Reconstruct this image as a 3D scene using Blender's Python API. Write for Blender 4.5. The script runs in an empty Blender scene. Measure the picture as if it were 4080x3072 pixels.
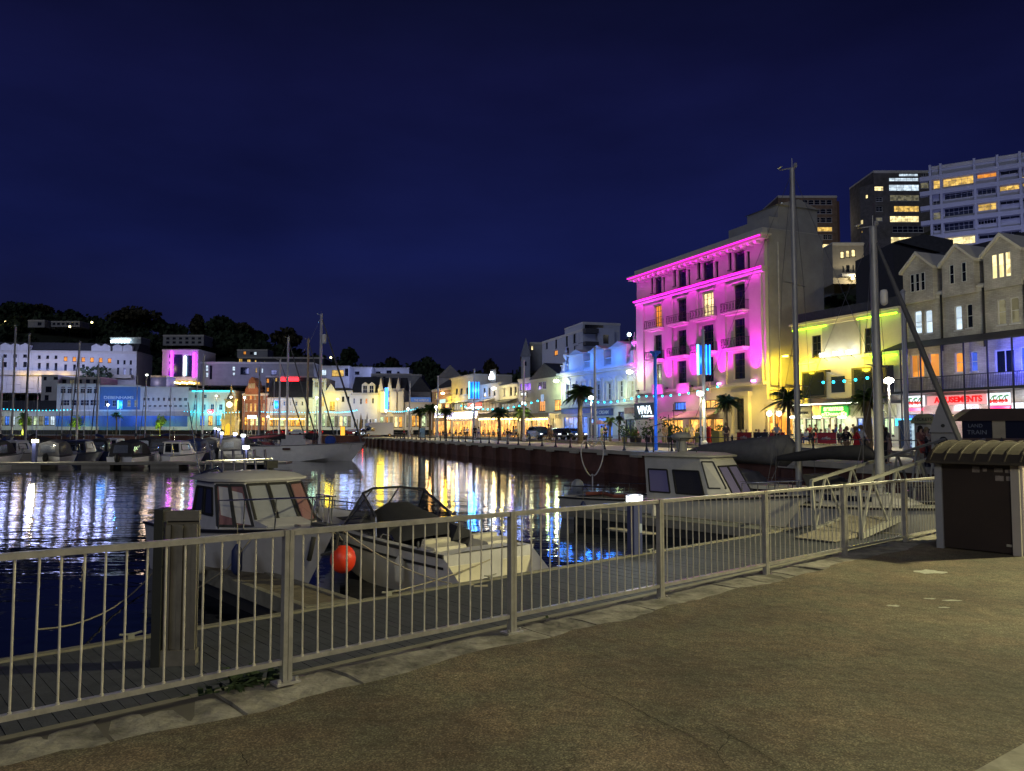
import bpy, math, random
from mathutils import Vector, Matrix
from math import pi, sin, cos, radians as RD
random.seed(7)
R = random.uniform
scene = bpy.context.scene
col = scene.collection
# ---------------------------------------------------------------- camera
F, CX, CY = 3069.0, 2040.0, 1536.0
TH = math.atan(179/3069)
CAM = Vector((0, 0, 1.68))
cam = bpy.data.cameras.new('camera'); cam.sensor_width = 36; cam.lens = 36*F/4080
cam.clip_start = .05; cam.clip_end = 5000
camo = bpy.data.objects.new('camera', cam); col.objects.link(camo)
camo.location = CAM; camo.rotation_euler = (pi/2+TH, 0, 0); scene.camera = camo
scene.render.resolution_x = 1024; scene.render.resolution_y = 771
scene.view_settings.view_transform = 'Standard'; scene.view_settings.look = 'None'
cy_ = scene.cycles
cy_.max_bounces = 5; cy_.diffuse_bounces = 2; cy_.glossy_bounces = 3; cy_.transmission_bounces = 3; cy_.transparent_max_bounces = 6
cy_.caustics_reflective = False; cy_.caustics_refractive = False; cy_.sample_clamp_indirect = 6; cy_.use_denoising = True
cy_.use_light_tree = True

def ray(px, py):
    u = (px-CX)/F; v = (CY-py)/F
    return Vector((u, cos(TH)-v*sin(TH), sin(TH)+v*cos(TH)))
def at_z(px, py, z):
    d = ray(px, py); return CAM + d*((z-CAM.z)/d.z)
def at_Y(px, py, Y):
    d = ray(px, py); return CAM + d*(Y/d.y)
class Plane:
    def __init__(s, p, d):
        s.p = Vector((p[0], p[1])); s.d = Vector(d).normalized(); s.n = Vector((-s.d.y, s.d.x))
        s.rot = math.atan2(s.d.y, s.d.x)
    def hit(s, px, py):
        r = ray(px, py); t = (s.p-Vector((0, 0))).dot(s.n)/(r.x*s.n.x+r.y*s.n.y)
        P = CAM + r*t
        return (Vector((P.x, P.y))-s.p).dot(s.d), P.z
    def pos(s, a): return s.p + s.d*a
FA = Plane((63, 0), (.434, -1))                       # the shop fronts along the right quay
def YP(Y, k=0.0): return Plane((0, Y), (1, k))

# ---------------------------------------------------------------- materials
MT = {}
def nd(nt, t, **kw):
    n = nt.nodes.new(t)
    for k, v in kw.items(): setattr(n, k, v)
    return n
def M(name, c=(.5, .5, .5), rough=.75, metal=0, var=.25, scale=1.5, bump=0, bscale=20, spec=.4):
    if name in MT: return MT[name]
    m = bpy.data.materials.new(name); m.use_nodes = True; nt = m.node_tree; b = nt.nodes['Principled BSDF']
    b.inputs['Roughness'].default_value = rough; b.inputs['Metallic'].default_value = metal
    b.inputs['Specular IOR Level'].default_value = spec
    tc = nd(nt, 'ShaderNodeTexCoord')
    if var > 0:
        n = nd(nt, 'ShaderNodeTexNoise'); n.inputs['Scale'].default_value = scale; n.inputs['Detail'].default_value = 6; n.inputs['Roughness'].default_value = .65
        nt.links.new(tc.outputs['Object'], n.inputs['Vector'])
        mp = nd(nt, 'ShaderNodeMapRange'); mp.inputs['From Min'].default_value = .25; mp.inputs['From Max'].default_value = .75
        mp.inputs['To Min'].default_value = 1-var; mp.inputs['To Max'].default_value = 1+var
        nt.links.new(n.outputs['Fac'], mp.inputs['Value'])
        mx = nd(nt, 'ShaderNodeMix', data_type='RGBA', blend_type='MULTIPLY'); mx.inputs['Factor'].default_value = 1
        mx.inputs[6].default_value = (*c, 1); nt.links.new(mp.outputs[0], mx.inputs[7]); nt.links.new(mx.outputs[2], b.inputs['Base Color'])
    else: b.inputs['Base Color'].default_value = (*c, 1)
    if bump:
        n2 = nd(nt, 'ShaderNodeTexNoise'); n2.inputs['Scale'].default_value = bscale; n2.inputs['Detail'].default_value = 5
        nt.links.new(tc.outputs['Object'], n2.inputs['Vector'])
        bp = nd(nt, 'ShaderNodeBump'); bp.inputs['Strength'].default_value = 1; bp.inputs['Distance'].default_value = bump
        nt.links.new(n2.outputs['Fac'], bp.inputs['Height']); nt.links.new(bp.outputs[0], b.inputs['Normal'])
    MT[name] = m; return m
def E(name, c=(1, 1, 1), s=3.0, pat=0.0, scale=1.2):
    """something that gives off light; pat = how unevenly (a room seen through a window)"""
    if name in MT: return MT[name]
    m = bpy.data.materials.new(name); m.use_nodes = True; nt = m.node_tree; b = nt.nodes['Principled BSDF']
    b.inputs['Base Color'].default_value = (*[x*.3 for x in c], 1); b.inputs['Roughness'].default_value = .3
    b.inputs['Emission Color'].default_value = (*c, 1); b.inputs['Emission Strength'].default_value = s
    if pat:
        tc = nd(nt, 'ShaderNodeTexCoord')
        v = nd(nt, 'ShaderNodeTexVoronoi', distance='CHEBYCHEV'); v.inputs['Scale'].default_value = scale
        nt.links.new(tc.outputs['Object'], v.inputs['Vector'])
        sp = nd(nt, 'ShaderNodeSeparateColor'); nt.links.new(v.outputs['Color'], sp.inputs[0])
        n = nd(nt, 'ShaderNodeTexNoise'); n.inputs['Scale'].default_value = scale*2.2; n.inputs['Detail'].default_value = 3
        nt.links.new(tc.outputs['Object'], n.inputs['Vector'])
        mu = nd(nt, 'ShaderNodeMath', operation='MULTIPLY'); nt.links.new(sp.outputs[0], mu.inputs[0]); nt.links.new(n.outputs['Fac'], mu.inputs[1])
        mp = nd(nt, 'ShaderNodeMapRange'); mp.inputs['From Min'].default_value = .02; mp.inputs['From Max'].default_value = .5
        mp.inputs['To Min'].default_value = s*(1-pat); mp.inputs['To Max'].default_value = s*(1+pat)
        nt.links.new(mu.outputs[0], mp.inputs['Value']); nt.links.new(mp.outputs[0], b.inputs['Emission Strength'])
    MT[name] = m; return m
def brickmat(name, c1, c2, mortar, scale=3.0, rough=.85, bw=.5, bh=.25):
    if name in MT: return MT[name]
    m = bpy.data.materials.new(name); m.use_nodes = True; nt = m.node_tree; b = nt.nodes['Principled BSDF']; b.inputs['Roughness'].default_value = rough
    tc = nd(nt, 'ShaderNodeTexCoord'); mp = nd(nt, 'ShaderNodeMapping'); mp.inputs['Rotation'].default_value = (pi/2, 0, 0)
    nt.links.new(tc.outputs['Object'], mp.inputs['Vector'])
    br = nd(nt, 'ShaderNodeTexBrick'); br.inputs['Color1'].default_value = (*c1, 1); br.inputs['Color2'].default_value = (*c2, 1); br.inputs['Mortar'].default_value = (*mortar, 1)
    br.inputs['Scale'].default_value = scale; br.inputs['Brick Width'].default_value = bw; br.inputs['Row Height'].default_value = bh; br.inputs['Mortar Size'].default_value = .012
    nt.links.new(mp.outputs[0], br.inputs['Vector'])
    n = nd(nt, 'ShaderNodeTexNoise'); n.inputs['Scale'].default_value = .8; n.inputs['Detail'].default_value = 7; nt.links.new(tc.outputs['Object'], n.inputs['Vector'])
    mr = nd(nt, 'ShaderNodeMapRange'); mr.inputs['From Min'].default_value = .3; mr.inputs['From Max'].default_value = .7; mr.inputs['To Min'].default_value = .65; mr.inputs['To Max'].default_value = 1.2
    nt.links.new(n.outputs['Fac'], mr.inputs['Value'])
    mx = nd(nt, 'ShaderNodeMix', data_type='RGBA', blend_type='MULTIPLY'); mx.inputs['Factor'].default_value = 1
    nt.links.new(br.outputs['Color'], mx.inputs[6]); nt.links.new(mr.outputs[0], mx.inputs[7]); nt.links.new(mx.outputs[2], b.inputs['Base Color'])
    MT[name] = m; return m

# ---------------------------------------------------------------- mesh builder
class MB:
    def __init__(s): s.v = []; s.f = []
    def add(s, vs, fs, T=None):
        o = len(s.v)
        s.v += [tuple(T @ Vector(p)) if T else tuple(p) for p in vs]
        s.f += [tuple(i+o for i in f) for f in fs]; return s
    def box(s, x0, x1, y0, y1, z0, z1, T=None):
        return s.add([(x0, y0, z0), (x1, y0, z0), (x1, y1, z0), (x0, y1, z0), (x0, y0, z1), (x1, y0, z1), (x1, y1, z1), (x0, y1, z1)],
                     [(0, 3, 2, 1), (4, 5, 6, 7), (0, 1, 5, 4), (1, 2, 6, 5), (2, 3, 7, 6), (3, 0, 4, 7)], T)
    def cbox(s, c, d, T=None): return s.box(c[0]-d[0]/2, c[0]+d[0]/2, c[1]-d[1]/2, c[1]+d[1]/2, c[2]-d[2]/2, c[2]+d[2]/2, T)
    def cyl(s, p0, p1, r0, r1=None, n=8, cap=True):
        r1 = r0 if r1 is None else r1; p0 = Vector(p0); p1 = Vector(p1); d = (p1-p0)
        if d.length < 1e-6: return s
        d.normalize(); a = d.orthogonal().normalized(); b = d.cross(a)
        vs = []
        for p, r in ((p0, r0), (p1, r1)):
            for i in range(n):
                t = 2*pi*i/n; vs.append(p+a*(r*cos(t))+b*(r*sin(t)))
        fs = [(i, (i+1) % n, n+(i+1) % n, n+i) for i in range(n)]
        if cap: fs += [tuple(range(n))[::-1], tuple(range(n, 2*n))]
        return s.add(vs, fs)
    def bar(s, p0, p1, w, h, up=(0, 0, 1)):
        p0 = Vector(p0); p1 = Vector(p1); d = (p1-p0).normalized(); u = Vector(up); a = d.cross(u).normalized(); b = a.cross(d).normalized()
        vs = [p+a*(i*w/2)+b*(j*h/2) for p in (p0, p1) for i, j in ((-1, -1), (1, -1), (1, 1), (-1, 1))]
        return s.add(vs, [(0, 3, 2, 1), (4, 5, 6, 7), (0, 1, 5, 4), (1, 2, 6, 5), (2, 3, 7, 6), (3, 0, 4, 7)])
    def tube(s, pts, r, n=6):
        pts = [Vector(p) for p in pts]; m = len(pts); rs = r if isinstance(r, (list, tuple)) else [r]*m
        vs = []; a = None
        for k, p in enumerate(pts):
            d = (pts[min(k+1, m-1)]-pts[max(k-1, 0)]).normalized()
            a = d.orthogonal().normalized() if a is None else (a-d*a.dot(d)).normalized()
            b = d.cross(a)
            for i in range(n):
                t = 2*pi*i/n; vs.append(p+a*(rs[k]*cos(t))+b*(rs[k]*sin(t)))
        fs = [(k*n+i, k*n+(i+1) % n, (k+1)*n+(i+1) % n, (k+1)*n+i) for k in range(m-1) for i in range(n)]
        fs += [tuple(range(n))[::-1], tuple(range((m-1)*n, m*n))]
        return s.add(vs, fs)
    def lathe(s, prof, c=(0, 0, 0), n=12, T=None):
        vs = [(c[0]+r*cos(2*pi*i/n), c[1]+r*sin(2*pi*i/n), c[2]+z) for r, z in prof for i in range(n)]
        m = len(prof)
        fs = [(k*n+i, k*n+(i+1) % n, (k+1)*n+(i+1) % n, (k+1)*n+i) for k in range(m-1) for i in range(n)]
        fs += [tuple(range(n))[::-1], tuple(range((m-1)*n, m*n))]
        return s.add(vs, fs, T)
    def ball(s, c, r, n=10, m=7, T=None):
        r = r if isinstance(r, (tuple, list)) else (r, r, r)
        vs = [(c[0]+r[0]*sin(pi*k/m)*cos(2*pi*i/n), c[1]+r[1]*sin(pi*k/m)*sin(2*pi*i/n), c[2]-r[2]*cos(pi*k/m)) for k in range(1, m) for i in range(n)]
        fs = [(k*n+i, k*n+(i+1) % n, (k+1)*n+(i+1) % n, (k+1)*n+i) for k in range(m-2) for i in range(n)]
        o = len(vs); vs += [(c[0], c[1], c[2]-r[2]), (c[0], c[1], c[2]+r[2])]
        fs += [(o, (i+1) % n, i) for i in range(n)]+[((m-2)*n+i, (m-2)*n+(i+1) % n, o+1) for i in range(n)]
        return s.add(vs, fs, T)
    def prism(s, poly, a, b, axis='y', T=None):
        """poly in the plane across axis, extruded from a to b"""
        n = len(poly)
        q = {'y': lambda p, t: (p[0], t, p[1]), 'x': lambda p, t: (t, p[0], p[1]), 'z': lambda p, t: (p[0], p[1], t)}[axis]
        vs = [q(p, a) for p in poly]+[q(p, b) for p in poly]
        fs = [tuple(range(n)), tuple(range(n, 2*n))[::-1]]+[(i, n+i, n+(i+1) % n, (i+1) % n) for i in range(n)]
        return s.add(vs, fs, T)
    def loft(s, secs, closed=False, caps=True):
        n = len(secs[0]); vs = [p for c in secs for p in c]; fs = []
        for k in range(len(secs)-1):
            for i in range(n if closed else n-1):
                j = (i+1) % n; fs.append((k*n+i, k*n+j, (k+1)*n+j, (k+1)*n+i))
        if caps: fs += [tuple(range(n))[::-1], tuple(range((len(secs)-1)*n, len(secs)*n))]
        return s.add(vs, fs)
    def build(s, name, mat, parent=None, smooth=None, loc=None, **kw):
        me = bpy.data.meshes.new(name); me.from_pydata(s.v, [], s.f); me.validate(); me.update()
        if mat: me.materials.append(mat)
        if smooth:
            me.polygons.foreach_set('use_smooth', [True]*len(me.polygons)); me.set_sharp_from_angle(angle=RD(smooth))
        bme = None
        o = bpy.data.objects.new(name, me); col.objects.link(o)
        if parent: o.parent = parent
        if loc: o.location = loc
        if kw: tag(o, **kw)
        return o
def fixn(o):
    import bmesh
    b = bmesh.new(); b.from_mesh(o.data); bmesh.ops.recalc_face_normals(b, faces=b.faces); b.to_mesh(o.data); b.free(); return o
def tag(o, label=None, cat=None, group=None, kind=None):
    if label: o['label'] = label
    if cat: o['category'] = cat
    if group: o['group'] = group
    if kind: o['kind'] = kind
    return o
def thing(name, label, cat, loc=(0, 0, 0), rz=0, group=None):
    o = bpy.data.objects.new(name, None); col.objects.link(o); o.location = loc; o.rotation_euler = (0, 0, rz); o.empty_display_size = .3
    return tag(o, label, cat, group)
KIDS = {}
def kids(o):
    return [c for c in bpy.data.objects if c.parent == o]
def copytree(o, parent=None, cache=None):
    c = o.copy(); col.objects.link(c); c.parent = parent
    if c.type == 'LIGHT': pass
    for k in cache[o.name] if cache is not None and o.name in cache else kids(o): copytree(k, c, cache)
    return c
def kidcache():
    d = {}
    for o in bpy.data.objects:
        d.setdefault(o.name, [])
        if o.parent: d.setdefault(o.parent.name, []).append(o)
    return d
def place(proto, n_used, loc, rz, label=None, cache=None):
    o = proto if n_used == 0 else copytree(proto, None, cache)
    o.location = loc; o.rotation_euler = (0, 0, rz)
    if label: o['label'] = label
    return o
def lamp(loc, c, P, r=.15, parent=None, kind='POINT', tgt=None, spot=90, blend=.5, size=None, name='lamp_glow'):
    l = bpy.data.lights.new(name, kind); l.color = c; l.energy = P
    if kind == 'SPOT': l.spot_size = RD(spot); l.spot_blend = blend; l.shadow_soft_size = r
    elif kind == 'AREA': l.shape = 'RECTANGLE'; l.size, l.size_y = size
    else: l.shadow_soft_size = r
    o = bpy.data.objects.new(name, l); col.objects.link(o); o.location = loc
    if tgt is not None: o.rotation_euler = (Vector(tgt)-Vector(loc)).to_track_quat('-Z', 'Y').to_euler()
    if parent: o.parent = parent
    return o
def text(s, size, mat, parent, loc, rz=0, name='lettering', ext=.02, align='LEFT', bold=0.0, sx=1.0, shear=0):
    cu = bpy.data.curves.new(name, 'FONT'); cu.body = s; cu.size = size; cu.extrude = ext; cu.align_x = align; cu.offset = bold; cu.shear = shear
    o = bpy.data.objects.new(name, cu); col.objects.link(o)
    bpy.context.view_layer.update()
    me = bpy.data.meshes.new_from_object(o.evaluated_get(bpy.context.evaluated_depsgraph_get()))
    bpy.data.objects.remove(o); bpy.data.curves.remove(cu)
    me.materials.clear(); me.materials.append(mat)
    o = bpy.data.objects.new(name, me); col.objects.link(o)
    o.parent = parent; o.location = loc; o.rotation_euler = (pi/2, 0, rz); o.scale = (sx, 1, 1)
    return o
def struct(mb, name, mat, smooth=None):
    return mb.build(name, mat, None, smooth, kind='structure')
# ================================================================ sky
w = bpy.data.worlds.new('World'); scene.world = w; w.use_nodes = True; nt = w.node_tree
bg = nt.nodes['Background']
tc = nd(nt, 'ShaderNodeTexCoord'); sx = nd(nt, 'ShaderNodeSeparateXYZ'); nt.links.new(tc.outputs['Generated'], sx.inputs[0])
rp = nd(nt, 'ShaderNodeValToRGB'); nt.links.new(sx.outputs['Z'], rp.inputs[0])
e = rp.color_ramp.elements
e[0].position = 0; e[0].color = (.0150, .0160, .050, 1)
e[1].position = 1; e[1].color = (.004, .005, .026, 1)
for p, c in ((.10, (.0080, .0100, .043)), (.22, (.0060, .0090, .058)), (.42, (.0048, .0058, .036)), (.6, (.003, .004, .014))):
    k = e.new(p); k.color = (*c, 1)
nz = nd(nt, 'ShaderNodeTexNoise'); nz.inputs['Scale'].default_value = 2.2; nz.inputs['Detail'].default_value = 6
mpn = nd(nt, 'ShaderNodeMapping'); mpn.inputs['Scale'].default_value = (1, 1, 3); nt.links.new(tc.outputs['Generated'], mpn.inputs[0]); nt.links.new(mpn.outputs[0], nz.inputs['Vector'])
mr = nd(nt, 'ShaderNodeMapRange'); mr.inputs['From Min'].default_value = .3; mr.inputs['From Max'].default_value = .7; mr.inputs['To Min'].default_value = .68; mr.inputs['To Max'].default_value = 1.3
nt.links.new(nz.outputs['Fac'], mr.inputs['Value'])
mx = nd(nt, 'ShaderNodeMix', data_type='RGBA', blend_type='MULTIPLY'); mx.inputs['Factor'].default_value = 1
nt.links.new(rp.outputs[0], mx.inputs[6]); nt.links.new(mr.outputs[0], mx.inputs[7]); nt.links.new(mx.outputs[2], bg.inputs['Color'])
bg.inputs['Strength'].default_value = 1.0

# ================================================================ water and near quay
WZ, PZ = -1.6, -1.1
D1 = Vector((.748, .663)).normalized(); N1 = Vector((-D1.y, D1.x))     # along the near quay, and out over the water
O1 = Vector((0, 6.53)); Q0 = O1.dot(N1)
def Q(s, p, z=0): v = D1*s + N1*p; return Vector((v.x, v.y, z))          # s along, p perpendicular distance from the camera foot
QR = math.atan2(D1.y, D1.x)
SF = O1.dot(D1)
wm = bpy.data.materials.new('harbour_water'); wm.use_nodes = True; nt = wm.node_tree; b = nt.nodes['Principled BSDF']
b.inputs['Base Color'].default_value = (.003, .006, .011, 1); b.inputs['Roughness'].default_value = .035; b.inputs['IOR'].default_value = 1.30
tc = nd(nt, 'ShaderNodeTexCoord')
def wav(scale, sc, det, dist):
    mp = nd(nt, 'ShaderNodeMapping'); mp.inputs['Scale'].default_value = sc; mp.inputs['Rotation'].default_value = (0, 0, .15); nt.links.new(tc.outputs['Object'], mp.inputs[0])
    n = nd(nt, 'ShaderNodeTexNoise'); n.inputs['Scale'].default_value = scale; n.inputs['Detail'].default_value = det; nt.links.new(mp.outputs[0], n.inputs['Vector'])
    bp = nd(nt, 'ShaderNodeBump'); bp.inputs['Strength'].default_value = 1; bp.inputs['Distance'].default_value = dist; nt.links.new(n.outputs['Fac'], bp.inputs['Height'])
    return bp
b1 = wav(.5, (.5, 1, 1), 2, .034); b2 = wav(3.2, (.4, 1, 1), 3, .0095); nt.links.new(b1.outputs[0], b2.inputs['Normal']); nt.links.new(b2.outputs[0], b.inputs['Normal'])
struct(MB().add([(-400, -30, WZ), (160, -30, WZ), (160, 330, WZ), (-400, 330, WZ)], [(0, 1, 2, 3)]), 'water', wm)

# asphalt: gritty, patched, cracked
am = bpy.data.materials.new('gritty_asphalt'); am.use_nodes = True; nt = am.node_tree; b = nt.nodes['Principled BSDF']; b.inputs['Roughness'].default_value = .82
tc = nd(nt, 'ShaderNodeTexCoord')
def nz_(s, d=4, r=.6):
    n = nd(nt, 'ShaderNodeTexNoise'); n.inputs['Scale'].default_value = s; n.inputs['Detail'].default_value = d; n.inputs['Roughness'].default_value = r
    nt.links.new(tc.outputs['Object'], n.inputs['Vector']); return n
vo = nd(nt, 'ShaderNodeTexVoronoi'); vo.inputs['Scale'].default_value = 120; nt.links.new(tc.outputs['Object'], vo.inputs['Vector'])
big = nz_(.7, 7, .65); mid = nz_(7, 5)
cr = nd(nt, 'ShaderNodeValToRGB'); nt.links.new(vo.outputs['Color'], cr.inputs[0])
cr.color_ramp.elements[0].color = (.045, .039, .028, 1); cr.color_ramp.elements[1].color = (.30, .27, .19, 1)
k = cr.color_ramp.elements.new(.6); k.color = (.12, .102, .07, 1)
mr = nd(nt, 'ShaderNodeMapRange'); mr.inputs['From Min'].default_value = .35; mr.inputs['From Max'].default_value = .68; mr.inputs['To Min'].default_value = .62; mr.inputs['To Max'].default_value = 1.35
nt.links.new(big.outputs['Fac'], mr.inputs['Value'])
m1 = nd(nt, 'ShaderNodeMix', data_type='RGBA', blend_type='MULTIPLY'); m1.inputs['Factor'].default_value = 1
nt.links.new(cr.outputs[0], m1.inputs[6]); nt.links.new(mr.outputs[0], m1.inputs[7])
mr2 = nd(nt, 'ShaderNodeMapRange'); mr2.inputs['From Min'].default_value = .3; mr2.inputs['From Max'].default_value = .7; mr2.inputs['To Min'].default_value = .75; mr2.inputs['To Max'].default_value = 1.25
nt.links.new(mid.outputs['Fac'], mr2.inputs['Value'])
m2 = nd(nt, 'ShaderNodeMix', data_type='RGBA', blend_type='MULTIPLY'); m2.inputs['Factor'].default_value = 1
nt.links.new(m1.outputs[2], m2.inputs[6]); nt.links.new(mr2.outputs[0], m2.inputs[7])
# a long wandering crack
mp = nd(nt, 'ShaderNodeMapping'); mp.inputs['Scale'].default_value = (.22, .22, .22); mp.inputs['Location'].default_value = (3.1, 1.7, 0); nt.links.new(tc.outputs['Object'], mp.inputs[0])
wn = nz_(1.6, 6, .7)
av = nd(nt, 'ShaderNodeMix', data_type='RGBA', blend_type='ADD'); av.inputs['Factor'].default_value = .35; nt.links.new(mp.outputs[0], av.inputs[6]); nt.links.new(wn.outputs['Color'], av.inputs[7])
vc = nd(nt, 'ShaderNodeTexVoronoi', feature='DISTANCE_TO_EDGE'); vc.inputs['Scale'].default_value = 1.0; nt.links.new(av.outputs[2], vc.inputs['Vector'])
mr3 = nd(nt, 'ShaderNodeMapRange'); mr3.inputs['From Min'].default_value = 0; mr3.inputs['From Max'].default_value = .0032; mr3.inputs['To Min'].default_value = .3; mr3.inputs['To Max'].default_value = 1
nt.links.new(vc.outputs['Distance'], mr3.inputs['Value'])
m3 = nd(nt, 'ShaderNodeMix', data_type='RGBA', blend_type='MULTIPLY'); m3.inputs['Factor'].default_value = 1
tint = nz_(1.9, 4); tr_ = nd(nt, 'ShaderNodeValToRGB'); nt.links.new(tint.outputs['Fac'], tr_.inputs[0])
tr_.color_ramp.elements[0].position = .38; tr_.color_ramp.elements[0].color = (1.10, .96, .86, 1); tr_.color_ramp.elements[1].position = .62; tr_.color_ramp.elements[1].color = (.95, 1.0, .90, 1)
m4 = nd(nt, 'ShaderNodeMix', data_type='RGBA', blend_type='MULTIPLY'); m4.inputs['Factor'].default_value = 1; nt.links.new(m2.outputs[2], m4.inputs[6]); nt.links.new(tr_.outputs[0], m4.inputs[7])
st_n = nz_(.33, 3, .5); sr_ = nd(nt, 'ShaderNodeMapRange'); sr_.inputs['From Min'].default_value = .38; sr_.inputs['From Max'].default_value = .6; sr_.inputs['To Min'].default_value = .72; sr_.inputs['To Max'].default_value = 1.1; nt.links.new(st_n.outputs['Fac'], sr_.inputs['Value'])
m5 = nd(nt, 'ShaderNodeMix', data_type='RGBA', blend_type='MULTIPLY'); m5.inputs['Factor'].default_value = 1; nt.links.new(m4.outputs[2], m5.inputs[6]); nt.links.new(sr_.outputs[0], m5.inputs[7])
nt.links.new(m5.outputs[2], m3.inputs[6]); nt.links.new(mr3.outputs[0], m3.inputs[7]); nt.links.new(m3.outputs[2], b.inputs['Base Color'])
bp = nd(nt, 'ShaderNodeBump'); bp.inputs['Distance'].default_value = .006; nt.links.new(vo.outputs['Color'], bp.inputs['Height'])
bp2 = nd(nt, 'ShaderNodeBump'); bp2.inputs['Distance'].default_value = .02; nt.links.new(mid.outputs['Fac'], bp2.inputs['Height']); nt.links.new(bp.outputs[0], bp2.inputs['Normal'])
nt.links.new(bp2.outputs[0], b.inputs['Normal'])
# ragged seam between asphalt and coping
edge = []
s = -14.0
while s < 30:
    k = .035*sin(s*2.1)+.03*sin(s*5.3+1)+R(-.022, .022)
    if s < 1.0: k += .07*sin(s*1.3+.4)
    edge.append((s, 4.56+k)); s += R(.09, .16)
vs = []; fs = []
for s, p in edge: vs += [Q(s, p, .012), Q(s, 3.2, .012), Q(s, -24, .012), Q(s, p+.004, -.03)]
for i in range(len(edge)-1): fs += [(4*i+1, 4*i+5, 4*i+4, 4*i), (4*i+2, 4*i+6, 4*i+5, 4*i+1), (4*i, 4*i+4, 4*i+7, 4*i+3)]
struct(fixn(MB().add(vs, fs).build('tmp', None)) and MB().add(vs, fs), 'quay_pavement', am)
bpy.data.objects.remove(bpy.data.objects['tmp'])
# coping stones, each block a little different
cm = M('coping_stone', (.21, .20, .17), .85, var=.95, scale=2.6, bump=.03, bscale=9)
cb = MB(); s = -14.0
while s < 30:
    L = R(.5, 1.0); a, bb = s+.012, s+L-.012; zt = R(-.006, .006); n = 8
    top = []
    for i in range(n+1):
        t = a+(bb-a)*i/n
        top.append([Q(t, 4.28, zt), Q(t, 4.45, zt+R(-.01, .006)), Q(t, 4.75, zt+R(-.012, .01)), Q(t, 5.0, zt+R(-.014, .006)), Q(t, 5.12+R(-.02, .015), zt-.03), Q(t, 5.12, -.34)])
    cb.loft(top, caps=True); s += L
struct(cb, 'quay_coping', cm, 40)
# the quay wall under it
qw = brickmat('quay_wall_stone', (.10, .095, .08), (.07, .065, .055), (.03, .03, .028), 1.3, bw=.9, bh=.4)
qb = MB(); qb.prism([tuple(Q(-14, 5.08).xy), tuple(Q(30, 5.08).xy), tuple(Q(30, -26).xy), tuple(Q(-14, -26).xy)], -4, -.012, 'z'); struct(qb, 'quay_wall', qw)
# small pale smears and patches on the asphalt
sp = MB()
for px, py, w_, h_ in ((3702, 2278, .17, .06), (3560, 2413, .06, .018), (3790, 2392, .09, .015), (3705, 2385, .06, .012), (3760, 2420, .05, .012)):
    c = at_z(px, py, .0155); n = 14; ph = R(0, 6)
    sp.add([(c.x+w_*cos(2*pi*i/n)*(1+.3*sin(3*i+ph)), c.y+h_*2*sin(2*pi*i/n)*(1+.35*cos(2*i+ph)), c.z) for i in range(n)], [tuple(range(n))])
struct(sp, 'pavement_marks', M('pale_smear', (.42, .44, .38), .7, var=.4, scale=30))
ck = MB()
for pts in (((2220, 2680), (2350, 2740), (2480, 2790), (2600, 2860), (2720, 2915), (2850, 2990), (2900, 3060)), ((2790, 2860), (2920, 2935), (3010, 2985), (3080, 3030), (3150, 3072)), ((960, 2990), (990, 3060)), ((2830, 2490), (2980, 2520), (3060, 2545)), ((2920, 2925), (2860, 3000))):
    P = []
    for (a, b_), (c, d) in zip(pts, pts[1:]):
        for k in range(8): q = at_z(a+(c-a)*k/8, b_+(d-b_)*k/8, .0155); P.append(q+Vector((R(-.008, .008), R(-.012, .012), 0)))
    vs = []; n = len(P)
    for i, q in enumerate(P):
        d = (P[min(i+1, n-1)]-P[max(i-1, 0)]).normalized(); s_ = Vector((-d.y, d.x, 0))*(.0015+.0025*R(0, 1)*sin(pi*(i+.5)/n)); vs += [q-s_, q+s_]
    ck.add(vs, [(2*i, 2*i+2, 2*i+3, 2*i+1) for i in range(n-1)])
struct(ck, 'pavement_cracks', M('crack_dark', (.012, .010, .008), .95, var=0))
# moss and weeds in the joints
wb = MB()
def weed(mb, P, h, n):
    for i in range(n):
        a = R(0, 2*pi); l = h*R(.5, 1.1); d = Vector((cos(a), sin(a), 0)); t = Vector((-d.y, d.x, 0))*.012
        q = [P+d*l*.12, P+d*l*.5+Vector((0, 0, l*.6)), P+d*l+Vector((0, 0, l*.55))]
        mb.add([q[0]-t, q[0]+t, q[1]-t*1.6, q[1]+t*1.6, q[2]], [(0, 1, 3, 2), (2, 3, 4)])
for px, py, h, n in ((800, 2740, .16, 26), (960, 2705, .26, 60), (1020, 2690, .2, 30), (1860, 2375, .1, 14), (905, 2700, .22, 36), (560, 2795, .08, 14)):
    P = at_z(px, py, -.02); P = Q(Vector((P.x, P.y)).dot(D1), 5.13, -.1)
    for k in range(3): weed(wb, P+Vector((R(-.12, .12), R(-.1, .1), R(-.05, .03))), h, n//3)
wb.build('weeds', M('dark_weed', (.035, .06, .02), .8), kind='stuff')

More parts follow.
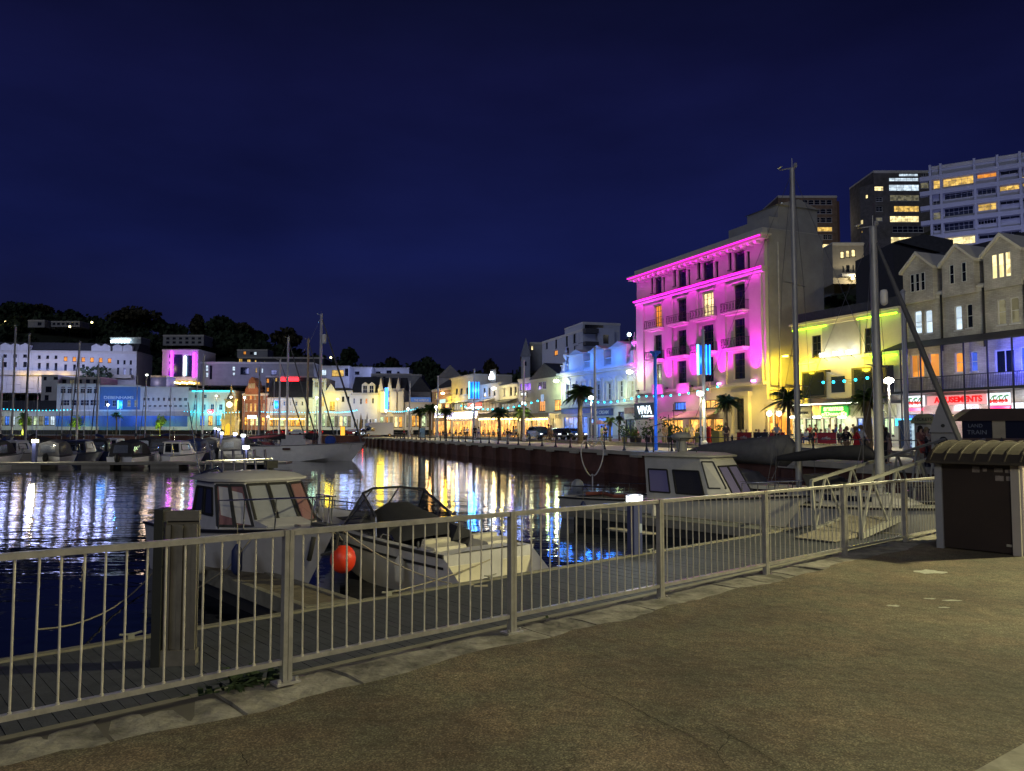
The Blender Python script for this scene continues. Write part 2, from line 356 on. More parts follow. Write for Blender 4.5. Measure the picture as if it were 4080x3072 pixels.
# ================================================================ guard railing
gal = M('galvanised_rail', (.46, .45, .43), .30, .6, var=.3, scale=9, bump=.002, bscale=60)
galb = M('galvanised_bar', (.60, .57, .50), .38, .45, var=.25, scale=12)
gr = thing('guard_railing', 'galvanised steel guard railing with thin upright bars along the near quay edge', 'railing', Q(0, 0, 0)*0+Vector((O1.x, O1.y, 0)), QR)
tilt = -.006
def zt(s): return -.008*s
for k in range(-3, 8):
    s0 = 2.0*k; p = MB(); z0 = zt(s0)
    p.box(s0-.032, s0-.003, -.026, .026, z0-.01, 1.0+z0); p.box(s0+.003, s0+.032, -.026, .026, z0-.01, 1.0+z0); p.box(s0-.003, s0+.003, -.016, .016, z0, .99+z0)
    post = p.build('post', gal, gr)
    q = MB(); q.box(s0-.085, s0+.085, -.055, .055, z0-.004, z0+.012)
    for a in (-.062, .062): q.cyl((s0+a, -.03, z0+.012), (s0+a, -.03, z0+.035), .012, n=6)
    q.build('base_plate', gal, post)
    if k < 7:
        a, b_ = s0+.037, s0+1.963; za, zb = zt(s0), zt(s0+2)
        r = MB()
        r.add([(a, -.021, .962+za), (b_, -.021, .962+zb), (b_, .021, .962+zb), (a, .021, .962+za), (a, -.021, .992+za), (b_, -.021, .992+zb), (b_, .021, .992+zb), (a, .021, .992+za), (a, -.014, 1.0+za), (b_, -.014, 1.0+zb), (b_, .014, 1.0+zb), (a, .014, 1.0+za)],
              [(0, 3, 2, 1), (0, 1, 5, 4), (2, 3, 7, 6), (4, 5, 9, 8), (6, 7, 11, 10), (8, 9, 10, 11), (1, 2, 6, 10, 9, 5), (3, 0, 4, 8, 11, 7)])
        pan0 = r.build('top_rail', gal, gr); r = MB()
        r.add([(a, -.02, .122+za), (b_, -.02, .122+zb), (b_, .02, .122+zb), (a, .02, .122+za), (a, -.02, .154+za), (b_, -.02, .154+zb), (b_, .02, .154+zb), (a, .02, .154+za)],
              [(0, 3, 2, 1), (4, 5, 6, 7), (0, 1, 5, 4), (1, 2, 6, 5), (2, 3, 7, 6), (3, 0, 4, 7)])
        pan = r.build('bottom_rail', gal, gr)
        for i in range(1, 18):
            s = s0+2.0*i/18; z = zt(s); lean = R(-.004, .004)
            bb = MB().cyl((s+lean, 0, .15+z), (s-lean, 0, .96+z), .0065, n=8); bb.cyl((s+lean, 0, .15+z), (s+lean, 0, .163+z), .011, n=8)
            bb.build('bar', galb, pan, 40)

# ================================================================ pontoons by the quay
deckm = M('dark_decking', (.055, .06, .075), .75, var=.3, scale=6, bump=.004, bscale=40)
edgem = M('pontoon_edge', (.20, .19, .15), .8, var=.35, scale=3)
timb = M('weathered_board', (.14, .12, .085), .8, var=.4, scale=5)
def pontoon(label, s0, s1, p0, p1, boards='p', name='pontoon', deck=None, edge=None, ds=.145, root=None):
    """deck boards on a pale edged float, in the near quay's own directions"""
    t = thing(name, label, 'pontoon', (0, 0, 0), QR)
    T = 0
    f_ = MB(); f_.box(s0+.12, s1-.12, p0+.12, p1-.12, WZ-.2, PZ-.14); f_.build('float', M('float_dark', (.03, .03, .03), .6), t)
    d = MB(); lo, hi = (s0, s1) if boards == 'p' else (p0, p1); x = lo+.1
    while x < hi-.1:
        x2 = min(x+ds-.008, hi-.1)
        if boards == 'p': d.box(x, x2, p0+.12, p1-.12, PZ-.06, PZ+R(-.003, .003))
        else: d.box(s0+.12, s1-.12, x, x2, PZ-.06, PZ+R(-.003, .003))
        x += ds
    d.build('deck', deck or deckm, t)
    e_ = MB(); z0, z1 = PZ-.22, PZ+.03
    e_.box(s0, s1, p1-.12, p1, z0, z1); e_.box(s0, s1, p0, p0+.12, z0, z1); e_.box(s0, s0+.12, p0+.12, p1-.12, z0, z1-.002); e_.box(s1-.12, s1, p0+.12, p1-.12, z0, z1-.002)
    e_.build('edge_beam', edge or edgem, t)
    c = MB(); s = s0+1.5
    return t
pt = pontoon('long dark-decked walkway pontoon with pale edge lying under the quay wall', -14, 21.5, 8.25, 11.2)
def cleat(parent, s, p):
    c = MB(); z = PZ+.03; c.box(s-.04, s+.04, p-.03, p+.03, z, z+.05); c.tube([(s-.14, p, z+.075), (s-.05, p, z+.06), (s+.05, p, z+.06), (s+.14, p, z+.075)], .016); c.build('cleat', M('cleat_metal', (.4, .4, .36), .4, .6), parent)
for s in (-3.6, -.2, 3.1, 7.1, 9.3, 14.0): cleat(pt, s, 11.1)
pontoon('timber finger pontoon beside the open speedboat', SF+1.35, SF+2.25, 11.25, 17.5, 's', 'finger_pontoon', timb)
pontoon('grey finger pontoon reaching out between the lamp bollard and the gangway', 19.5, 20.6, 11.25, 19, 's', 'finger_pontoon', M('grey_grating', (.16, .17, .16), .8, var=.3))
pontoon('dark mossy finger pontoon out beyond the lamp bollard', SF+7.0, SF+7.8, 13.0, 24, 's', 'finger_pontoon', M('mossy_boards', (.04, .045, .03), .8))

# steel pile standing in the pontoon
pp = at_Y(715, 2620, 9.35); pp.z = 0
pl = thing('mooring_pile', 'pale steel pile with dark left flange standing before the cabin boat', 'pile', (pp.x, pp.y, 0), RD(8))
stl = M('pile_steel', (.15, .14, .12), .6, .1, var=.35, scale=3)
k = MB(); k.box(-.17, .19, .0, .03, -1.0, .62); 
for x in (-.15, -.01, .15): k.box(x-.028, x+.028, -.055, 0, -.93, .55)
k.build('web', stl, pl)
MB().box(-.2, .2, -.06, .04, .6, .715).build('head_band', stl, pl); MB().box(-.2, .2, -.08, .06, -1.1, -.92).build('foot_band', stl, pl)
MB().box(-.30, -.2, -.1, .22, -3.2, .74).build('flange', M('pile_dark', (.02, .022, .02), .6), pl)
# lamp bollard
lp = at_z(2530, 2212, PZ)
lb = thing('lamp_bollard', 'blue-grey service bollard with a glowing white lamp head on the near pontoon', 'lamp bollard', (lp.x, lp.y, PZ), QR)
k = MB(); k.box(-.14, .14, -.1, .1, 0, 1.13); k.build('pillar', M('bollard_navy', (.05, .06, .16), .4, var=.1), lb)
MB().box(-.155, .155, -.115, .115, 1.13, 1.15).build('collar', gal, lb)
MB().box(-.15, .15, -.11, .11, 1.15, 1.31).build('lamp_head', E('bollard_lamp', (.85, .93, 1), 9), lb)
MB().box(-.16, .16, -.12, .12, 1.31, 1.335).build('cap', gal, lb)
MB().box(.02, .1, -.125, -.1, .5, .7).build('socket_cover', M('sock', (.3, .35, .5), .5), lb)
lamp((0, 0, 1.6), (.8, .9, 1), 60, .1, lb)
sun = bpy.data.lights.new('fill_sun', 'SUN'); sun.energy = .33; sun.angle = RD(25); sun.color = (.80, .86, 1)  # unseen sun added as soft fill on everything facing the camera
suno = bpy.data.objects.new('fill_sun', sun); col.objects.link(suno); suno.rotation_euler = Vector((.35, .80, -.50)).to_track_quat('-Z', 'Y').to_euler()

# ================================================================ dark bin store with a barrel roof
kp = Vector((6.09, 11.09)); kd = Vector((.663, -.748)).normalized()
ks = thing('bin_store', 'dark box store with ribbed barrel roof and pale corner posts beside the railing', 'bin store', (kp.x, kp.y, 0), math.atan2(kd.y, kd.x))
W_, Dp = 1.02, 1.5
cr_ = M('cream_panel', (.30, .28, .27), .55, var=.12); dk = M('brown_panel', (.020, .013, .012), .55, var=.3)
MB().box(.06, W_-.1, .02, Dp-.02, .03, 1.27).build('body', dk, ks)
for a, b_ in ((-.03, .06), (W_-.1, W_)): MB().box(a, b_, -.02, .07, 0, 1.28).build('corner_post', cr_ if a > 0 else M('grey_post', (.22, .23, .27), .5), ks)
MB().box(W_-.1, W_+.02, .07, Dp, .04, 1.27).build('side_panel', M('pinkish_panel', (.58, .50, .46), .5, var=.12), ks)
def arc(n=14, r=1.0, h=.27, z=1.25, ov=.14):
    return [(-ov+(Dp+2*ov)*i/n, z+h*sin(pi*i/n)**.62) for i in range(n+1)]
a0 = arc(); rf = MB(); secs = [[(x, y, z) for y, z in a0]+[(x, y, z-.035) for y, z in a0[::-1]] for x in (-.1, W_+.1)]
rf.loft(secs, closed=True); rf.build('roof', M('brown_roof', (.034, .028, .022), .65, var=.3, scale=4), ks)
rb = MB()
for i in range(7):
    x = -.06+i*(W_+.1)/6
    rb.loft([[(xx, y, z+.003) for y, z in a0]+[(xx, y, z+.02) for y, z in a0[::-1]] for xx in (x, x+.022)], closed=True)
rb.build('roof_ribs', M('brown_rib', (.055, .046, .036), .5), ks)
gb = MB(); gb.prism([(0.0, 1.24)]+[(y, z-.04) for y, z in a0 if 0 <= y <= Dp]+[(Dp, 1.24)], W_-.02, W_+.06, 'x'); gb.build('gable_panel', cr_, ks)
for x, z, w_, h_ in ((.45, 1.14, .09, .08), (.58, 1.14, .05, .05), (.72, 1.14, .1, .055), (.85, 1.13, .06, .05), (.73, 1.03, .1, .07), (.86, 1.03, .06, .06)):
    k = MB(); k.box(x, x+w_, -.002+.018, .02, z-h_/2, z+h_/2); k.build('sticker', M('worn_sticker', (.17, .15, .15), .5, var=.5, scale=30), ks)
MB().box(.84, .9, .0, .02, .12, .15).build('latch', gal, ks)

# the quay's own street lamps, outside the picture to the right and behind: their light falls on the pavement and bows
def quaylamp(label, x, y, h, c, P, tgt=(0, 0, 0)):
    t = thing('street_lamp', label, 'street lamp', (x, y, 0))
    MB().cyl((0, 0, 0), (0, 0, h), .08, .05, 10).build('pole', M('lamp_pole_grey', (.35, .35, .35), .5), t)
    MB().ball((0, 0, h+.12), (.3, .3, .14)).build('lamp_head', E('sodium_white', (1, .85, .5), 8), t)
    lamp((0, 0, h-.15), c, P, .22, t, 'SPOT', tgt, 150, .6); return t
quaylamp('tall street lamp on the quay just beyond the right edge', 15.5, 12.5, 7.5, (1, .90, .46), 14500, (-9, -3, 0))
quaylamp('tall street lamp on the quay behind the viewer', 4.5, -7.5, 7.5, (1, .90, .62), 4000, (-5, 14, 0))

a_ = at_z(4110, 2968, 0); b_ = at_z(3905, 3085, 0); d_ = (b_-a_).normalized(); n_ = Vector((-d_.y, d_.x, 0)); n_ = n_ if n_.x > 0 else -n_
a_ -= d_*3; b_ += d_*2; q_ = [a_, b_, b_+n_*.16, a_+n_*.16]
struct(MB().prism([(p.x, p.y) for p in q_], .0125, .03, 'z'), 'kerb', M('kerb_pale', (.26, .25, .20), .8, var=.4, scale=8, bump=.004))
# ================================================================ buildings
FR = 63.0
wht = M('white_render', (.62, .62, .60), .8, var=.12, scale=.6)
crm = M('cream_render', (.58, .54, .44), .8, var=.15, scale=.6)
gry = M('grey_render', (.34, .34, .34), .8, var=.2, scale=.5)
dgr = M('dark_cladding', (.05, .05, .055), .7, var=.2)
slate = M('slate_roof', (.06, .062, .07), .7, var=.35, scale=2.5)
trim = M('pale_trim', (.60, .58, .52), .7, var=.1)
dfr = M('dark_frame', (.025, .025, .028), .5)
wfr = M('white_frame', (.6, .6, .6), .5, var=.05)
iron = M('black_iron', (.015, .015, .017), .5)
stone = brickmat('pale_stone', (.40, .36, .28), (.31, .28, .22), (.2, .18, .15), 1.6, bw=.6, bh=.22)
stonel = brickmat('warm_stone', (.50, .48, .44), (.41, .39, .36), (.3, .27, .22), 1.6, bw=.6, bh=.22)
redbk = brickmat('red_brick', (.30, .11, .06), (.22, .08, .05), (.25, .2, .15), 4)
G = {
 'd': M('dark_glass', (.010, .014, .022), .12, var=.3, spec=.6),
 'n': M('navy_glass', (.012, .02, .05), .15, var=.3, spec=.6),
 'y': E('warm_room', (1, .62, .14), .8, .55),
 'Y': E('bright_room', (1, .80, .36), 1.3, .5),
 'w': E('white_room', (.72, .88, 1), .95, .4),
 'o': E('orange_room', (1, .36, .05), .85, .35),
 'b': E('blue_room', (.08, .16, .9), .7, .6),
 'p': E('purple_room', (.30, .05, 1), .9, .6),
 'g': E('dim_room', (.55, .50, .30), .22, .6),
 'e': E('shop_room', (1, .46, .08), 1.1, .85, 1.3),
 'v': E('pale_shop_room', (.75, .95, .55), .7, .85, 1.4),
 'c': E('cyan_room', (.1, .65, .95), 1.0, .6),
 'C': E('blue_shop_room', (.08, .25, 1), .7, .8, 1.4),
}
def wallholes(mb, W, D, z0, z1, holes, rev=.18, y0=0):
    xs = sorted({0, W}|{round(a, 3) for h in holes for a in (h[0], h[2])}); zs = sorted({z0, z1}|{round(a, 3) for h in holes for a in (h[1], h[3])})
    H = [tuple(round(a, 3) for a in h) for h in holes]
    vi = {}
    def V(x, z):
        if (x, z) not in vi: vi[(x, z)] = len(mb.v); mb.v.append((x, y0, z))
        return vi[(x, z)]
    for i in range(len(xs)-1):
        for j in range(len(zs)-1):
            cx, cz = (xs[i]+xs[i+1])/2, (zs[j]+zs[j+1])/2
            if any(h[0] < cx < h[2] and h[1] < cz < h[3] for h in H): continue
            mb.f.append((V(xs[i], zs[j]), V(xs[i+1], zs[j]), V(xs[i+1], zs[j+1]), V(xs[i], zs[j+1])))
    for a, b, c, d in H:
        y = y0+rev
        mb.add([(a, y0, b), (c, y0, b), (c, y0, d), (a, y0, d), (a, y, b), (c, y, b), (c, y, d), (a, y, d)], [(0, 4, 5, 1), (1, 5, 6, 2), (2, 6, 7, 3), (3, 7, 4, 0), ])
    mb.add([(0, y0, z0), (W, y0, z0), (W, D, z0), (0, D, z0), (0, y0, z1), (W, y0, z1), (W, D, z1), (0, D, z1)],
           [(4, 5, 6, 7), (1, 2, 6, 5), (2, 3, 7, 6), (3, 0, 4, 7)])
def window(parent, r, g, y0=0, frame=None, nx=2, nz=2, rev=.18, arch=False, fw=None, sill=True):
    a, b, c, d = r; fw = fw or min(.09, (c-a)*.09, (d-b)*.09); y = y0+rev-.07
    m = MB(); m.box(a, a+fw, y, y+.06, b, d); m.box(c-fw, c, y, y+.06, b, d); m.box(a+fw, c-fw, y, y+.06, b, b+fw); m.box(a+fw, c-fw, y, y+.06, d-fw, d)
    for i in range(1, nx): x = a+(c-a)*i/nx; m.box(x-fw*.35, x+fw*.35, y+.004, y+.056, b+fw, d-fw)
    for i in range(1, nz): z = b+(d-b)*i/nz; m.box(a+fw, c-fw, y+.008, y+.052, z-fw*.35, z+fw*.35)
    if sill: m.box(a-.08, c+.08, y0-.07, y0+rev, b-.10, b-.002)
    if arch:
        w_ = c-a; n = 8; zc = d-w_/2   # infill turning the square head into an arch
        for sgn in (0, 1):
            P = [(a+w_/2-w_/2*cos(pi/2*i/n), zc+w_/2*sin(pi/2*i/n)) for i in range(n+1)]+[(a, d)]
            if sgn: P = [(a+c-x, z) for x, z in P][::-1]
            m.prism(P, y-.03, y+.07)
    f_ = m.build('window', frame or dfr, parent)
    MB().add([(a, y+.05, b), (c, y+.05, b), (c, y+.05, d), (a, y+.05, d)], [(0, 1, 2, 3)]).build('pane', G[g], f_)
    return f_
BR = []   # what the buildings cover in the picture, so woods are not planted in front of them
def bld(name, label, pl, px0, px1, pyt, pyb, depth, wall, wins=(), pyref=None, cat='building', off=0, frame=None, cornice=.35, roof=None, zb=None, rev=.18, group=None):
    """box building whose front lies on plane pl; sizes read off the front"""
    s0, _ = pl.hit(px0, pyt); s1, _ = pl.hit(px1, pyt)
    pr = pyref if pyref else (px0+px1)/2
    _, zt = pl.hit(pr, pyt); _, z0 = pl.hit(pr, pyb)
    if zb is not None: z0 = zb
    p = pl.pos(s0); W = s1-s0
    t = thing(name, label, cat, (p.x, p.y, 0), pl.rot, group)
    t2 = {'t': t, 'W': W, 'zt': zt, 'z0': z0, 'pl': pl, 's0': s0, 'D': depth}
    def L(px, py): s, z = pl.hit(px, py); return s-s0, z
    t2['L'] = L
    H = []; WI = []
    for w_ in wins:
        a, zt1 = L(w_[0], (w_[1])); c, _ = L(w_[2], w_[1]); pm = (w_[0]+w_[2])/2
        _, d = L(pm, w_[1]); _, b = L(pm, w_[3])
        a = max(a, .02); c = min(c, W-.02); d = min(d, zt-.05); b = max(b, z0+.02)
        if c-a < .1 or d-b < .1: continue
        H.append((round(a, 3), round(b, 3), round(c, 3), round(d, 3))); WI.append(w_[4:])
    m = MB(); wallholes(m, W, depth, z0-.5 if zb is None else z0, zt, H, rev); m.build('wall', wall, t)
    for h, o in zip(H, WI):
        kw = dict(o[1]) if len(o) > 1 else {}
        kw.pop('rev', 0); window(t, h, o[0], frame=kw.pop('frame', frame), rev=rev, **kw)
    if cornice:
        m = MB(); m.box(-.1, W+.1, -.25, depth+.05, zt-.001, zt+cornice*.5); m.box(-.04, W+.04, -.12, 0.001, zt-.3, zt-.002); m.box(-.0, W, -.05, depth, zt+cornice*.5+.001, zt+cornice); m.build('cornice', trim if roof is None else roof, t)
    y0 = min(pl.pos(s0).y, pl.pos(s1).y)
    BR.append((px0, px1, pyt, pyb, y0))
    return t2
def pbox(B, name, mat, px0, py0, px1, py1, yf, yb, kind=None, label=None):
    a, _ = B['L'](px0, py0); c, _ = B['L'](px1, py0); pm = (px0+px1)/2; _, d = B['L'](pm, py0); _, b = B['L'](pm, py1)
    o = MB().box(a, c, yf, yb, b, d).build(name, mat, B['t'])
    if label: o['label'] = label
    return o, (a, b, c, d)
def row(px0, px1, n, py0, py1, frac, g, dy=0, **kw):
    """n equal openings; g a string of glass keys used in turn; dy = drop of the row from left to right"""
    out = []; st = (px1-px0)/n
    for i in range(n):
        k = g[i % len(g)]
        if k == ' ': continue
        x = px0+st*i; m = st*(1-frac)/2; d = dy*(i+.5)/n
        out.append((x+m, py0+d, x+st-m, py1+d, k, kw))
    return out
def glow(B, px, py, off, c, P, r=0): # unseen lamp put before a facade to wash it with light
    s, z = B['L'](px, py); return lamp((s, -off, z), c, P*GS*(1 if z > 6.2 else .62), max(r, GR), B['t'])
def atext(B, s, px0, py0, py1, px1, mat, yf=-.3, name='lettering', bold=.01, shear=0):
    """lettering filling the box given"""
    a, _ = B['L'](px0, py0); c, _ = B['L'](px1, py0); pm = (px0+px1)/2; _, d = B['L'](pm, py0); _, b = B['L'](pm, py1)
    o = text(s, 1.0, mat, B['t'], (0, 0, 0), name=name, bold=bold, shear=shear)
    xs = [v.co.x for v in o.data.vertices]; ys = [v.co.y for v in o.data.vertices]
    kx = (c-a)/(max(xs)-min(xs)); ky = (d-b)/(max(ys)-min(ys))
    for v in o.data.vertices: v.co.x = (v.co.x-min(xs))*kx; v.co.y = (v.co.y-min(ys))*ky
    o.location = (a, yf, b); return o
def gable_roof(B, mat, h, ov=.3, axis='x', name='roof', z=None):
    W, D = B['W'], B['D']; z = B['zt'] if z is None else z
    if axis == 'x': o = MB().prism([(-ov, z), (D+ov, z), (D/2, z+h)], -ov, W+ov, 'x')
    else: o = MB().prism([(-ov, z), (W+ov, z), (W/2, z+h)], -ov, D+ov, 'y')
    return o.build(name, mat, B['t'])
MG = (1, 0, .86)
GS = .82
GR = .35
# ---------------------------------------------------------------- the tall pink-lit building
bx = [(2607, 2636), (2699, 2734), (2798, 2842), (2922, 2967)]
wn = []
def zrow(r0, r1): # keep one height for a row: read at the right hand column
    _, zt = FA.hit(2945, r0); _, zb = FA.hit(2945, r1); return zt, zb
def py_at(px, z):
    P = None
    lo, hi = 300.0, 2400.0
    for _ in range(40):
        m = (lo+hi)/2
        if FA.hit(px, m)[1] > z: lo = m
        else: hi = m
    return (lo+hi)/2
rows = [(1001, 1075), (1132, 1240), (1269, 1385), (1406, 1510)]
gl = [['n', 'n', 'n', 'n'], ['o', 'n', 'Y', 'n'], ['n', 'n', 'n', 'n'], ['g', 'n', 'n', 'n']]
pkw = M('pink_building_render', (.56, .54, .48), .8, var=.14, scale=.35, bump=.01, bscale=3)
for ri, (r0, r1) in enumerate(rows):
    zt, zb = zrow(r0, r1)
    for ci, (a, c) in enumerate(bx):
        m = (a+c)/2
        if ri == 0:
            wd = c-a
            wn.append((a+1, py_at(m, zt), c-1, py_at(m, zb), gl[ri][ci], dict(nx=1, nz=1)))
            for q0, q1 in ((a-wd*.50, a-wd*.18), (c+wd*.14, c+wd*.44)):
                wn.append((q0, py_at(m, zt), q1, py_at(m, zb), 'd', dict(nx=1, nz=1)))
        else: wn.append((a, py_at(m, zt), c, py_at(m, zb), gl[ri][ci], dict(nx=3, nz=4, sill=False)))
wn += [(2930, 1587, 2972, 1712, 'd', dict(nx=2, nz=1, sill=False)), (2681, 1602, 2732, 1634, 'C', dict(nx=4, nz=1)), (2806, 1593, 2862, 1626, 'e', dict(nx=3, nz=1))]
wn += [(2640, 1672, 2720, 1740, 'e', dict(nx=3, nz=1)), (2745, 1668, 2880, 1740, 'e', dict(nx=4, nz=1))]
PK = bld('hotel_building', 'tall six-storey classical block washed in magenta light with iron balconies', FA, 2535, 3044, 958, 1766, 8.2, pkw, wn, pyref=3040, cornice=0, rev=.3, zb=.2)
t = PK['t']; W = PK['W']; zt = PK['zt']
def fz(py): return FA.hit(3038, py)[1]
mag = E('magenta_strip', (1, .01, .55), 3)
z1, z2, z3 = fz(948), fz(1066), fz(1520)
m = MB(); m.box(-.7, W+.7, -.95, -.002, z1-.25, z1+.1); m.box(-.85, W+.85, -1.15, .3, z1+.101, z1+.3); m.box(-.1, W+.1, -.3, 8.2, z1+.301, z1+1.1); m.build('cornice', trim, t)
k = MB(); n = 22
for i in range(n): x = W*(i+.5)/n; k.box(x-.14, x+.14, -.8, -.003, z1-.55, z1-.252)
k.build('cornice_brackets', trim, t)
MB().box(-.6, W+.6, -1.17, -1.1, z1-.02, z1+.10).build('light_strip', mag, t)
m = MB(); m.box(-.1, W+.15, -.55, -.002, z2-.12, z2+.12); m.box(-.1, W+.1, -.3, -.003, z2-.5, z2-.121); m.build('string_course', trim, t)
MB().box(-.1, W+.1, -.60, -.551, z2-.03, z2+.09).build('light_strip', mag, t)
m = MB(); m.box(-.05, W+.05, -.5, -.002, z3-.35, z3); m.build('string_course', trim, t)
# pilasters between the bays, slim piers and window surrounds
m = MB()
cs = [PK['L'](x, 1300)[0] for x in (2540, 2568, 2652, 2682, 2752, 2782, 2862, 2896, 2992, 3040)]
for i in range(0, 10, 2): m.box(cs[i], cs[i+1], -.22, -.002, z3+.01, z2-.501)
m.build('pilaster', pkw, t)['kind'] = 'thing'
cen = [((PK['L'](a, 1300)[0]+PK['L'](c, 1300)[0])/2, PK['L'](c, 1300)[0]-PK['L'](a, 1300)[0]) for a, c in bx]
m = MB()
for x, w_ in cen:
    zz, _ = zrow(1132, 1240); m.box(x-w_*.62, x+w_*.62, -.12, -.002, zz+.15, zz+.32); m.ball((x, -.08, zz+.75), (w_*.45, .12, .3), 10, 5)
m.build('relief_panels', trim, t)
# balconies
for ci, (x, w_) in enumerate(cen):
    for r0, r1, yes in ((1132, 1240, 1), (1269, 1385, 1)):
        zb = zrow(r0, r1)[1]; hw = w_*.98
        m = MB(); m.box(x-hw, x+hw, -1.15, -.002, zb-.18, zb-.02); m.box(x-hw*.85, x+hw*.85, -.8, -.003, zb-.36, zb-.181); bal = m.build('balcony', trim, t)
        g = MB(); h = 1.0
        for zz in (zb+.05, zb+h): g.box(x-hw+.03, x+hw-.03, -1.12, -1.09, zz, zz+.04); g.box(x-hw+.03, x-hw+.06, -1.09, -.02, zz, zz+.04); g.box(x+hw-.06, x+hw-.03, -1.09, -.02, zz, zz+.04)
        nb = 14
        for i in range(nb+1):
            xx = x-hw+.045+(2*hw-.09)*i/nb; g.box(xx-.012, xx+.012, -1.118, -1.095, zb, zb+h)
            if i < nb and i % 2 == 0: g.cyl((xx+.02, -1.105, zb+.15), (xx+2*hw/nb, -1.105, zb+h-.1), .016, n=5); g.cyl((xx+.02, -1.105, zb+h-.1), (xx+2*hw/nb, -1.105, zb+.15), .016, n=5)
        for i in range(4): yy = -1.0+i*.25; g.box(x-hw+.035, x-hw+.055, yy, yy+.02, zb, zb+h); g.box(x+hw-.055, x+hw-.035, yy, yy+.02, zb, zb+h)
        g.build('railing', iron, bal)
# magenta floods: up the pilasters, down from the cornices
for i, x in enumerate([(cs[0]+cs[1])/2, (cs[2]+cs[3])/2, (cs[4]+cs[5])/2, (cs[6]+cs[7])/2, (cs[8]+cs[9])/2]):
    big = i >= 3
    fx = MB().box(x-.25, x+.25, -.75, -.5, z3+.0, z3+.22).build('floodlight', E('flood_face', (1, .25, .9), 6) if big else iron, t)
    lamp((x, -.95, z3+.45), MG, 3200 if big else 2000, .08, t, 'SPOT', (x, -.05, z3+7.5), 62, .9)
    lamp((x+.9 if i < 4 else x-.6, -3.2, z3+.4), MG, 2700, .1, t, 'SPOT', (x+.5, 0, z3+6), 88, 1)  # wide spots without fixtures, added to even out the magenta wash
for i in range(6):
    x = W*(i+.5)/6
    lamp((x, -.75, z2+.02), MG, 90, None, t, 'AREA', (x, 0, z2-5), size=(W/6, .12))
    lamp((x, -1.05, z1-.3), MG, 40, None, t, 'AREA', (x, -.1, z1-3), size=(W/6, .1))
    lamp((x, -.9, z1-1.0), MG, 5, None, t, 'AREA', (x, -.5, z1+1), size=(W/6, .1))
MB().box(0, W, -.02, 0, 0, .01)
# roof house, chimney bulk
m = MB(); a, zz = PK['L'](2870, 900); b_, _ = PK['L'](3030, 880); m.box(a, b_, 1.2, 7.5, z1+1.1, z1+2.6); m.build('attic_block', gry, t)
m = MB(); m.box(W-5.4, W-.4, 2.4, 8.1, z1+1.09, z1+4.0); m.prism([(2.2, z1+4.001), (8.3, z1+4.001), (5.2, z1+4.9)], W-5.6, W-.2, 'x'); m.build('lift_house', gry, t)
MB().box(W+.001, W+.25, .4, 8.15, 6.5, z1+1.0).build('side_wall', gry, t)
MB().cyl((W+.35, 1.6, 3), (W+.35, 1.6, z1-.4), .08).build('downpipe', M('pale_pipe', (.55, .55, .55), .5), t)
# sign boards at first floor, awnings, sign
sg = M('pink_board', (.55, .4, .5), .6, var=.05)
pbox(PK, 'sign_board', sg, 2616, 1532, 2660, 1571, -.75, -.62); pbox(PK, 'sign_board', sg, 2715, 1527, 2766, 1568, -.75, -.62); pbox(PK, 'sign_board', sg, 2822, 1522, 2848, 1565, -.75, -.62)
for px in (2638, 2741): glow(PK, px, 1560, 1.6, MG, 200)
pk_aw = M('blush_awning', (.50, .36, .32), .8, var=.1)
def awning(B, px0, px1, py0, py1, out, mat, name='awning'):
    a, _ = B['L'](px0, py0); c, _ = B['L'](px1, py0); pm = (px0+px1)/2; _, zt = B['L'](pm, py0); _, zb = B['L'](pm, py1)
    m = MB(); m.add([(a, -.02, zt), (c, -.02, zt), (c, -out, zb), (a, -out, zb), (a, -.02, zt-.06), (c, -.02, zt-.06), (c, -out, zb-.22), (a, -out, zb-.22)], [(3, 2, 1, 0), (4, 5, 6, 7), (0, 4, 7, 3), (1, 2, 6, 5), (3, 7, 6, 2), (0, 1, 5, 4)])
    return m.build(name, mat, B['t'])
awning(PK, 2640, 2730, 1640, 1668, 2.2, pk_aw); awning(PK, 2745, 2868, 1634, 1664, 2.4, pk_aw)
wl = E('white_letters', (.80, .92, 1), 2.2)
_, r = pbox(PK, 'sign_panel', M('sign_black', (.01, .012, .02), .4), 2562, 1606, 2644, 1672, -1.4, -1.3)
atext(PK, 'VIVA', 2575, 1617, 1650, 2634, wl, -1.43, 'sign_lettering', .03)
atext(PK, 'MEDITERRANEAN', 2592, 1655, 1662, 2640, wl, -1.43, 'sign_lettering')
# entrance
m = MB(); a, b, c, d = (*PK['L'](2905, 1760), *PK['L'](2990, 1565)); 
xa = PK['L'](2908, 1600)[0]; xb = PK['L'](2926, 1600)[0]; xc = PK['L'](2976, 1600)[0]; xd = PK['L'](2994, 1600)[0]; zd = fz(1575)
m.box(xa, xb, -.45, -.002, .5, zd); m.box(xc, xd, -.45, -.002, .5, zd); m.box(xa-.2, xd+.2, -.6, -.003, zd+.001, zd+.5); m.build('entrance_surround', crm, t)
m = MB()
for i in range(4): m.box(xa-.4, xd+.4, -.6-.35*(4-i), -.5, .5+.18*i-.02, .5+.18*(i+1))
m.build('steps', crm, t)
glow(PK, 2760, 1610, 2.5, (1, .72, .3), 260); glow(PK, 2870, 1600, 2.0, (1, .75, .2), 300); glow(PK, 3015, 1620, 2.2, (1, .7, .1), 350); glow(PK, 2600, 1690, 2.5, (1, .75, .35), 90); glow(PK, 2700, 1690, 2.5, (1, .75, .4), 150)
glow(PK, 2555, 1520, 1.2, (1, .5, .2), 40)

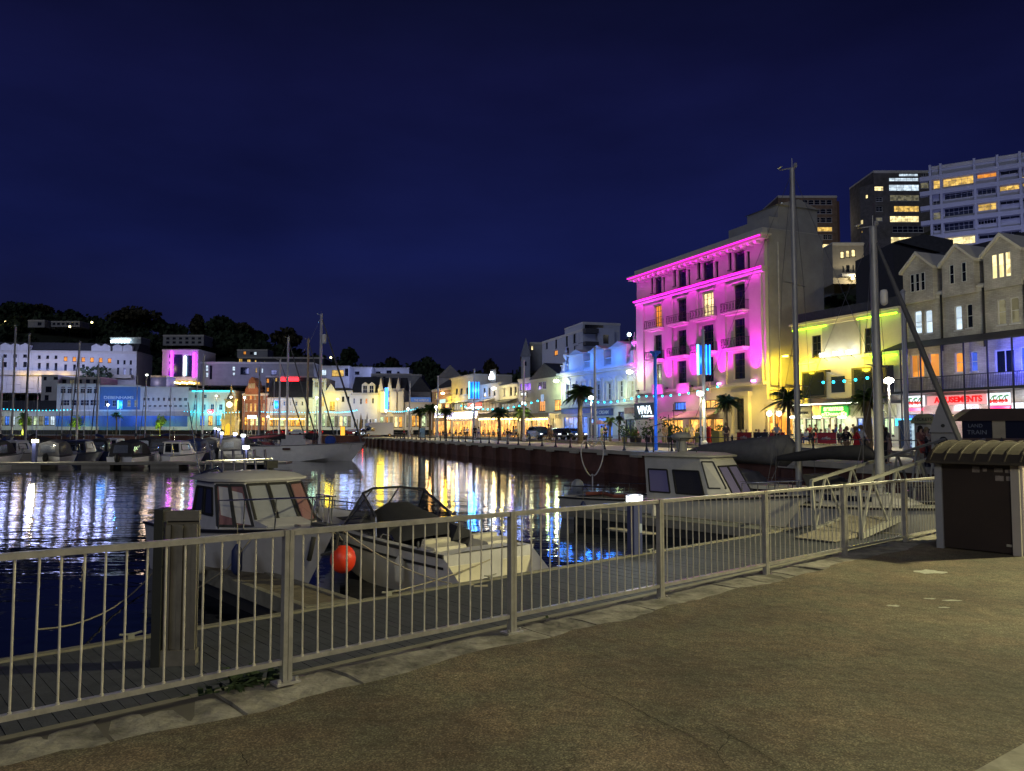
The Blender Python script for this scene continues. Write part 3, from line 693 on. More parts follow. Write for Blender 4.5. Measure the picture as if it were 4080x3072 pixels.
# ---------------------------------------------------------------- low yellow bar under the tall side wall
YB = bld('bar_building', 'low bar with yellow-lit terrace and glowing orange doorway beside the tall block', FA, 3046, 3163, 1600, 1770, 7, crm,
         [(3062, 1640, 3078, 1730, 'e', dict(nx=1, nz=1)), (3083, 1640, 3134, 1745, 'o', dict(nx=2, nz=1, sill=False)), (3142, 1650, 3158, 1730, 'e', dict(nx=1, nz=1))], cornice=.3, zb=.2)
pbox(YB, 'fascia', M('fascia_cream', (.5, .45, .3), .7), 3054, 1610, 3160, 1630, -.35, -.002)
m = MB(); zz = YB['zt']+.3
for i in range(9): x = YB['W']*i/8; m.cyl((x, .3, zz), (x, .3, zz+.9), .02, n=5)
m.cyl((0, .3, zz+.9), (YB['W'], .3, zz+.9), .025, n=5); m.build('terrace_rail', iron, YB['t'])
for px in (3083, 3122):
    s, z = YB['L'](px, 1648); MB().ball((s, -.6, z), .28).build('globe_lamp', E('globe', (1, .9, .62), 12), YB['t']); lamp((s, -1.2, z), (1, .62, .12), 170, .2, YB['t'])
# the sodium lamp on the side wall
s, z = YB['L'](3168, 1421); MB().cbox((s, -1.3, z), (.55, .3, .14)).build('wall_lamp', E('sodium', (1, .66, .05), 22), YB['t']); MB().cyl((s, 0, z+.05), (s, -1.2, z+.05), .04).build('lamp_arm', iron, YB['t'])
lamp((s-.9, -.6, z-.1), (1, .66, .02), 3200, .2, YB['t'], 'SPOT', (s-4.7, 2.5, z-4.5), 140, .9); lamp((s-1.2, 1.0, z-4.5), (1, .66, .02), 1300, .2, YB['t'], 'SPOT', (s-4.7, 4, z-8), 130, 1); lamp((s+.6, -1.4, z-.3), (1, .66, .02), 3600, .2, YB['t'], 'SPOT', (s+4, 0, z-4), 120, 1)

# ---------------------------------------------------------------- pub with the green sign
PB = bld('pub_building', 'two-storey cream pub with green name sign, three floodlights and green light strips', FA, 3164, 3590, 1262, 1775, 9, crm,
         [(3233, 1336, 3270, 1425, 'd', dict(nx=2, nz=3)), (3443, 1306, 3484, 1402, 'd', dict(nx=2, nz=3)),
          (3176, 1668, 3200, 1745, 'v', dict(nx=1, nz=1, sill=False)), (3208, 1668, 3270, 1735, 'v', dict(nx=3, nz=1)), (3278, 1668, 3300, 1748, 'v', dict(nx=1, nz=2, sill=False)), (3304, 1664, 3322, 1748, 'Y', dict(nx=1, nz=1, sill=False)),
          (3328, 1664, 3366, 1735, 'v', dict(nx=2, nz=1)), (3412, 1664, 3475, 1735, 'C', dict(nx=3, nz=1)), (3500, 1664, 3560, 1735, 'v', dict(nx=3, nz=1))], pyref=3377, cornice=0, zb=.2)
t = PB['t']; zt = PB['zt']; W = PB['W']
m = MB(); m.box(-.1, W+.1, -.35, -.002, zt-.45, zt-.12); m.box(-.2, W+.2, -.55, .1, zt-.119, zt+.1); m.build('cornice', crm, t)
MB().box(0, W, .101, 9, zt+.001, zt+1.1).build('parapet', slate, t)
gs = E('green_strip', (.42, 1, .02), 6)
for a in ((3168, 1306, 3303, 1312), (3426, 1257, 3586, 1263), (3445, 1417, 3576, 1423)): pbox(PB, 'light_strip', gs, *a, -.4, -.353 if a[1] < 1400 else -.002)
pbox(PB, 'light_strip', E('yellow_strip', (.9, 1, .05), 5), 3168, 1446, 3248, 1451, -.12, -.002)
pbox(PB, 'grey_panel', M('grey_board', (.33, .33, .32), .7, var=.1), 3278, 1285, 3428, 1420, -.12, -.002)
for px, py in ((3300, 1416), (3353, 1410), (3408, 1404)):
    s, z = PB['L'](px, py); MB().cbox((s, -.75, z), (.45, .3, .3)).build('floodlight', E('white_flood', (1, .97, .72), 25), t); MB().cyl((s, -.75, z-.2), (s, -.1, z-.5), .03).build('bracket', iron, t)
    lamp((s, -.9, z+.4), (1, .93, .62), 24, .12, t)
for px, py in ((3235, 1318), (3505, 1272), (3510, 1440)): glow(PB, px, py, .8, (.5, 1, .05), 18)
for x, y in ((3210, 1475), (3440, 1465)): glow(PB, x, y, 2.2, (1, .72, .03), 620)
# bay windows of the first floor
pbox(PB, 'bay_window', dfr, 3214, 1478, 3310, 1585, -.7, -.002)
pbox(PB, 'bay_glass', G['d'], 3222, 1486, 3302, 1575, -.74, -.702)
a, z0 = PB['L'](3310, 1591); c, z1 = PB['L'](3410, 1482); xm = a+(c-a)*.45
m = MB().prism([(a+.02, z0), (c, z0), (c, z0+(z1-z0)*.52), (xm, z1-.3), (a+.02, z1+.2)], -.6, -.002); m.build('grey_gable', M('grey_panel', (.30, .30, .34), .7, var=.05), t)
pbox(PB, 'gable_window', G['n'], 3331, 1500, 3385, 1564, -.64, -.602)
pbox(PB, 'bay_window', dfr, 3420, 1462, 3560, 1580, -.9, -.003); pbox(PB, 'bay_glass', G['d'], 3432, 1472, 3500, 1570, -.94, -.902)
pbox(PB, 'canopy', dfr, 3165, 1606, 3590, 1614, -1.6, -.002); pbox(PB, 'canopy_light', E('canopy_white', (.95, 1, .7), 6), 3168, 1609, 3470, 1613, -1.66, -1.61)
pbox(PB, 'fascia', M('fascia_olive', (.45, .43, .28), .7), 3176, 1620, 3575, 1660, -.2, -.002)
atext(PB, 'IRISH BAR', 3182, 1640, 1650, 3228, iron, -.24, 'fascia_lettering')
pbox(PB, 'name_board', E('green_sign', (.02, .55, .05), .8), 3286, 1618, 3393, 1659, -.5, -.4)
yl = E('sign_yellow', (1, .95, .35), 2.2)
atext(PB, 'seamus', 3298, 1622, 1637, 3376, yl, -.53, 'sign_lettering', .03); atext(PB, "o'Donnell's", 3290, 1641, 1656, 3390, yl, -.53, 'sign_lettering', .03)
s, z = PB['L'](3270, 1638); m = MB()
m.tube([(s+.5, 0, z+.65), (s-.35, 0, z+.7), (s-.5, 0, z+.1), (s-.15, 0, z-.5), (s+.15, 0, z-.7), (s+.3, 0, z-.2), (s+.5, 0, z+.65)], .09)
for i in range(4): m.cyl((s-.35+.17*i, 0, z+.65), (s-.2+.1*i, 0, z-.35), .03, n=5)
m.build('harp_emblem', E('harp_orange', (1, .45, .08), 2.5), t, loc=(0, -.5, 0))
for px in (3186, 3283, 3383): s, z = PB['L'](px, 1662); MB().cbox((s, -.9, z), (.7, .3, .16)).build('sign_lamp', E('lamp_white', (1, 1, .85), 14), t); lamp((s, -1.2, z-.3), (1, .95, .6), 60, .15, t)
for px in (3240, 3330, 3440, 3540): glow(PB, px, 1640, 3.2, (1, .95, .5), 130)

# ---------------------------------------------------------------- pale stone building with three gables, arcade below
ar = dict(arch=True, nx=1, nz=2, frame=wfr)
SB = bld('stone_building', 'pale stone building with three gabled bays over a red-lit amusement arcade', FA, 3592, 4330, 1190, 1790, 10, stonel,
  [(3641, 1208+30, 3671, 1330, 'w', ar), (3683, 1234, 3713, 1328, 'w', ar), (3802, 1218, 3831, 1315, 'w', ar), (3848, 1211, 3873, 1306, 'd', ar), (3972, 1192, 4006, 1294, 'g', ar), (4022, 1184, 4058, 1288, 'g', ar),
   (3626, 1412, 3680, 1505, 'o', dict(nx=2, nz=1, frame=wfr)), (3700, 1406, 3740, 1502, 'o', dict(nx=1, nz=1, frame=wfr)), (3803, 1404, 3836, 1484, 'o', ar), (3865, 1400, 3893, 1480, 'b', ar), (3962, 1392, 4040, 1486, 'd', dict(nx=2, nz=1, frame=wfr)), (4062, 1380, 4110, 1480, 'b', dict(nx=2, nz=1, frame=wfr)),
   (3588+12, 1650, 3668, 1780, 'C', dict(nx=2, nz=2, sill=False)), (3700, 1650, 3800, 1780, 'Y', dict(nx=3, nz=1, sill=False)), (3905, 1650, 3945, 1760, 'w', dict(nx=1, nz=1)), (3955, 1650, 4040, 1760, 'C', dict(nx=3, nz=1)), (4060, 1640, 4200, 1760, 'w', dict(nx=4, nz=1))], pyref=3650, cornice=.3, zb=.2)
t = SB['t']; zt = SB['zt']; W = SB['W']
for lab, p0, p1, ap, we, yv, g in (('l', 3612, 3732, (3669, 1017), 1045, (3641, 1098, 3706, 1156), 'd'), ('m', 3768, 3896, (3826, 985), 1020, (3797, 1060, 3872, 1122), 'd'), ('r', 3936, 4085, (4003, 943), 985, (3966, 1020, 4051, 1100), 'Y')):
    a = SB['L'](p0, 1100)[0]; c = SB['L'](p1, 1100)[0]; za = SB['L'](*ap)[1]; ze = za-1.35
    m = MB(); m.prism([(a, zt-.4), (c, zt-.4), (c, ze), ((a+c)/2, za), (a, ze)], -.45, 5); gb_ = m.build('gabled_bay', stonel, t)
    m = MB(); m.prism([(a-.2, ze-.1), ((a+c)/2, za+.0), (c+.2, ze-.1), (c+.2, ze+.12), ((a+c)/2, za+.28), (a-.2, ze+.12)], -.7, 5.1); m.build('gable_coping', trim, gb_)
    x0, z1_ = SB['L'](yv[0], yv[1]); x1, z0_ = SB['L'](yv[2], yv[3])
    for i in range(3):
        xx = x0+(x1-x0)*i/3; ww = (x1-x0)/3
        if lab == 'm' and i == 1: continue
        window(gb_, (xx+.06, z0_, xx+ww-.06, z1_), g, y0=-.62, frame=wfr, nx=1, nz=2, rev=.16, sill=False)
m = MB(); m.prism([(0.6, zt+.3), (10, zt+.3), (8.5, zt+4.3), (3.2, zt+4.3)], .2, W, 'x'); m.build('roof', slate, t)
for px in (3612, 3756, 3925, 4090): x = SB['L'](px, 1250)[0]; MB().cyl((x, -.15, 8.2), (x, -.15, zt-.1), .09).build('downpipe', iron, t)
_, zc0 = SB['L'](3650, 1395); m = MB()
m.add([(-.3, -.02, zc0+.75), (W, -.02, zc0+.75), (W, -2.3, zc0), (-.3, -2.3, zc0), (-.3, -.02, zc0+.6), (W, -.02, zc0+.6), (W, -2.3, zc0-.12), (-.3, -2.3, zc0-.12)], [(0, 1, 2, 3), (7, 6, 5, 4), (3, 2, 6, 7), (0, 3, 7, 4), (1, 5, 6, 2)]); m.build('veranda_roof', slate, t)
m = MB(); _, zf = SB['L'](3650, 1568)
m.box(-.3, W, -2.4, -.002, zf-.1, zf+.1); m.build('balcony_floor', dfr, t)
m = MB(); m.box(-.3, W, -2.38, -2.34, zf+1.1, zf+1.16)
for i in range(120): x = -.3+(W+.3)*i/119; m.box(x-.012, x+.012, -2.37, -2.35, zf+.1, zf+1.1)
for i in range(9): x = -.25+(W+.2)*i/8; m.cyl((x, -2.32, zf-3), (x, -2.32, zc0-.1), .07)
m.build('balcony_railing', iron, t)
wb_ = E('lit_white_board', (.85, .92, 1), 1.0); rd = E('red_band', (1, .02, .12), 3.5)
cho = E('cherry_red', (.9, .02, .01), .35); chg = M('leaf_green', (.02, .2, .03), .6)
for nm, bb, rr in (('a', (3620, 1578, 3702, 1620), (3632, 1626, 3696, 1638)), ('b', (3952, 1566, 4044, 1614), (3966, 1618, 4044, 1633))):
    o, (x0, z0_, x1, z1_) = pbox(SB, 'picture_sign', wb_, *bb, -.6, -.5); pbox(SB, 'red_sign_band', rd, *rr, -.6, -.5)
    m = MB(); m2 = MB(); h = z1_-z0_
    for i in range(3):
        x = x0+(x1-x0)*(.25+.26*i); zc = (z0_+z1_)/2-.05
        m.ball((x-.16, -.63, zc-.12), (.15, .05, .15)); m.ball((x+.13, -.63, zc-.1), (.15, .05, .15)); m2.cyl((x-.14, -.66, zc), (x+.1, -.66, zc+.3), .035, n=5); m2.cyl((x+.13, -.66, zc), (x+.1, -.66, zc+.3), .035, n=5); m2.ball((x+.25, -.66, zc+.28), (.14, .03, .06))
    m.build('cherries', cho, o); m2.build('cherry_stalks', chg, o)
pbox(SB, 'arcade_fascia', E('pink_fascia', (1, .42, .42), .55), 3708, 1574, 3946, 1612, -.45, -.3)
atext(SB, 'AMUSEMENTS', 3738, 1579, 1604, 3930, E('red_letters', (1, .0, .0), 1.1), -.5, 'sign_lettering', .04)
x, z = SB['L'](3855, 1641); m = MB(); rr = 1.25
m.prism([(x+rr*cos(pi*i/16), z+rr*.95*sin(pi*i/16)) for i in range(17)], -.12, -.002); fan = m.build('fan_window', wfr, t)
m = MB(); m.prism([(x+rr*.85*cos(pi*i/16), z+.1+rr*.78*sin(pi*i/16)) for i in range(17)], -.15, -.121); m.build('pane', G['w'], fan)
m = MB()
for i in range(1, 6): m.cyl((x, -.17, z+.1), (x+rr*.85*cos(pi*i/6), -.17, z+.1+rr*.78*sin(pi*i/6)), .03, n=5)
m.build('glazing_bars', wfr, fan)
pbox(SB, 'lit_shop_sign', E('cyan_sign', (.05, .55, 1), 2.6), 3590, 1668, 3660, 1696, -.7, -.4)
pbox(SB, 'lit_shop_sign', wb_, 4052, 1604, 4150, 1626, -.6, -.4)
for px, c, P in ((3640, (.9, .95, 1), 220), (3700, (1, .6, .6), 120), (3830, (1, .5, .5), 200), (3900, (1, .6, .55), 200), (4000, (.9, .9, 1), 260), (4100, (.8, .85, 1), 260)): glow(SB, px, 1632, 2.0, c, P*1.2)
glow(SB, 3650, 1690, 2.5, (.5, .8, 1), 130)
glow(SB, 4095, 1430, 1.0, (.03, .05, 1), 420); glow(SB, 4160, 1440, 1.5, (.03, .05, 1), 900); glow(SB, 3660, 1440, 1.8, (1, .6, .3), 30); glow(SB, 3850, 1440, 1.8, (.7, .6, .6), 30); glow(SB, 3990, 1440, 1.8, (.5, .55, 1), 50)

# ---------------------------------------------------------------- the white classical building
ww = dict(nx=2, nz=3, frame=wfr)
WC = bld('classical_building', 'white classical two-storey building with balustrade, three pediments and two urns', FA, 2238, 2533, 1466, 1768, 10, wht,
   [(2256, 1530, 2272, 1600, 'd', ww), (2318, 1532, 2334, 1600, 'd', ww), (2378, 1530, 2392, 1594, 'd', ww), (2422, 1526, 2437, 1593, 'd', ww), (2469, 1514, 2483, 1582, 'd', ww), (2513, 1510, 2528, 1580, 'g', ww),
    (2246, 1660, 2340, 1742, 'C', dict(nx=5, nz=1)), (2346, 1664, 2375, 1742, 'd', dict(nx=2, nz=1)), (2380, 1664, 2440, 1742, 'C', dict(nx=3, nz=1)), (2462, 1640, 2486, 1668, 'd', dict(arch=True, nx=1, nz=1)), (2490, 1670, 2526, 1742, 'd', dict(nx=2, nz=1))], pyref=2400, cornice=0, zb=.2)
t = WC['t']; zt = WC['zt']; W = WC['W']
m = MB(); m.box(-.5, W+.1, -.8, -.002, zt-.3, zt+.02); m.box(-.3, W+.1, -.45, -.003, zt-.65, zt-.301); m.box(0, W, -.1, -.004, zt-1.5, zt-1.3); m.build('cornice', wht, t)
bf = M('baluster_white', (.6, .6, .6), .7, var=.1)
m = MB(); m.box(0, W, -.3, .1, zt+.021, zt+.35); m.box(0, W, -.3, .1, zt+1.2, zt+1.4); n = int(W/.32)
for i in range(n): x = W*(i+.5)/n; m.lathe([(.05, .35), (.1, .55), (.05, .85), (.07, 1.2)], (x, -.1, zt), 6)
m.build('balustrade', bf, t)
for a, b_ in ((2277, 2334), (2362, 2418), (2446, 2508)):
    x0 = WC['L'](a, 1400)[0]; x1 = WC['L'](b_, 1400)[0]
    m = MB(); m.box(x0, x1, -.5, 1.2, zt+.02, zt+2.5); m.box(x0-.3, x1+.3, -.7, 1.3, zt+2.501, zt+2.75); m.prism([(x0+.1, zt+2.751), (x1-.1, zt+2.751), ((x0+x1)/2, zt+3.45)], -.6, 1.2); m.build('pediment_block', wht, t)
for px in (2257, 2530):
    x = WC['L'](px, 1400)[0]; m = MB(); m.box(x-.4, x+.4, -.5, .4, zt+.02, zt+1.75)
    m.lathe([(.28, 1.75), (.12, 2.0), (.15, 2.15), (.5, 2.7), (.55, 3.0), (.25, 3.2), (.18, 3.45), (.28, 3.6), (.12, 3.8), (.06, 4.3)], (x, -.05, zt), 10); m.build('urn', wht, t, 50)
m = MB()
for px in (2242, 2296, 2352, 2404, 2452, 2500): x = WC['L'](px, 1500)[0]; m.box(x-.18, x+.18, -.2, -.002, 5.9, zt-1.51)
m.box(0, W, -.3, -.003, 5.3, 5.7); m.build('pilasters', wht, t)
for px in (2264, 2326, 2385, 2429, 2476, 2520):
    x = WC['L'](px, 1500)[0]; _, z = WC['L'](px, 1522); m = MB(); m.box(x-1.0, x+1.0, -.3, -.002, z+.1, z+.25); m.prism([(x-1.0, z+.251), (x+1.0, z+.251), (x, z+.85)], -.28, -.003)
    for sg_ in (-1, 1): m.box(x+sg_*.78-.1, x+sg_*.78+.1, -.16, -.002, z-2.7, z+.099)
    m.build('window_hood', wht, t)
pbox(WC, 'shop_fascia', M('blue_fascia', (.08, .14, .35), .6), 2244, 1628, 2360, 1648, -.4, -.002); pbox(WC, 'shop_fascia', M('navy_fascia', (.04, .07, .2), .6), 2364, 1628, 2444, 1656, -.4, -.002)
atext(WC, 'ICE CREAM', 2376, 1636, 1650, 2434, wfr, -.44, 'sign_lettering', .01)
pbox(WC, 'menu_board', M('brown_sign', (.25, .14, .12), .6), 2492, 1624, 2530, 1648, -.2, -.002)
for i, px in enumerate((2270, 2310, 2350, 2390, 2430, 2470, 2508)):
    glow(WC, px, 1480-i*6, 3.5, (.02, .16, 1), 250, .3)
for i in range(3): x = W*(i+.5)/3; lamp((x, -1.6, zt+1.2), (.05, .28, 1), 80, .3, t)
glow(WC, 2300, 1680, 2.5, (.1, .25, 1), 380); glow(WC, 2410, 1690, 2.5, (.15, .5, 1), 300); glow(WC, 2505, 1560, 1.6, (.75, 1, .45), 240); glow(WC, 2250, 1560, 1.5, (.7, 1, .45), 240); glow(WC, 2480, 1640, 2.5, (.8, .9, .6), 200); glow(WC, 2450, 1560, 3, (.4, .7, 1), 90)

# ---------------------------------------------------------------- the row of restaurants
B6 = bld('restaurant_building', 'cream restaurant with low gabled roof and lit orange balcony doors', FA, 2116, 2237, 1506, 1768, 9, crm,
   [(2141, 1520, 2176, 1552, 'd', dict(nx=2, nz=1, frame=wfr)), (2147, 1596, 2172, 1639, 'o', dict(nx=3, nz=2)), (2208, 1592, 2236, 1636, 'e', dict(nx=3, nz=2)), (2118, 1668, 2190, 1742, 'e', dict(nx=4, nz=1)), (2200, 1668, 2215, 1742, 'g', dict(nx=1, nz=1))], cornice=.2, zb=.2)
gable_roof(B6, slate, 2.6, axis='y')
pbox(B6, 'hanging_sign', E('dim_sign', (.3, .5, .9), .5), 2176, 1572, 2186, 1600, -1.0, -.9); pbox(B6, 'hanging_sign', M('dark_sign', (.03, .04, .09), .5), 2225, 1652, 2238, 1668, -.6, -.5)
glow(B6, 2180, 1560, 3, (.9, .85, .4), 120); glow(B6, 2225, 1550, 2, (.7, 1, .45), 260); glow(B6, 2150, 1680, 3, (1, .8, .4), 300); glow(B6, 2222, 1690, 3, (.9, .9, .5), 200)
awning(B6, 2118, 2192, 1645, 1660, 2.4, M('grey_awning', (.25, .25, .24), .8))
B5 = bld('lounge_building', 'narrow flat-fronted lounge bar with a purple-lit upstairs window', FA, 2066, 2116, 1512, 1768, 9, wht,
   [(2071, 1528, 2079, 1556, 'p', dict(nx=1, nz=1)), (2086, 1527, 2114, 1556, 'p', dict(nx=2, nz=1)), (2068, 1600, 2112, 1636, 'g', dict(nx=4, nz=1)), (2068, 1668, 2112, 1742, 'e', dict(nx=3, nz=1))], cornice=.25, zb=.2)
pbox(B5, 'sign_frame', dfr, 2091, 1560, 2119, 1583, -.9, -.8); atext(B5, 'weeg', 2095, 1566, 1578, 2114, wl, -.93, 'sign_lettering', .03)
glow(B5, 2090, 1545, 2.5, (.4, .3, 1), 120); glow(B5, 2090, 1680, 3, (1, .8, .4), 260); glow(B5, 2090, 1590, 3, (1, .8, .4), 90)
B4 = bld('restaurant_building', 'plain yellow-lit restaurant with three small upstairs windows and a long canopy', FA, 1990, 2064, 1536, 1768, 9, crm,
   [(2006, 1545, 2014, 1578, 'g', dict(nx=1, nz=2)), (2031, 1543, 2040, 1576, 'd', dict(nx=1, nz=2)), (2050, 1541, 2058, 1574, 'd', dict(nx=1, nz=2)), (1994, 1606, 2060, 1640, 'g', dict(nx=5, nz=1)), (1994, 1670, 2060, 1742, 'e', dict(nx=5, nz=1))], cornice=.25, zb=.2)
glow(B4, 2012, 1572, 2.2, (1, .85, .25), 330); glow(B4, 2045, 1575, 2.2, (1, .85, .35), 260); glow(B4, 2030, 1685, 3, (1, .75, .25), 380)
awning(B4, 1992, 2062, 1590, 1602, 2, M('dark_awning', (.08, .08, .08), .8))
B3 = bld('restaurant_building', 'blue-tinted flat restaurant with rooftop crest sign and a red shop board', FA, 1908, 1988, 1534, 1768, 9, wht,
   [(1926, 1546, 1934, 1580, 'd', dict(nx=1, nz=2)), (1946, 1545, 1954, 1578, 'd', dict(nx=1, nz=2)), (1966, 1544, 1974, 1576, 'd', dict(nx=1, nz=2)), (1912, 1600, 1984, 1640, 'g', dict(nx=6, nz=1)), (1912, 1670, 1984, 1742, 'e', dict(nx=5, nz=1))], cornice=.3, zb=.2)
a, z = B3['L'](1948, 1502); m = MB()
for i in range(5): m.cbox((a-1.0+.5*i, .6, z-.1+.25*(2-abs(i-2))), (.42, .15, .7+.35*(2-abs(i-2))))
m.build('roof_crest_sign', E('crest', (.85, .95, 1), 14), B3['t']); MB().box(a-1.6, a+1.6, .9, 1.0, z-1.4, z+1.6).build('sign_board', dgr, B3['t'])
pbox(B3, 'shop_board', E('red_board', (.8, .05, .04), .8), 1890, 1604, 1944, 1622, -1.5, -1.3); pbox(B3, 'light_strip', E('warm_tube', (1, .9, .7), 8), 1886, 1623, 1946, 1627, -1.6, -1.5)
awning(B3, 1912, 1972, 1588, 1600, 2.4, crm)
glow(B3, 1930, 1560, 3, (.1, .35, 1), 500); glow(B3, 1970, 1568, 1.8, (1, .8, .6), 200); glow(B3, 1948, 1685, 3, (1, .7, .25), 380); glow(B3, 1948, 1504, 2, (.7, .85, 1), 200)
B2 = bld('hotel_building', 'square cream hotel with railed balcony, yellow-lit below and grey above', FA, 1799, 1886, 1504, 1768, 9, crm,
   [(1815, 1548, 1824, 1572, 'd', dict(nx=1, nz=2)), (1834, 1547, 1843, 1571, 'd', dict(nx=1, nz=2)), (1858, 1544, 1868, 1570, 'd', dict(nx=1, nz=2)), (1806, 1606, 1836, 1634, 'g', dict(nx=3, nz=1)), (1845, 1604, 1876, 1632, 'g', dict(nx=3, nz=1)), (1802, 1676, 1882, 1744, 'e', dict(nx=6, nz=1))], cornice=.4, zb=.2)
m = MB(); x0, z = B2['L'](1800, 1604); x1 = B2['W']; m.box(0, x1, -1.4, -.002, z-.2, z); m.box(0, x1, -1.38, -1.34, z+1.2, z+1.3)
for i in range(44): x = x1*i/43; m.box(x-.03, x+.03, -1.37, -1.35, z, z+1.2)
m.build('balcony', trim, B2['t'])
glow(B2, 1815, 1590, 2.4, (1, .70, .02), 800); glow(B2, 1845, 1600, 2.4, (1, .8, .15), 450); glow(B2, 1875, 1570, 3, (.2, .45, 1), 350); glow(B2, 1840, 1690, 3, (1, .75, .3), 400)
B1 = bld('inn_building', 'narrow brown inn at the street corner under an orange street lamp', FA, 1722, 1797, 1552, 1768, 9, M('brown_render', (.36, .25, .15), .8, var=.2),
   [(1734, 1566, 1744, 1590, 'd', dict(nx=1, nz=2, frame=wfr)), (1740, 1608, 1758, 1636, 'd', dict(nx=2, nz=2, frame=wfr)), (1772, 1600, 1790, 1626, 'e', dict(nx=2, nz=1)), (1726, 1676, 1794, 1744, 'e', dict(nx=5, nz=1))], cornice=.3, zb=.2)
gable_roof(B1, slate, 3)
pbox(B1, 'sign_board', E('teal_sign', (.25, .7, .75), .9), 1771, 1591, 1793, 1606, -1.2, -1.1)
glow(B1, 1764, 1575, 3, (1, .5, .15), 700); glow(B1, 1750, 1690, 3, (1, .7, .3), 380)
# glowing fascia bars and bulb rows over the terraces
def terrace(B, label, px0, px1, py0, py1, mat, off=3.0, n=0, bulb=None):
    """flat glazed canopy front standing before a restaurant"""
    a, _ = B['L'](px0, py0); c, _ = B['L'](px1, py0); pm = (px0+px1)/2; _, zt = B['L'](pm, py0)
    # nearer plane: shrink to keep the measured outline
    pl = Plane(B['pl'].p-B['pl'].n*off, B['pl'].d); s0, zt = pl.hit(px0, py0); s1, zb = pl.hit(px1, py1); p = pl.pos(s0); W = s1-s0
    t = thing('terrace_canopy', label, 'canopy', (p.x, p.y, 0), pl.rot, 'canopies over the restaurant terraces')
    MB().box(0, W, 0, off-.4, zt+.02, zt+.12).build('canopy_roof', M('canopy_cloth', (.3, .27, .2), .8, var=.15), t)
    MB().box(0, W, -.08, -.002, zb, zt+.1).build('fascia', mat, t)
    m = MB(); k = max(2, int(W/3.5))
    for i in range(k+1): m.cyl((W*i/k, .05, .48), (W*i/k, .05, zt), .05, n=6)
    m.build('post', wfr, t)
    if n:
        for i in range(n): x = W*(i+.5)/n; MB().ball((x, -.1, zb-.35), .17, 6, 4).build('bulb', bulb, t)
    for i in range(max(1, int(W/5))): x = W*(i+.5)/max(1, int(W/5)); lamp((x, 1.2, zt-.5), (1, .68, .2), 170, .2, t)
    return t
fb = E('fascia_white', (.72, .66, 1), 4.5); blb = E('warm_bulb', (1, .70, .25), 9); blw = E('white_bulb', (1, .88, .60), 9)
terrace(B1, 'canopy with glowing lilac fascia and bulbs before the brown corner inn', 1733, 1773, 1646, 1654, fb, n=7, bulb=blw)
terrace(B2, 'long canopy with glowing lilac fascia and bulbs before the square cream hotel', 1782, 1902, 1648, 1655, fb, n=15, bulb=blw)
terrace(B3, 'canopy with dull fascia and warm bulbs before the blue-tinted restaurant', 1908, 1984, 1650, 1661, M('tan_fascia', (.4, .3, .15), .7), n=10, bulb=blb)
terrace(B4, 'canopy with yellow fascia and warm bulbs before the plain yellow-lit restaurant', 1996, 2064, 1652, 1660, M('tan_fascia'), n=9, bulb=blb)
terrace(B6, 'canopy with pale fascia and warm bulbs before the gabled restaurant', 2072, 2186, 1652, 1660, M('tan_fascia'), n=13, bulb=blb)
# ================================================================ far quay (right), promenade, road
def qx(Y): return 28.4-.345*Y
def QL(Y, off=0, z=.15):  # point on the right hand quay line; off = metres away from the water
    n = Vector((1, .345)).normalized(); return Vector((qx(Y)+n.x*off, Y+n.y*off, z))
prom = M('promenade_concrete', (.50, .46, .36), .8, var=.25, scale=.8)
road = M('road_tarmac', (.13, .12, .10), .75, var=.3, scale=.5)
YE = 192.0
def strip(name, o0, o1, z, mat, Y0=18, Y1=YE, n=30, bottom=None):
    m = MB(); vs = []; 
    for i in range(n+1):
        Y = Y0+(Y1-Y0)*i/n; a = QL(Y, o0, z); b = QL(Y, o1, z); vs += [a, b]
        if bottom is not None: pass
    m.add(vs, [(2*i, 2*i+1, 2*i+3, 2*i+2) for i in range(n)])
    return struct(m, name, mat)
strip('promenade', -.05, 9, .15, prom)
strip('upper_pavement', 9.6, 60, .5, road, 10)
m = MB()
for k in range(2):
    for i in range(24):
        Y0 = 20+i*7.2; a = QL(Y0, 9+.3*k, 0); b = QL(Y0+7.2, 9+.3*k, 0); c = QL(Y0+7.2, 9.62, 0); d = QL(Y0, 9.62, 0)
        m.prism([(a.x, a.y), (b.x, b.y), (c.x, c.y), (d.x, d.y)], .15+.175*k, .15+.175*(k+1)+.001*k, 'z')
struct(m, 'steps', M('step_stone', (.22, .2, .16), .8, var=.3))
# the wall: dark, weedy, with buttress piers and a pale cap
wallm = M('harbour_wall_stone', (.13, .06, .045), .85, var=.6, scale=.35, bump=.03, bscale=2)
m = MB()
A = QL(16, 0); B = QL(YE, 0); A2 = QL(16, 3); B2_ = QL(YE, 3)
m.prism([(A.x, A.y), (B.x, B.y), (B2_.x, B2_.y), (A2.x, A2.y)], -4, -.12, 'z')
Y = 24
while Y < YE:
    a = QL(Y, -.42); b = QL(Y+.9, -.42); c = QL(Y+.9, .02); d = QL(Y, .02)
    m.prism([(a.x, a.y), (b.x, b.y), (c.x, c.y), (d.x, d.y)], -4, -.25, 'z'); Y += 5.2
struct(m, 'harbour_wall', wallm)
m = MB(); a = QL(16, -.18); b = QL(YE, -.18); c = QL(YE, .5); d = QL(16, .5)
m.prism([(a.x, a.y), (b.x, b.y), (c.x, c.y), (d.x, d.y)], -.121, .154, 'z')
Y = 24
while Y < YE:
    a = QL(Y-.15, -.5); b = QL(Y+1.05, -.5); c = QL(Y+1.05, -.17); d = QL(Y-.15, -.17)
    m.prism([(a.x, a.y), (b.x, b.y), (c.x, c.y), (d.x, d.y)], -.25, -.06, 'z'); Y += 5.2
struct(m, 'wall_cap', prom)
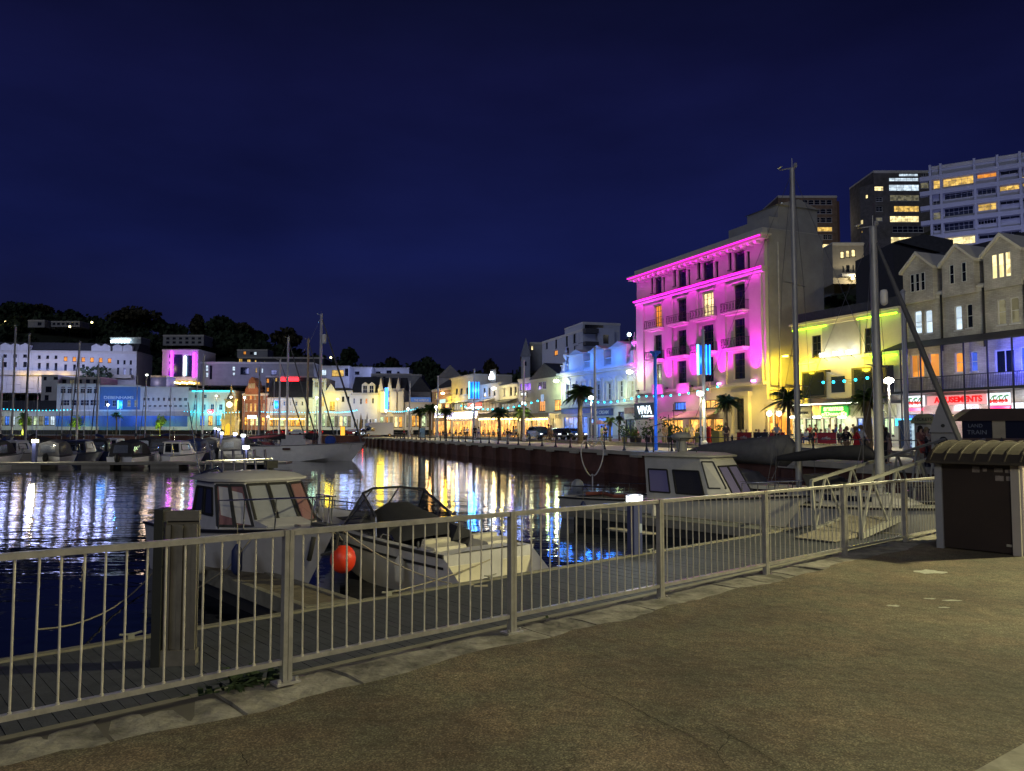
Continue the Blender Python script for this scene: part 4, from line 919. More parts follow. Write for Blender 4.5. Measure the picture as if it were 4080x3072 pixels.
# harbour railing: cast stanchions, two rails
rt = thing('harbour_railing', 'dark cast stanchions with two thin rails along the far harbour wall', 'railing', (0, 0, 0))
Y = 26.0; sts = []
while Y < 150: sts.append(Y); Y += 3.25
st = MB().lathe([(.16, 0), (.16, .06), (.11, .12), (.075, .3), (.05, .45), (.05, .56), (.08, .6), (.05, .66), (.045, 1.0), (.075, 1.05), (.085, 1.12), (.04, 1.18), (.035, 1.24), (.0, 1.27)], n=9)
sm = M('stanchion_iron', (.035, .035, .045), .35, .3)
st0 = st.build('stanchion', sm, rt, 50)
for i, Y in enumerate(sts):
    o = st0 if i == 0 else st0.copy()
    if i: col.objects.link(o)
    P = QL(Y, .32); o.location = P
m = MB()
for z in (.62, 1.1):
    for i in range(len(sts)-1): m.cyl(QL(sts[i], .32, .15+z), QL(sts[i+1], .32, .15+z), .022, n=5)
m.build('rails', M('rail_steel', (.2, .2, .2), .3, .7), rt)

# ================================================================ ground under the strand and hillside
m = MB().add([(-400, 186, .5), (70, 186, .5), (110, 420, .5), (-500, 420, .5)], [(0, 1, 2, 3)]); struct(m, 'strand_road', road)
m = MB(); m.box(-300, qx(186)+4, 185, 186.5, -4, .5); struct(m, 'strand_wall', wallm)
def lerp(x, T):
    if x <= T[0][0]: return T[0][1]
    for (a, b), (c, d) in zip(T, T[1:]):
        if x <= c: return b+(d-b)*(x-a)/(c-a)
    return T[-1][1]
SKY = [(-600, 1215), (0, 1222), (180, 1225), (400, 1262), (560, 1250), (760, 1300), (900, 1290), (1010, 1320), (1130, 1350), (1200, 1385), (1300, 1415), (1500, 1440), (1700, 1452), (1850, 1460), (2000, 1475), (2300, 1450)]
def sm_(t): t = max(0, min(1, t)); return t*t*(3-2*t)
def hz(x, y):
    px = CX+F*x/max(y, 60)
    zr = 1.68+(1715-lerp(px, SKY)-6)*390/F-9
    far = zr*sm_((y-222)/168)
    off = (x-(FR-.434*y))*.917
    right = .47*max(0, off-15)*sm_((off-8)/30)
    right = min(right, 66)
    if y > 250: right *= 1-sm_((y-260)/140)*.6
    return max(far, right, 0)
gm = M('hill_ground', (.02, .026, .014), .9, var=.5, scale=.1)
vs = []; fs = []; nx, ny = 110, 60
for j in range(ny+1):
    for i in range(nx+1):
        y = 30+j*8.5; x = -420+i*6.4; h = hz(x, y); off = (x-(FR-.434*y))*.917
        vs.append((x, y, h if (h > .3) else -5))
for j in range(ny):
    for i in range(nx):
        q = (j*(nx+1)+i, j*(nx+1)+i+1, (j+1)*(nx+1)+i+1, (j+1)*(nx+1)+i)
        if max(vs[k][2] for k in q) > -4: fs.append(q)
struct(MB().add(vs, fs), 'hillside', gm, 60)
m = MB().add([(-3000, 420, -2), (3000, 420, -2), (3000, 3000, -2), (-3000, 3000, -2)], [(0, 1, 2, 3)]); struct(m, 'ground', gm)

GS = .55
GR = 1.1
# ================================================================ the strand (far shore)
ST = Plane((0, 210), (1, .03))
S = {}
def sb(*a, **k): return bld(*a, **k)
s1 = sb('shop_building', 'low slate-roofed shop row with a lit white front at the far left of the shore', ST, -60, 226, 1640, 1706, 12, wht, row(-50, 220, 12, 1658, 1694, .8, 'gvgCw g'), cornice=.3)
gable_roof(s1, slate, 3.2)
tb = bld('house_building', 'plain blue-white flats with small dark windows up behind the low shop row', YP(226), 166, 232, 1497, 1640, 10, wht,
   [(174, 1500, 186, 1514, 'd', {}), (214, 1502, 232, 1512, 'd', {}), (182, 1540, 206, 1562, 'd', dict(nx=3, nz=1)), (178, 1574, 194, 1594, 'd', {})], cornice=.3)
tb2 = bld('house_building', 'dark-roofed flats with cluttered balconies between the terrace and the department store', YP(228), 233, 400, 1506, 1560, 10, gry, row(240, 396, 5, 1512, 1530, .6, 'dgdnd'), cornice=.3)
s2 = sb('shop_building', 'white modern shop with a row of six dark upper windows', ST, 228, 398, 1532, 1706, 12, wht,
   row(238, 396, 6, 1548, 1567, .8, 'd')+row(238, 396, 6, 1542, 1545, .6, 'd')+row(240, 396, 4, 1593, 1616, .9, 'n', nx=3, frame=wfr)+row(232, 396, 5, 1664, 1696, .8, 'ggd'), cornice=.3, frame=wfr)
s3 = sb('department_store', 'blue-lit department store with pale capital letters over its front', ST, 400, 560, 1537, 1706, 12, M('blue_store', (.10, .22, .46), .7, var=.1),
   row(408, 470, 2, 1594, 1620, .5, 'n', frame=wfr)+row(500, 556, 2, 1594, 1620, .5, 'g', frame=wfr)+row(404, 558, 5, 1664, 1696, .8, 'dgd'), cornice=.2)
pbox(s3, 'front_band', crm, 402, 1591, 558, 1626, -.1, -.002) if 0 else None
atext(s3, 'DEBENHAMS', 416, 1578, 1590, 534, M('letter_grey', (.75, .78, .8), .5), -.25, 'sign_lettering', .02)
s4 = sb('shop_building', 'long cream shop with paired small square windows on two floors', ST, 560, 752, 1543, 1706, 12, wht,
   row(566, 600, 2, 1585, 1596, .5, 'd', frame=wfr)+row(600, 706, 5, 1584, 1597, .4, 'd', frame=wfr)+row(706, 750, 2, 1585, 1597, .6, 'd', frame=wfr)+row(566, 750, 9, 1614, 1621, .55, 'd', frame=wfr)+row(564, 750, 6, 1664, 1696, .8, 'dgd'), cornice=.2)
for i, px in enumerate((260, 330, 390, 590, 650, 720)): glow(s2 if px < 400 else s4, px, 1632, 7, (.45, .52, 1), 480)
for px in (450, 520): glow(s3, px, 1620, 5, (.05, .3, 1), 700)
pl_ = Plane((0, 207), (1, .03))
cano = bld('arcade_canopy', 'long grey covered walk running in front of the far shore shops', pl_, 226, 756, 1634, 1652, 3, M('canopy_grey', (.3, .29, .27), .7), cornice=.1, cat='canopy')
blu = M('blue_hoarding_paint', (.05, .14, .55), .6, var=.12)
hd = bld('hoarding', 'long bright blue hoarding boards under the covered walk', Plane((0, 204), (1, .03)), 222, 745, 1657, 1692, .3, blu, cornice=0, cat='hoarding')
for i in range(8): glow(hd, 250+i*66, 1662, 4, (.35, .5, 1), 260)
for i in range(5): glow(s1, -20+i*52, 1650, 4, (.6, .7, 1), 260)
bk = sb('bank_building', 'stone bank building washed in bright cyan light', ST, 752, 936, 1562, 1706, 12, crm,
   row(762, 836, 2, 1572, 1586, .3, 'd', frame=wfr)+row(850, 930, 2, 1572, 1586, .3, 'g', frame=wfr)+row(762, 930, 5, 1610, 1634, .42, 'n', frame=wfr)+row(790, 920, 4, 1656, 1696, .55, 'Cece'), cornice=.5)
cy = E('cyan_strip', (.03, .75, 1), 3)
pbox(bk, 'light_strip', cy, 770, 1557, 932, 1561, -.9, -.6)
for px in (770, 790, 815, 845, 862, 888, 905, 925): glow(bk, px, 1645, 1.6, (.02, .7, 1), 300); 
for px in (778, 820, 895): glow(bk, px, 1612, 1.4, (.02, .7, 1), 160)
glow(bk, 862, 1584, 3, (1, .5, .1), 300)
pbox(bk, 'red_sign', E('red_sign', (1, .02, .04), 4), 836, 1634, 858, 1646, -1.6, -1.4)
atext(bk, 'bet', 840, 1636, 1644, 854, wl, -1.65, 'sign_lettering', .03)
# clock tower
ck = ST.pos(ST.hit(948, 1700)[0]) - ST.n*6
ct = thing('clock_tower', 'slender stone clock tower glowing gold in front of the brick gable', 'clock tower', (ck.x, ck.y, .5), ST.rot)
cm_ = M('tower_stone', (.5, .42, .24), .8, var=.2)
m = MB(); m.box(-1.7, 1.7, -1.7, 1.7, 0, 3.6); m.box(-2, 2, -2, 2, 3.601, 4.0); m.box(-1.15, 1.15, -1.15, 1.15, 4.001, 9); m.box(-1.35, 1.35, -1.35, 1.35, 9.001, 9.4)
for a in (-1.5, 1.5):
    for b_ in (-1.5, 1.5): m.lathe([(.3, 4.0), (.25, 5.4), (.0, 6.6)], (a, b_, 0), 6)
m.build('shaft', cm_, ct); MB().lathe([(1.2, 9.401), (.8, 10.2), (.45, 10.8), (.12, 12.8), (.02, 13.4)], n=8).build('spire', cm_, ct)
MB().cyl((0, -1.16, 7.9), (0, -1.25, 7.9), .8, n=20).build('clock_face', E('clock_glow', (1, .9, .6), 2.5), ct)
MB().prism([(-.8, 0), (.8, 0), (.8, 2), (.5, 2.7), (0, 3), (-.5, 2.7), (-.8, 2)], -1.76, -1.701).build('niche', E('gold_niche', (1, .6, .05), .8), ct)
lamp((-3, -5, 1.5), (1, .7, .08), 900, .2, ct); lamp((2.5, -5, 5), (1, .75, .15), 500, .2, ct)
s7 = sb('gabled_building', 'red brick building with curved gable lit orange beside the clock tower', ST, 966, 1066, 1572, 1706, 12, redbk,
   row(972, 1062, 5, 1575, 1590, .4, 'gogog', frame=wfr)+row(974, 1060, 5, 1608, 1638, .45, 'gyyog', arch=True, frame=wfr)+row(970, 1062, 4, 1662, 1696, .7, 'eYve'), cornice=.4)
a, zt = s7['L'](978, 1572); c, _ = s7['L'](1032, 1572); _, za = s7['L'](1010, 1502); h = za-zt; mid = (a+c)/2; hw = (c-a)/2
gp = [(a, zt), (c, zt), (c, zt+h*.3), (mid+hw*.62, zt+h*.5), (mid+hw*.45, zt+h*.8), (mid+hw*.2, zt+h*.95), (mid, zt+h), (mid-hw*.2, zt+h*.95), (mid-hw*.45, zt+h*.8), (mid-hw*.62, zt+h*.5), (a, zt+h*.3)]
g_ = MB().prism(gp, -.4, 5).build('gable', redbk, s7['t']); 
for i in range(3): window(g_, (mid-hw*.5+i*hw*.34, zt+h*.35, mid-hw*.5+i*hw*.34+hw*.26, zt+h*.62), 'g', y0=-.6, frame=wfr, nx=1, nz=1, rev=.1, sill=False)
for px in (975, 1000, 1030, 1060): glow(s7, px, 1606, 5, (1, .55, .1), 520)
for px in (985, 1045): glow(s7, px, 1545, 4, (1, .5, .12), 300)
for px in (985, 1040): glow(s7, px, 1680, 4, (1, .8, .3), 420)
s8 = sb('shop_building', 'grey-fronted shop terrace under a dark slate roof with a tall blue neon light', ST, 1066, 1246, 1588, 1706, 12, crm,
   row(1074, 1240, 7, 1600, 1616, .3, 'dd gddg'.replace(' ', 'd'), frame=wfr)+row(1070, 1240, 8, 1664, 1698, .8, 'eyvee'), cornice=.3)
gable_roof(s8, slate, 5)
for px, c in ((1090, (.05, .3, 1)), (1120, (.1, .35, 1)), (1150, (.5, .5, .9)), (1210, (1, .8, .35)), (1235, (.8, 1, .4))): glow(s8, px, 1615, 4, c, 520)
for px in (1090, 1140, 1190, 1230): glow(s8, px, 1680, 4, (1, .75, .3), 420)
pbox(s8, 'lit_sign', E('bright_white', (.9, 1, 1), 7), 988-988+1072, 1658, 1096, 1664, -2, -1.8)
terrace(s8, 'low canopy hung with warm bulbs at the foot of the grey shop terrace', 1074, 1216, 1656, 1664, M('tan_fascia'), n=22, bulb=blb)
terrace(s7, 'small canopy with a glowing white fascia under the brick gable', 988, 1020, 1657, 1667, E('fascia_cool', (.8, 1, 1), 8), n=0)
s9 = sb('shop_building', 'pale four-storey corner block with green shopfront glow', ST, 1247, 1300, 1512, 1706, 12, wht, row(1250, 1296, 2, 1520, 1544, .6, 'gg', frame=wfr)+row(1250, 1296, 2, 1580, 1620, .6, 'vy', frame=wfr)+row(1250, 1298, 3, 1650, 1698, .7, 'vYv'), cornice=.4)
glow(s9, 1262, 1585, 4, (.6, 1, .7), 500); glow(s9, 1262, 1668, 4, (.2, 1, .6), 500)
s10 = sb('shop_building', 'white shop with small pediment and a front glowing sodium yellow', ST, 1296, 1404, 1562, 1706, 12, wht,
   [(1314, 1600, 1334, 1636, 'y', dict(nx=3, nz=2)), (1362, 1580, 1372, 1600, 'd', {}), (1384, 1580, 1392, 1598, 'd', {})]+row(1300, 1400, 6, 1658, 1700, .8, 'gvgYv'), cornice=.5)
a, z = s10['L'](1298, 1560); c, _ = s10['L'](1340, 1560); MB().prism([(a, z), (c, z), ((a+c)/2, z+2.2)], -.3, .5).build('pediment', wht, s10['t'])
glow(s10, 1324, 1598, 3, (1, .72, .02), 1500); glow(s10, 1390, 1600, 6, (.3, .45, 1), 800)
s11 = sb('shop_building', 'grey-white building with four tall windows and two white dormers', ST, 1404, 1505, 1572, 1706, 12, wht,
   [(1408, 1587, 1414, 1608, 'n', {}), (1434, 1588, 1442, 1610, 'd', {}), (1456, 1588, 1464, 1608, 'o', {}), (1482, 1586, 1490, 1608, 'd', {})]+row(1408, 1502, 9, 1670, 1704, .6, 'dgw'), cornice=.5, frame=wfr)
gable_roof(s11, slate, 5.2)
for px in (1454, 1480):
    x, z = s11['L'](px, 1550); MB().prism([(x-.9, z-1.4), (x+.9, z-1.4), (x+.9, z+1.2), (x, z+1.9), (x-.9, z+1.2)], .3, 4).build('dormer', wht, s11['t']); window(s11['t'], (x-.6, z-1.1, x+.6, z+1.0), 'n', y0=.12, frame=wfr, nx=2, nz=2, sill=False)
for px in (1420, 1455, 1490): glow(s11, px, 1630, 6, (.4, .5, 1), 420)
s12 = sb('gabled_building', 'pale building with three small gables and bay windows by the taxi rank', ST, 1506, 1610, 1552, 1706, 12, crm,
   row(1512, 1606, 4, 1560, 1584, .45, 'ydgd', frame=wfr)+row(1512, 1606, 4, 1600, 1630, .5, 'yndn', frame=wfr)+row(1512, 1606, 5, 1660, 1702, .7, 'vegYe'), cornice=.3)
for i in range(3):
    a = s12['W']*(i+.08)/3; c = s12['W']*(i+.6)/3; z = s12['zt']; MB().prism([(a, z), (c, z), ((a+c)/2, z+3.4)], -.4, 6).build('gable', trim, s12['t'])
gable_roof(s12, slate, 3.6)
for px in (1538, 1578, 1606): x = s12['L'](px, 1600)[0]; MB().box(x-1.3, x+.2, -1.0, -.002, 6.5, s12['zt']-.6).build('bay_window', trim, s12['t'])
glow(s12, 1522, 1580, 2.5, (1, .75, .02), 900); glow(s12, 1526, 1615, 2.5, (1, .75, .02), 1200); glow(s12, 1560, 1610, 6, (1, .75, .45), 500); glow(s12, 1590, 1610, 6, (1, .75, .5), 380); glow(s12, 1560, 1685, 4, (1, .8, .4), 500)
x, z = s12['L'](1546, 1585); MB().box(x-.45, x+.45, -3.2, -3.0, z-3.2, z+2.6).build('neon_sign', E('cyan_neon', (.06, .3, 1), 3), s12['t'])
s13 = sb('shop_building', 'low shop with a pale blue roof sign beyond the palms', ST, 1612, 1722, 1606, 1706, 12, wht, row(1618, 1718, 5, 1655, 1700, .8, 'geevg'), cornice=.3)
pbox(s13, 'roof_sign', E('blue_board', (.15, .32, .85), .35), 1636, 1583, 1716, 1605, .2, .4)
atext(s13, 'THE HARBOUR', 1650, 1590, 1599, 1708, M('letter_grey'), .15, 'sign_lettering', .01)
glow(s13, 1670, 1680, 4, (1, .8, .4), 600)
m = MB()
s14 = bld('gabled_building', 'dim grey gable-ended house rising behind the palms', YP(222), 1632, 1716, 1560, 1700, 10, gry, cornice=0); gable_roof(s14, slate, 4.3, axis='y')
s15 = bld('gabled_building', 'dark grey gable-ended house with one green-lit window above the corner inn', YP(214), 1745, 1842, 1505, 1640, 10, gry, [(1790, 1486+22, 1800, 1518, 'y', {})], cornice=0); gable_roof(s15, M('dim_gable', (.2, .2, .2), .8), 3.6, axis='y')
# tall blue neon oblongs
nb = E('blue_neon', (.02, .26, 1), 4)
nb2 = E('blue_neon_hot', (.15, .65, 1), 6)
def neonpost(label, px, py0, py1, w_, Yd, base, grp='tall blue neon light columns on poles'):
    a = at_Y(px, py0, Yd); b = at_Y(px, py1, Yd)
    t = thing('neon_column', label, 'light column', (a.x, a.y, base), 0, grp)
    MB().cyl((0, 0, 0), (0, 0, a.z-base), .09, .07, 8).build('pole', M('pole_grey', (.35, .36, .4), .4, .3), t)
    m = MB(); h0, h1 = b.z-base, a.z-base
    for i in range(3): x = -w_*.15+w_*i*.3; m.cyl((x, -.2, h0), (x, -.2, h1), .05, n=8)
    m.build('neon_tubes', nb, t); MB().cyl((-w_*.55, -.24, h0), (-w_*.55, -.24, h1), .09, n=8).build('bright_tube', nb2, t)
    m = MB(); m.box(-w_*.55, w_*.55, -.12, .12, h0+.05, h1-.05); m.build('case', E('neon_case', (.01, .12, .6), .8), t)
    lamp((0, -.8, (h0+h1)/2), (.08, .4, 1), 260 if Yd < 120 else 900, .3, t); return t
neonpost('blue neon column in front of the department store', 481, 1596, 1628, 1.0, 199, .5)
neonpost('blue neon column before the grey shop terrace', 1102, 1596, 1628, .95, 199, .5)
neonpost('large blue neon column above the restaurant terraces', 1891, 1522, 1588, 1.5, 122, .5)
neonpost('nearest blue neon column in front of the magenta building', 2804, 1374, 1494, 1.05, 67, .5)

# ================================================================ hillside buildings
tr = dict(frame=dfr, nx=2, nz=2)
TE = YP(262, .10)
tc_ = bld('terrace_building', 'long white curved-window terrace on the hill, six arched windows glowing orange', TE, -40, 545, 1404, 1560, 14, wht,
   row(-40, 120, 4, 1412, 1424, .36, 'd', dy=0, **tr)+row(140, 240, 3, 1416, 1429, .34, 'd', **tr)+row(244, 454, 6, 1420, 1438, .42, 'o', dy=8, arch=True, nx=1, nz=1)+row(458, 534, 3, 1434, 1450, .34, 'd', dy=2, **tr)
   +row(-40, 120, 4, 1442, 1462, .36, 'd', **tr)+row(140, 240, 3, 1446, 1476, .34, 'd', **tr)+row(244, 350, 3, 1452, 1478, .3, 'ndn', **tr)+row(458, 534, 3, 1464, 1492, .38, 'd', dy=4, **tr), pyref=250, cornice=.6)
mr_ = MB(); zt = tc_['zt']; W = tc_['W']; mr_.prism([(.5, zt+.6), (13, zt+.6), (11, zt+3.4), (2.5, zt+3.4)], 0, W, 'x'); mr_.build('roof', slate, tc_['t'])
mr_ = MB()
for px in (20, 60, 100, 383, 420, 468, 508): x = tc_['L'](px, 1410)[0]; mr_.prism([(x-1.5, zt+.6), (x+1.5, zt+.6), (x+1.5, zt+2.2), (x, zt+2.9), (x-1.5, zt+2.2)], -.1, 4)
mr_.build('dormers', wht, tc_['t'])
pbox(tc_, 'veranda', crm, -40, 1478, 360, 1496, -1.6, -.002); pbox(tc_, 'veranda', crm, 450, 1494, 530, 1508, -1.6, -.002)
for px in range(-20, 545, 45): glow(tc_, px, 1470, 13, (.42, .48, 1), 1500)
for px in (100, 160, 210, 270): glow(tc_, px, 1500, 3, (1, .65, .15), 420)
lt = bld('rooftop_pavilion', 'long rooftop storey glowing gold behind upright fins above the white terrace', YP(266, .10), 140, 352, 1376, 1408, 9, G['g'], cornice=.5)
m = MB(); W = lt['W']
for i in range(34): x = W*(i+.5)/34; m.box(x-.18, x+.18, -.6, -.002, lt['z0'], lt['zt'])
m.build('fins', crm, lt['t']); pbox(lt, 'glazing', G['y'], 150, 1384, 240, 1402, -.3, -.1)
for i in range(12): x = W*(i+.5)/12; lamp((x, -1.6, lt['zt']-.6), (1, .72, .2), 260, .15, lt['t']); 
m = MB()
for i in range(18): x = W*(i+.5)/18; m.ball((x, -.9, lt['zt']-.4), .3, 6, 4)
m.build('eaves_lamps', E('warm_lamp', (1, .8, .35), 8), lt['t'])
hh = bld('house_building', 'modern hillside house with a brilliant blue-white lit terrace', YP(315), 440, 562, 1347, 1378, 8, gry, [(443, 1349, 524, 1360, 'w', dict(nx=8, nz=1))], cornice=.4)
for i in range(6): glow(hh, 450+i*13, 1364, 1.5, (.6, .8, 1), 220)
m = MB()
for i in range(6): s, z = hh['L'](450+i*13, 1362); m.ball((s, -1, z), .55, 6, 4)
m.build('terrace_lamps', E('cool_lamp', (.6, .85, 1), 9), hh['t'])
bld('house_building', 'faint pale house high among the dark trees at the far left', YP(340), 112, 178, 1278, 1300, 8, gry, [(150, 1284, 166, 1296, 'd', {})], cornice=.4)
bld('house_building', 'long dim flat-roofed house high in the dark hillside trees', YP(342), 204, 318, 1282, 1298, 8, gry, row(206, 316, 6, 1286, 1294, .6, 'd'), cornice=.3)
bld('house_building', 'stepped dim grey house above the magenta-striped hotel', YP(320), 650, 812, 1338, 1372, 10, gry, row(656, 808, 6, 1344, 1352, .5, 'dn')+row(656, 808, 6, 1360, 1368, .5, 'nd'), cornice=.4)
HT = YP(238)
ht = bld('hotel_building', 'cream modern hotel block with two vertical magenta light stripes', HT, 648, 790, 1396, 1515, 14, M('hotel_cream', (.55, .5, .46), .8, var=.1),
   [(674, 1412, 683, 1424, 'd', {}), (674, 1440, 683, 1450, 'd', {}), (672, 1465, 684, 1500, 'd', {}), (693, 1412, 728, 1500, 'n', dict(nx=3, nz=5, rev=.5)), (740, 1416, 766, 1500, 'n', dict(nx=2, nz=5, rev=.5))], cornice=.4)
pu = E('purple_tube', (.62, .03, 1), 7)
for px, a, b_ in ((686, 1400, 1501), (776, 1405, 1502)):
    s, z1_ = ht['L'](px, a); _, z0_ = ht['L'](px, b_); MB().box(s-.25, s+.25, -.5, -.2, z0_, z1_).build('light_strip', pu, ht['t'])
    for k in range(3): lamp((s, -1.0, z0_+(z1_-z0_)*(k+.5)/3), (.62, .01, 1), 110, .3, ht['t'])
s, z = ht['L'](739, 1458); MB().box(s-.3, s+.3, -.5, -.2, z-3, z+3).build('light_strip', E('cool_tube', (.6, .9, 1), 7), ht['t'])
glow(ht, 722, 1412, 2, (.4, .05, 1), 260); glow(ht, 762, 1418, 2, (.4, .05, 1), 260)
pbox(ht, 'porch', G['y'], 664, 1516, 785, 1530, 0, 4); m = MB()
for i in range(12): s, z = ht['L'](672+i*9.5, 1524+(i % 3)*2); m.ball((s, -.5, z), .3, 6, 4)
m.build('porch_lamps', E('warm_lamp', (1, .8, .35), 8), ht['t'])
for px in (660, 720, 760): glow(ht, px, 1530, 6, (1, .7, .45), 500)
glow(ht, 640, 1460, 8, (1, .7, .5), 900)
bld('shed_building', 'plain blue flat-roofed block below the magenta-striped hotel', YP(232), 600, 664, 1499, 1540, 8, M('blue_block', (.12, .16, .4), .7), cornice=.2)
lg = bld('hotel_wing', 'long low grey hotel wing with scattered lit slots stepping down the hill', YP(246, .06), 790, 1250, 1446, 1530, 10, gry,
   [(820, 1455, 830, 1478, 'w', {}), (820, 1484, 830, 1504, 'w', {}), (836, 1456, 846, 1510, 'd', {}), (926, 1460, 937, 1478, 'w', {}), (927, 1484, 936, 1496, 'w', {}), (958, 1463, 992, 1492, 'd', dict(nx=3, nz=1)), (1018, 1466, 1024, 1484, 'y', {}), (1042, 1468, 1048, 1486, 'w', {}), (1080, 1474, 1104, 1494, 'd', dict(nx=2))], cornice=.3)
for px in (860, 960, 1060): glow(lg, px, 1470, 9, (.4, .45, 1), 1000)
dk_ = bld('apartment_building', 'dark-clad apartments with scattered yellow and orange windows behind the masts', YP(262, .05), 950, 1290, 1425, 1540, 12, dgr,
   [(952, 1429, 966, 1451, 'y', dict(nx=2)), (984, 1432, 998, 1454, 'y', dict(nx=2)), (1015, 1434, 1021, 1455, 'y', {}), (1052, 1438, 1056, 1456, 'g', {}), (1102, 1443, 1113, 1465, 'o', {}), (1132, 1444, 1138, 1462, 'o', {}), (1157, 1448, 1170, 1470, 'Y', dict(nx=2)), (1188, 1450, 1196, 1472, 'v', dict(nx=2)), (1210, 1453, 1224, 1473, 'o', {}), (1157, 1478, 1168, 1494, 'Y', {}), (1190, 1480, 1198, 1494, 'b', {}), (1210, 1482, 1220, 1498, 'o', {})], cornice=.2)
d2 = bld('apartment_building', 'dark block carrying a long red lit sign above the shops', YP(236), 1060, 1250, 1500, 1600, 8, dgr, [(1062, 1508, 1072, 1526, 'o', {}), (1096, 1506, 1104, 1520, 'y', {}), (1062, 1544, 1072, 1560, 'o', {})], cornice=.2)
o, _ = pbox(d2, 'red_sign', E('red_long', (1, .02, .03), 5), 1119, 1505, 1192, 1519, -.6, -.3)
bld('house_building', 'pale modern house with white lamps above the dark apartments', YP(325), 945, 1066, 1395, 1420, 8, gry, [(970, 1400, 980, 1412, 'o', {}), (1012, 1402, 1022, 1414, 'w', {}), (996, 1402, 1008, 1412, 'd', {})], cornice=.3)
al = bld('apartment_building', 'white apartment block with a wide amber picture window on the hill', YP(250), 1280, 1392, 1463, 1540, 10, wht,
   [(1282, 1472, 1300, 1496, 'w', dict(nx=2, nz=1)), (1322, 1474, 1370, 1500, 'y', dict(nx=3, nz=1)), (1374, 1468, 1388, 1498, 'd', {})], cornice=.5)
glow(al, 1320, 1530, 6, (.5, .55, .9), 700)
al2 = bld('apartment_building', 'tall blank blue-grey block with one square yellow window', YP(256), 1391, 1482, 1465, 1560, 10, wht, [(1414, 1480, 1432, 1492, 'd', dict(nx=2, nz=1)), (1414, 1526, 1433, 1541, 'Y', dict(nx=2))], cornice=.3)
al3 = bld('apartment_building', 'stepped pale blocks right of the yellow-windowed one', YP(262), 1480, 1630, 1468, 1560, 10, wht, [(1498, 1480, 1516, 1490, 'd', dict(nx=2)), (1540, 1476, 1560, 1490, 'd', dict(nx=2)), (1582, 1480, 1592, 1490, 'd', {})], cornice=.3)
al4 = bld('apartment_building', 'dim brown-grey flats in front of the stepped pale blocks', YP(244), 1478, 1640, 1492, 1600, 8, gry, [(1484, 1500, 1500, 1516, 'n', {}), (1526, 1500, 1536, 1512, 'd', {})], cornice=.3)
for B_, px in ((al2, 1430), (al3, 1520), (al3, 1600)): glow(B_, px, 1500, 10, (.35, .42, 1), 1300)
ch = bld('house_building', 'row of tall chimneys and a dim house at the foot of the far hill', YP(232), 1636, 1680, 1494, 1600, 8, gry, cornice=.2)
# modern villa row above the white classical building
vm = M('villa_render', (.42, .44, .50), .8, var=.1)
vb = dict(frame=dfr, nx=2, nz=1)
VL = Plane(at_Y(2322, 1450, 176).xy, (.30, -.95)); VR = Plane(at_Y(2322, 1450, 176).xy, (.96, .28))
v1 = bld('villa_building', 'long modern white villa row stepping up the hill with tall slit windows', VL, 2160, 2322, 1322, 1450, 9, vm,
   [(2175, 1362, 2182, 1390, 'd', {}), (2212, 1352, 2219, 1388, 'd', {}), (2254, 1338, 2262, 1380, 'd', {}), (2208, 1396, 2222, 1416, 'o', dict(nx=2, nz=1)), (2284, 1322+8, 2296, 1366, 'd', vb), (2256, 1385, 2266, 1408, 'd', {}), (2286, 1376, 2306, 1405, 'd', vb), (2306, 1330, 2320, 1366, 'd', vb)], cornice=.35, pyref=2300)
v2 = bld('villa_building', 'corner block of the modern villas with dark balconies and wide glass', VR, 2322, 2470, 1288, 1450, 12, vm,
   [(2330, 1291, 2404, 1314, 'd', dict(nx=4, nz=1)), (2326, 1332, 2362, 1364, 'd', dict(nx=2, nz=1)), (2395, 1334, 2416, 1372, 'd', dict(nx=1, nz=1)), (2326, 1378, 2360, 1412, 'd', dict(nx=3, nz=1))], cornice=.3, pyref=2340)
for B_, a in ((v2, (2322, 1312, 2374, 1330)), (v2, (2322, 1364, 2374, 1378))): pbox(B_, 'balcony', dgr, *a, -1.8, -.002)
pbox(v2, 'wing', vm, 2374, 1310, 2440, 1395, -1.2, -.003)
pbox(v2, 'wing_window', G['d'], 2395, 1336, 2416, 1372, -1.24, -1.202)
for px in (2180, 2240, 2300): glow(v1, px, 1400, 14, (.35, .45, 1), 900)
glow(v2, 2400, 1400, 16, (.35, .45, 1), 1300)
m1 = bld('chapel_building', 'grey stone gabled chapel beside the villa row', YP(205), 2078, 2112, 1420, 1500, 12, gry, [(2090, 1440, 2098, 1456, 'd', dict(arch=True))], cornice=0); gable_roof(m1, M('dim_gable'), 5, axis='y')
bld('house_building', 'old stone house with one thin bright window left of the villas', YP(212), 2112, 2165, 1368, 1470, 10, gry, [(2117, 1378, 2124, 1394, 'Y', dict(nx=1, nz=1))], cornice=.3)
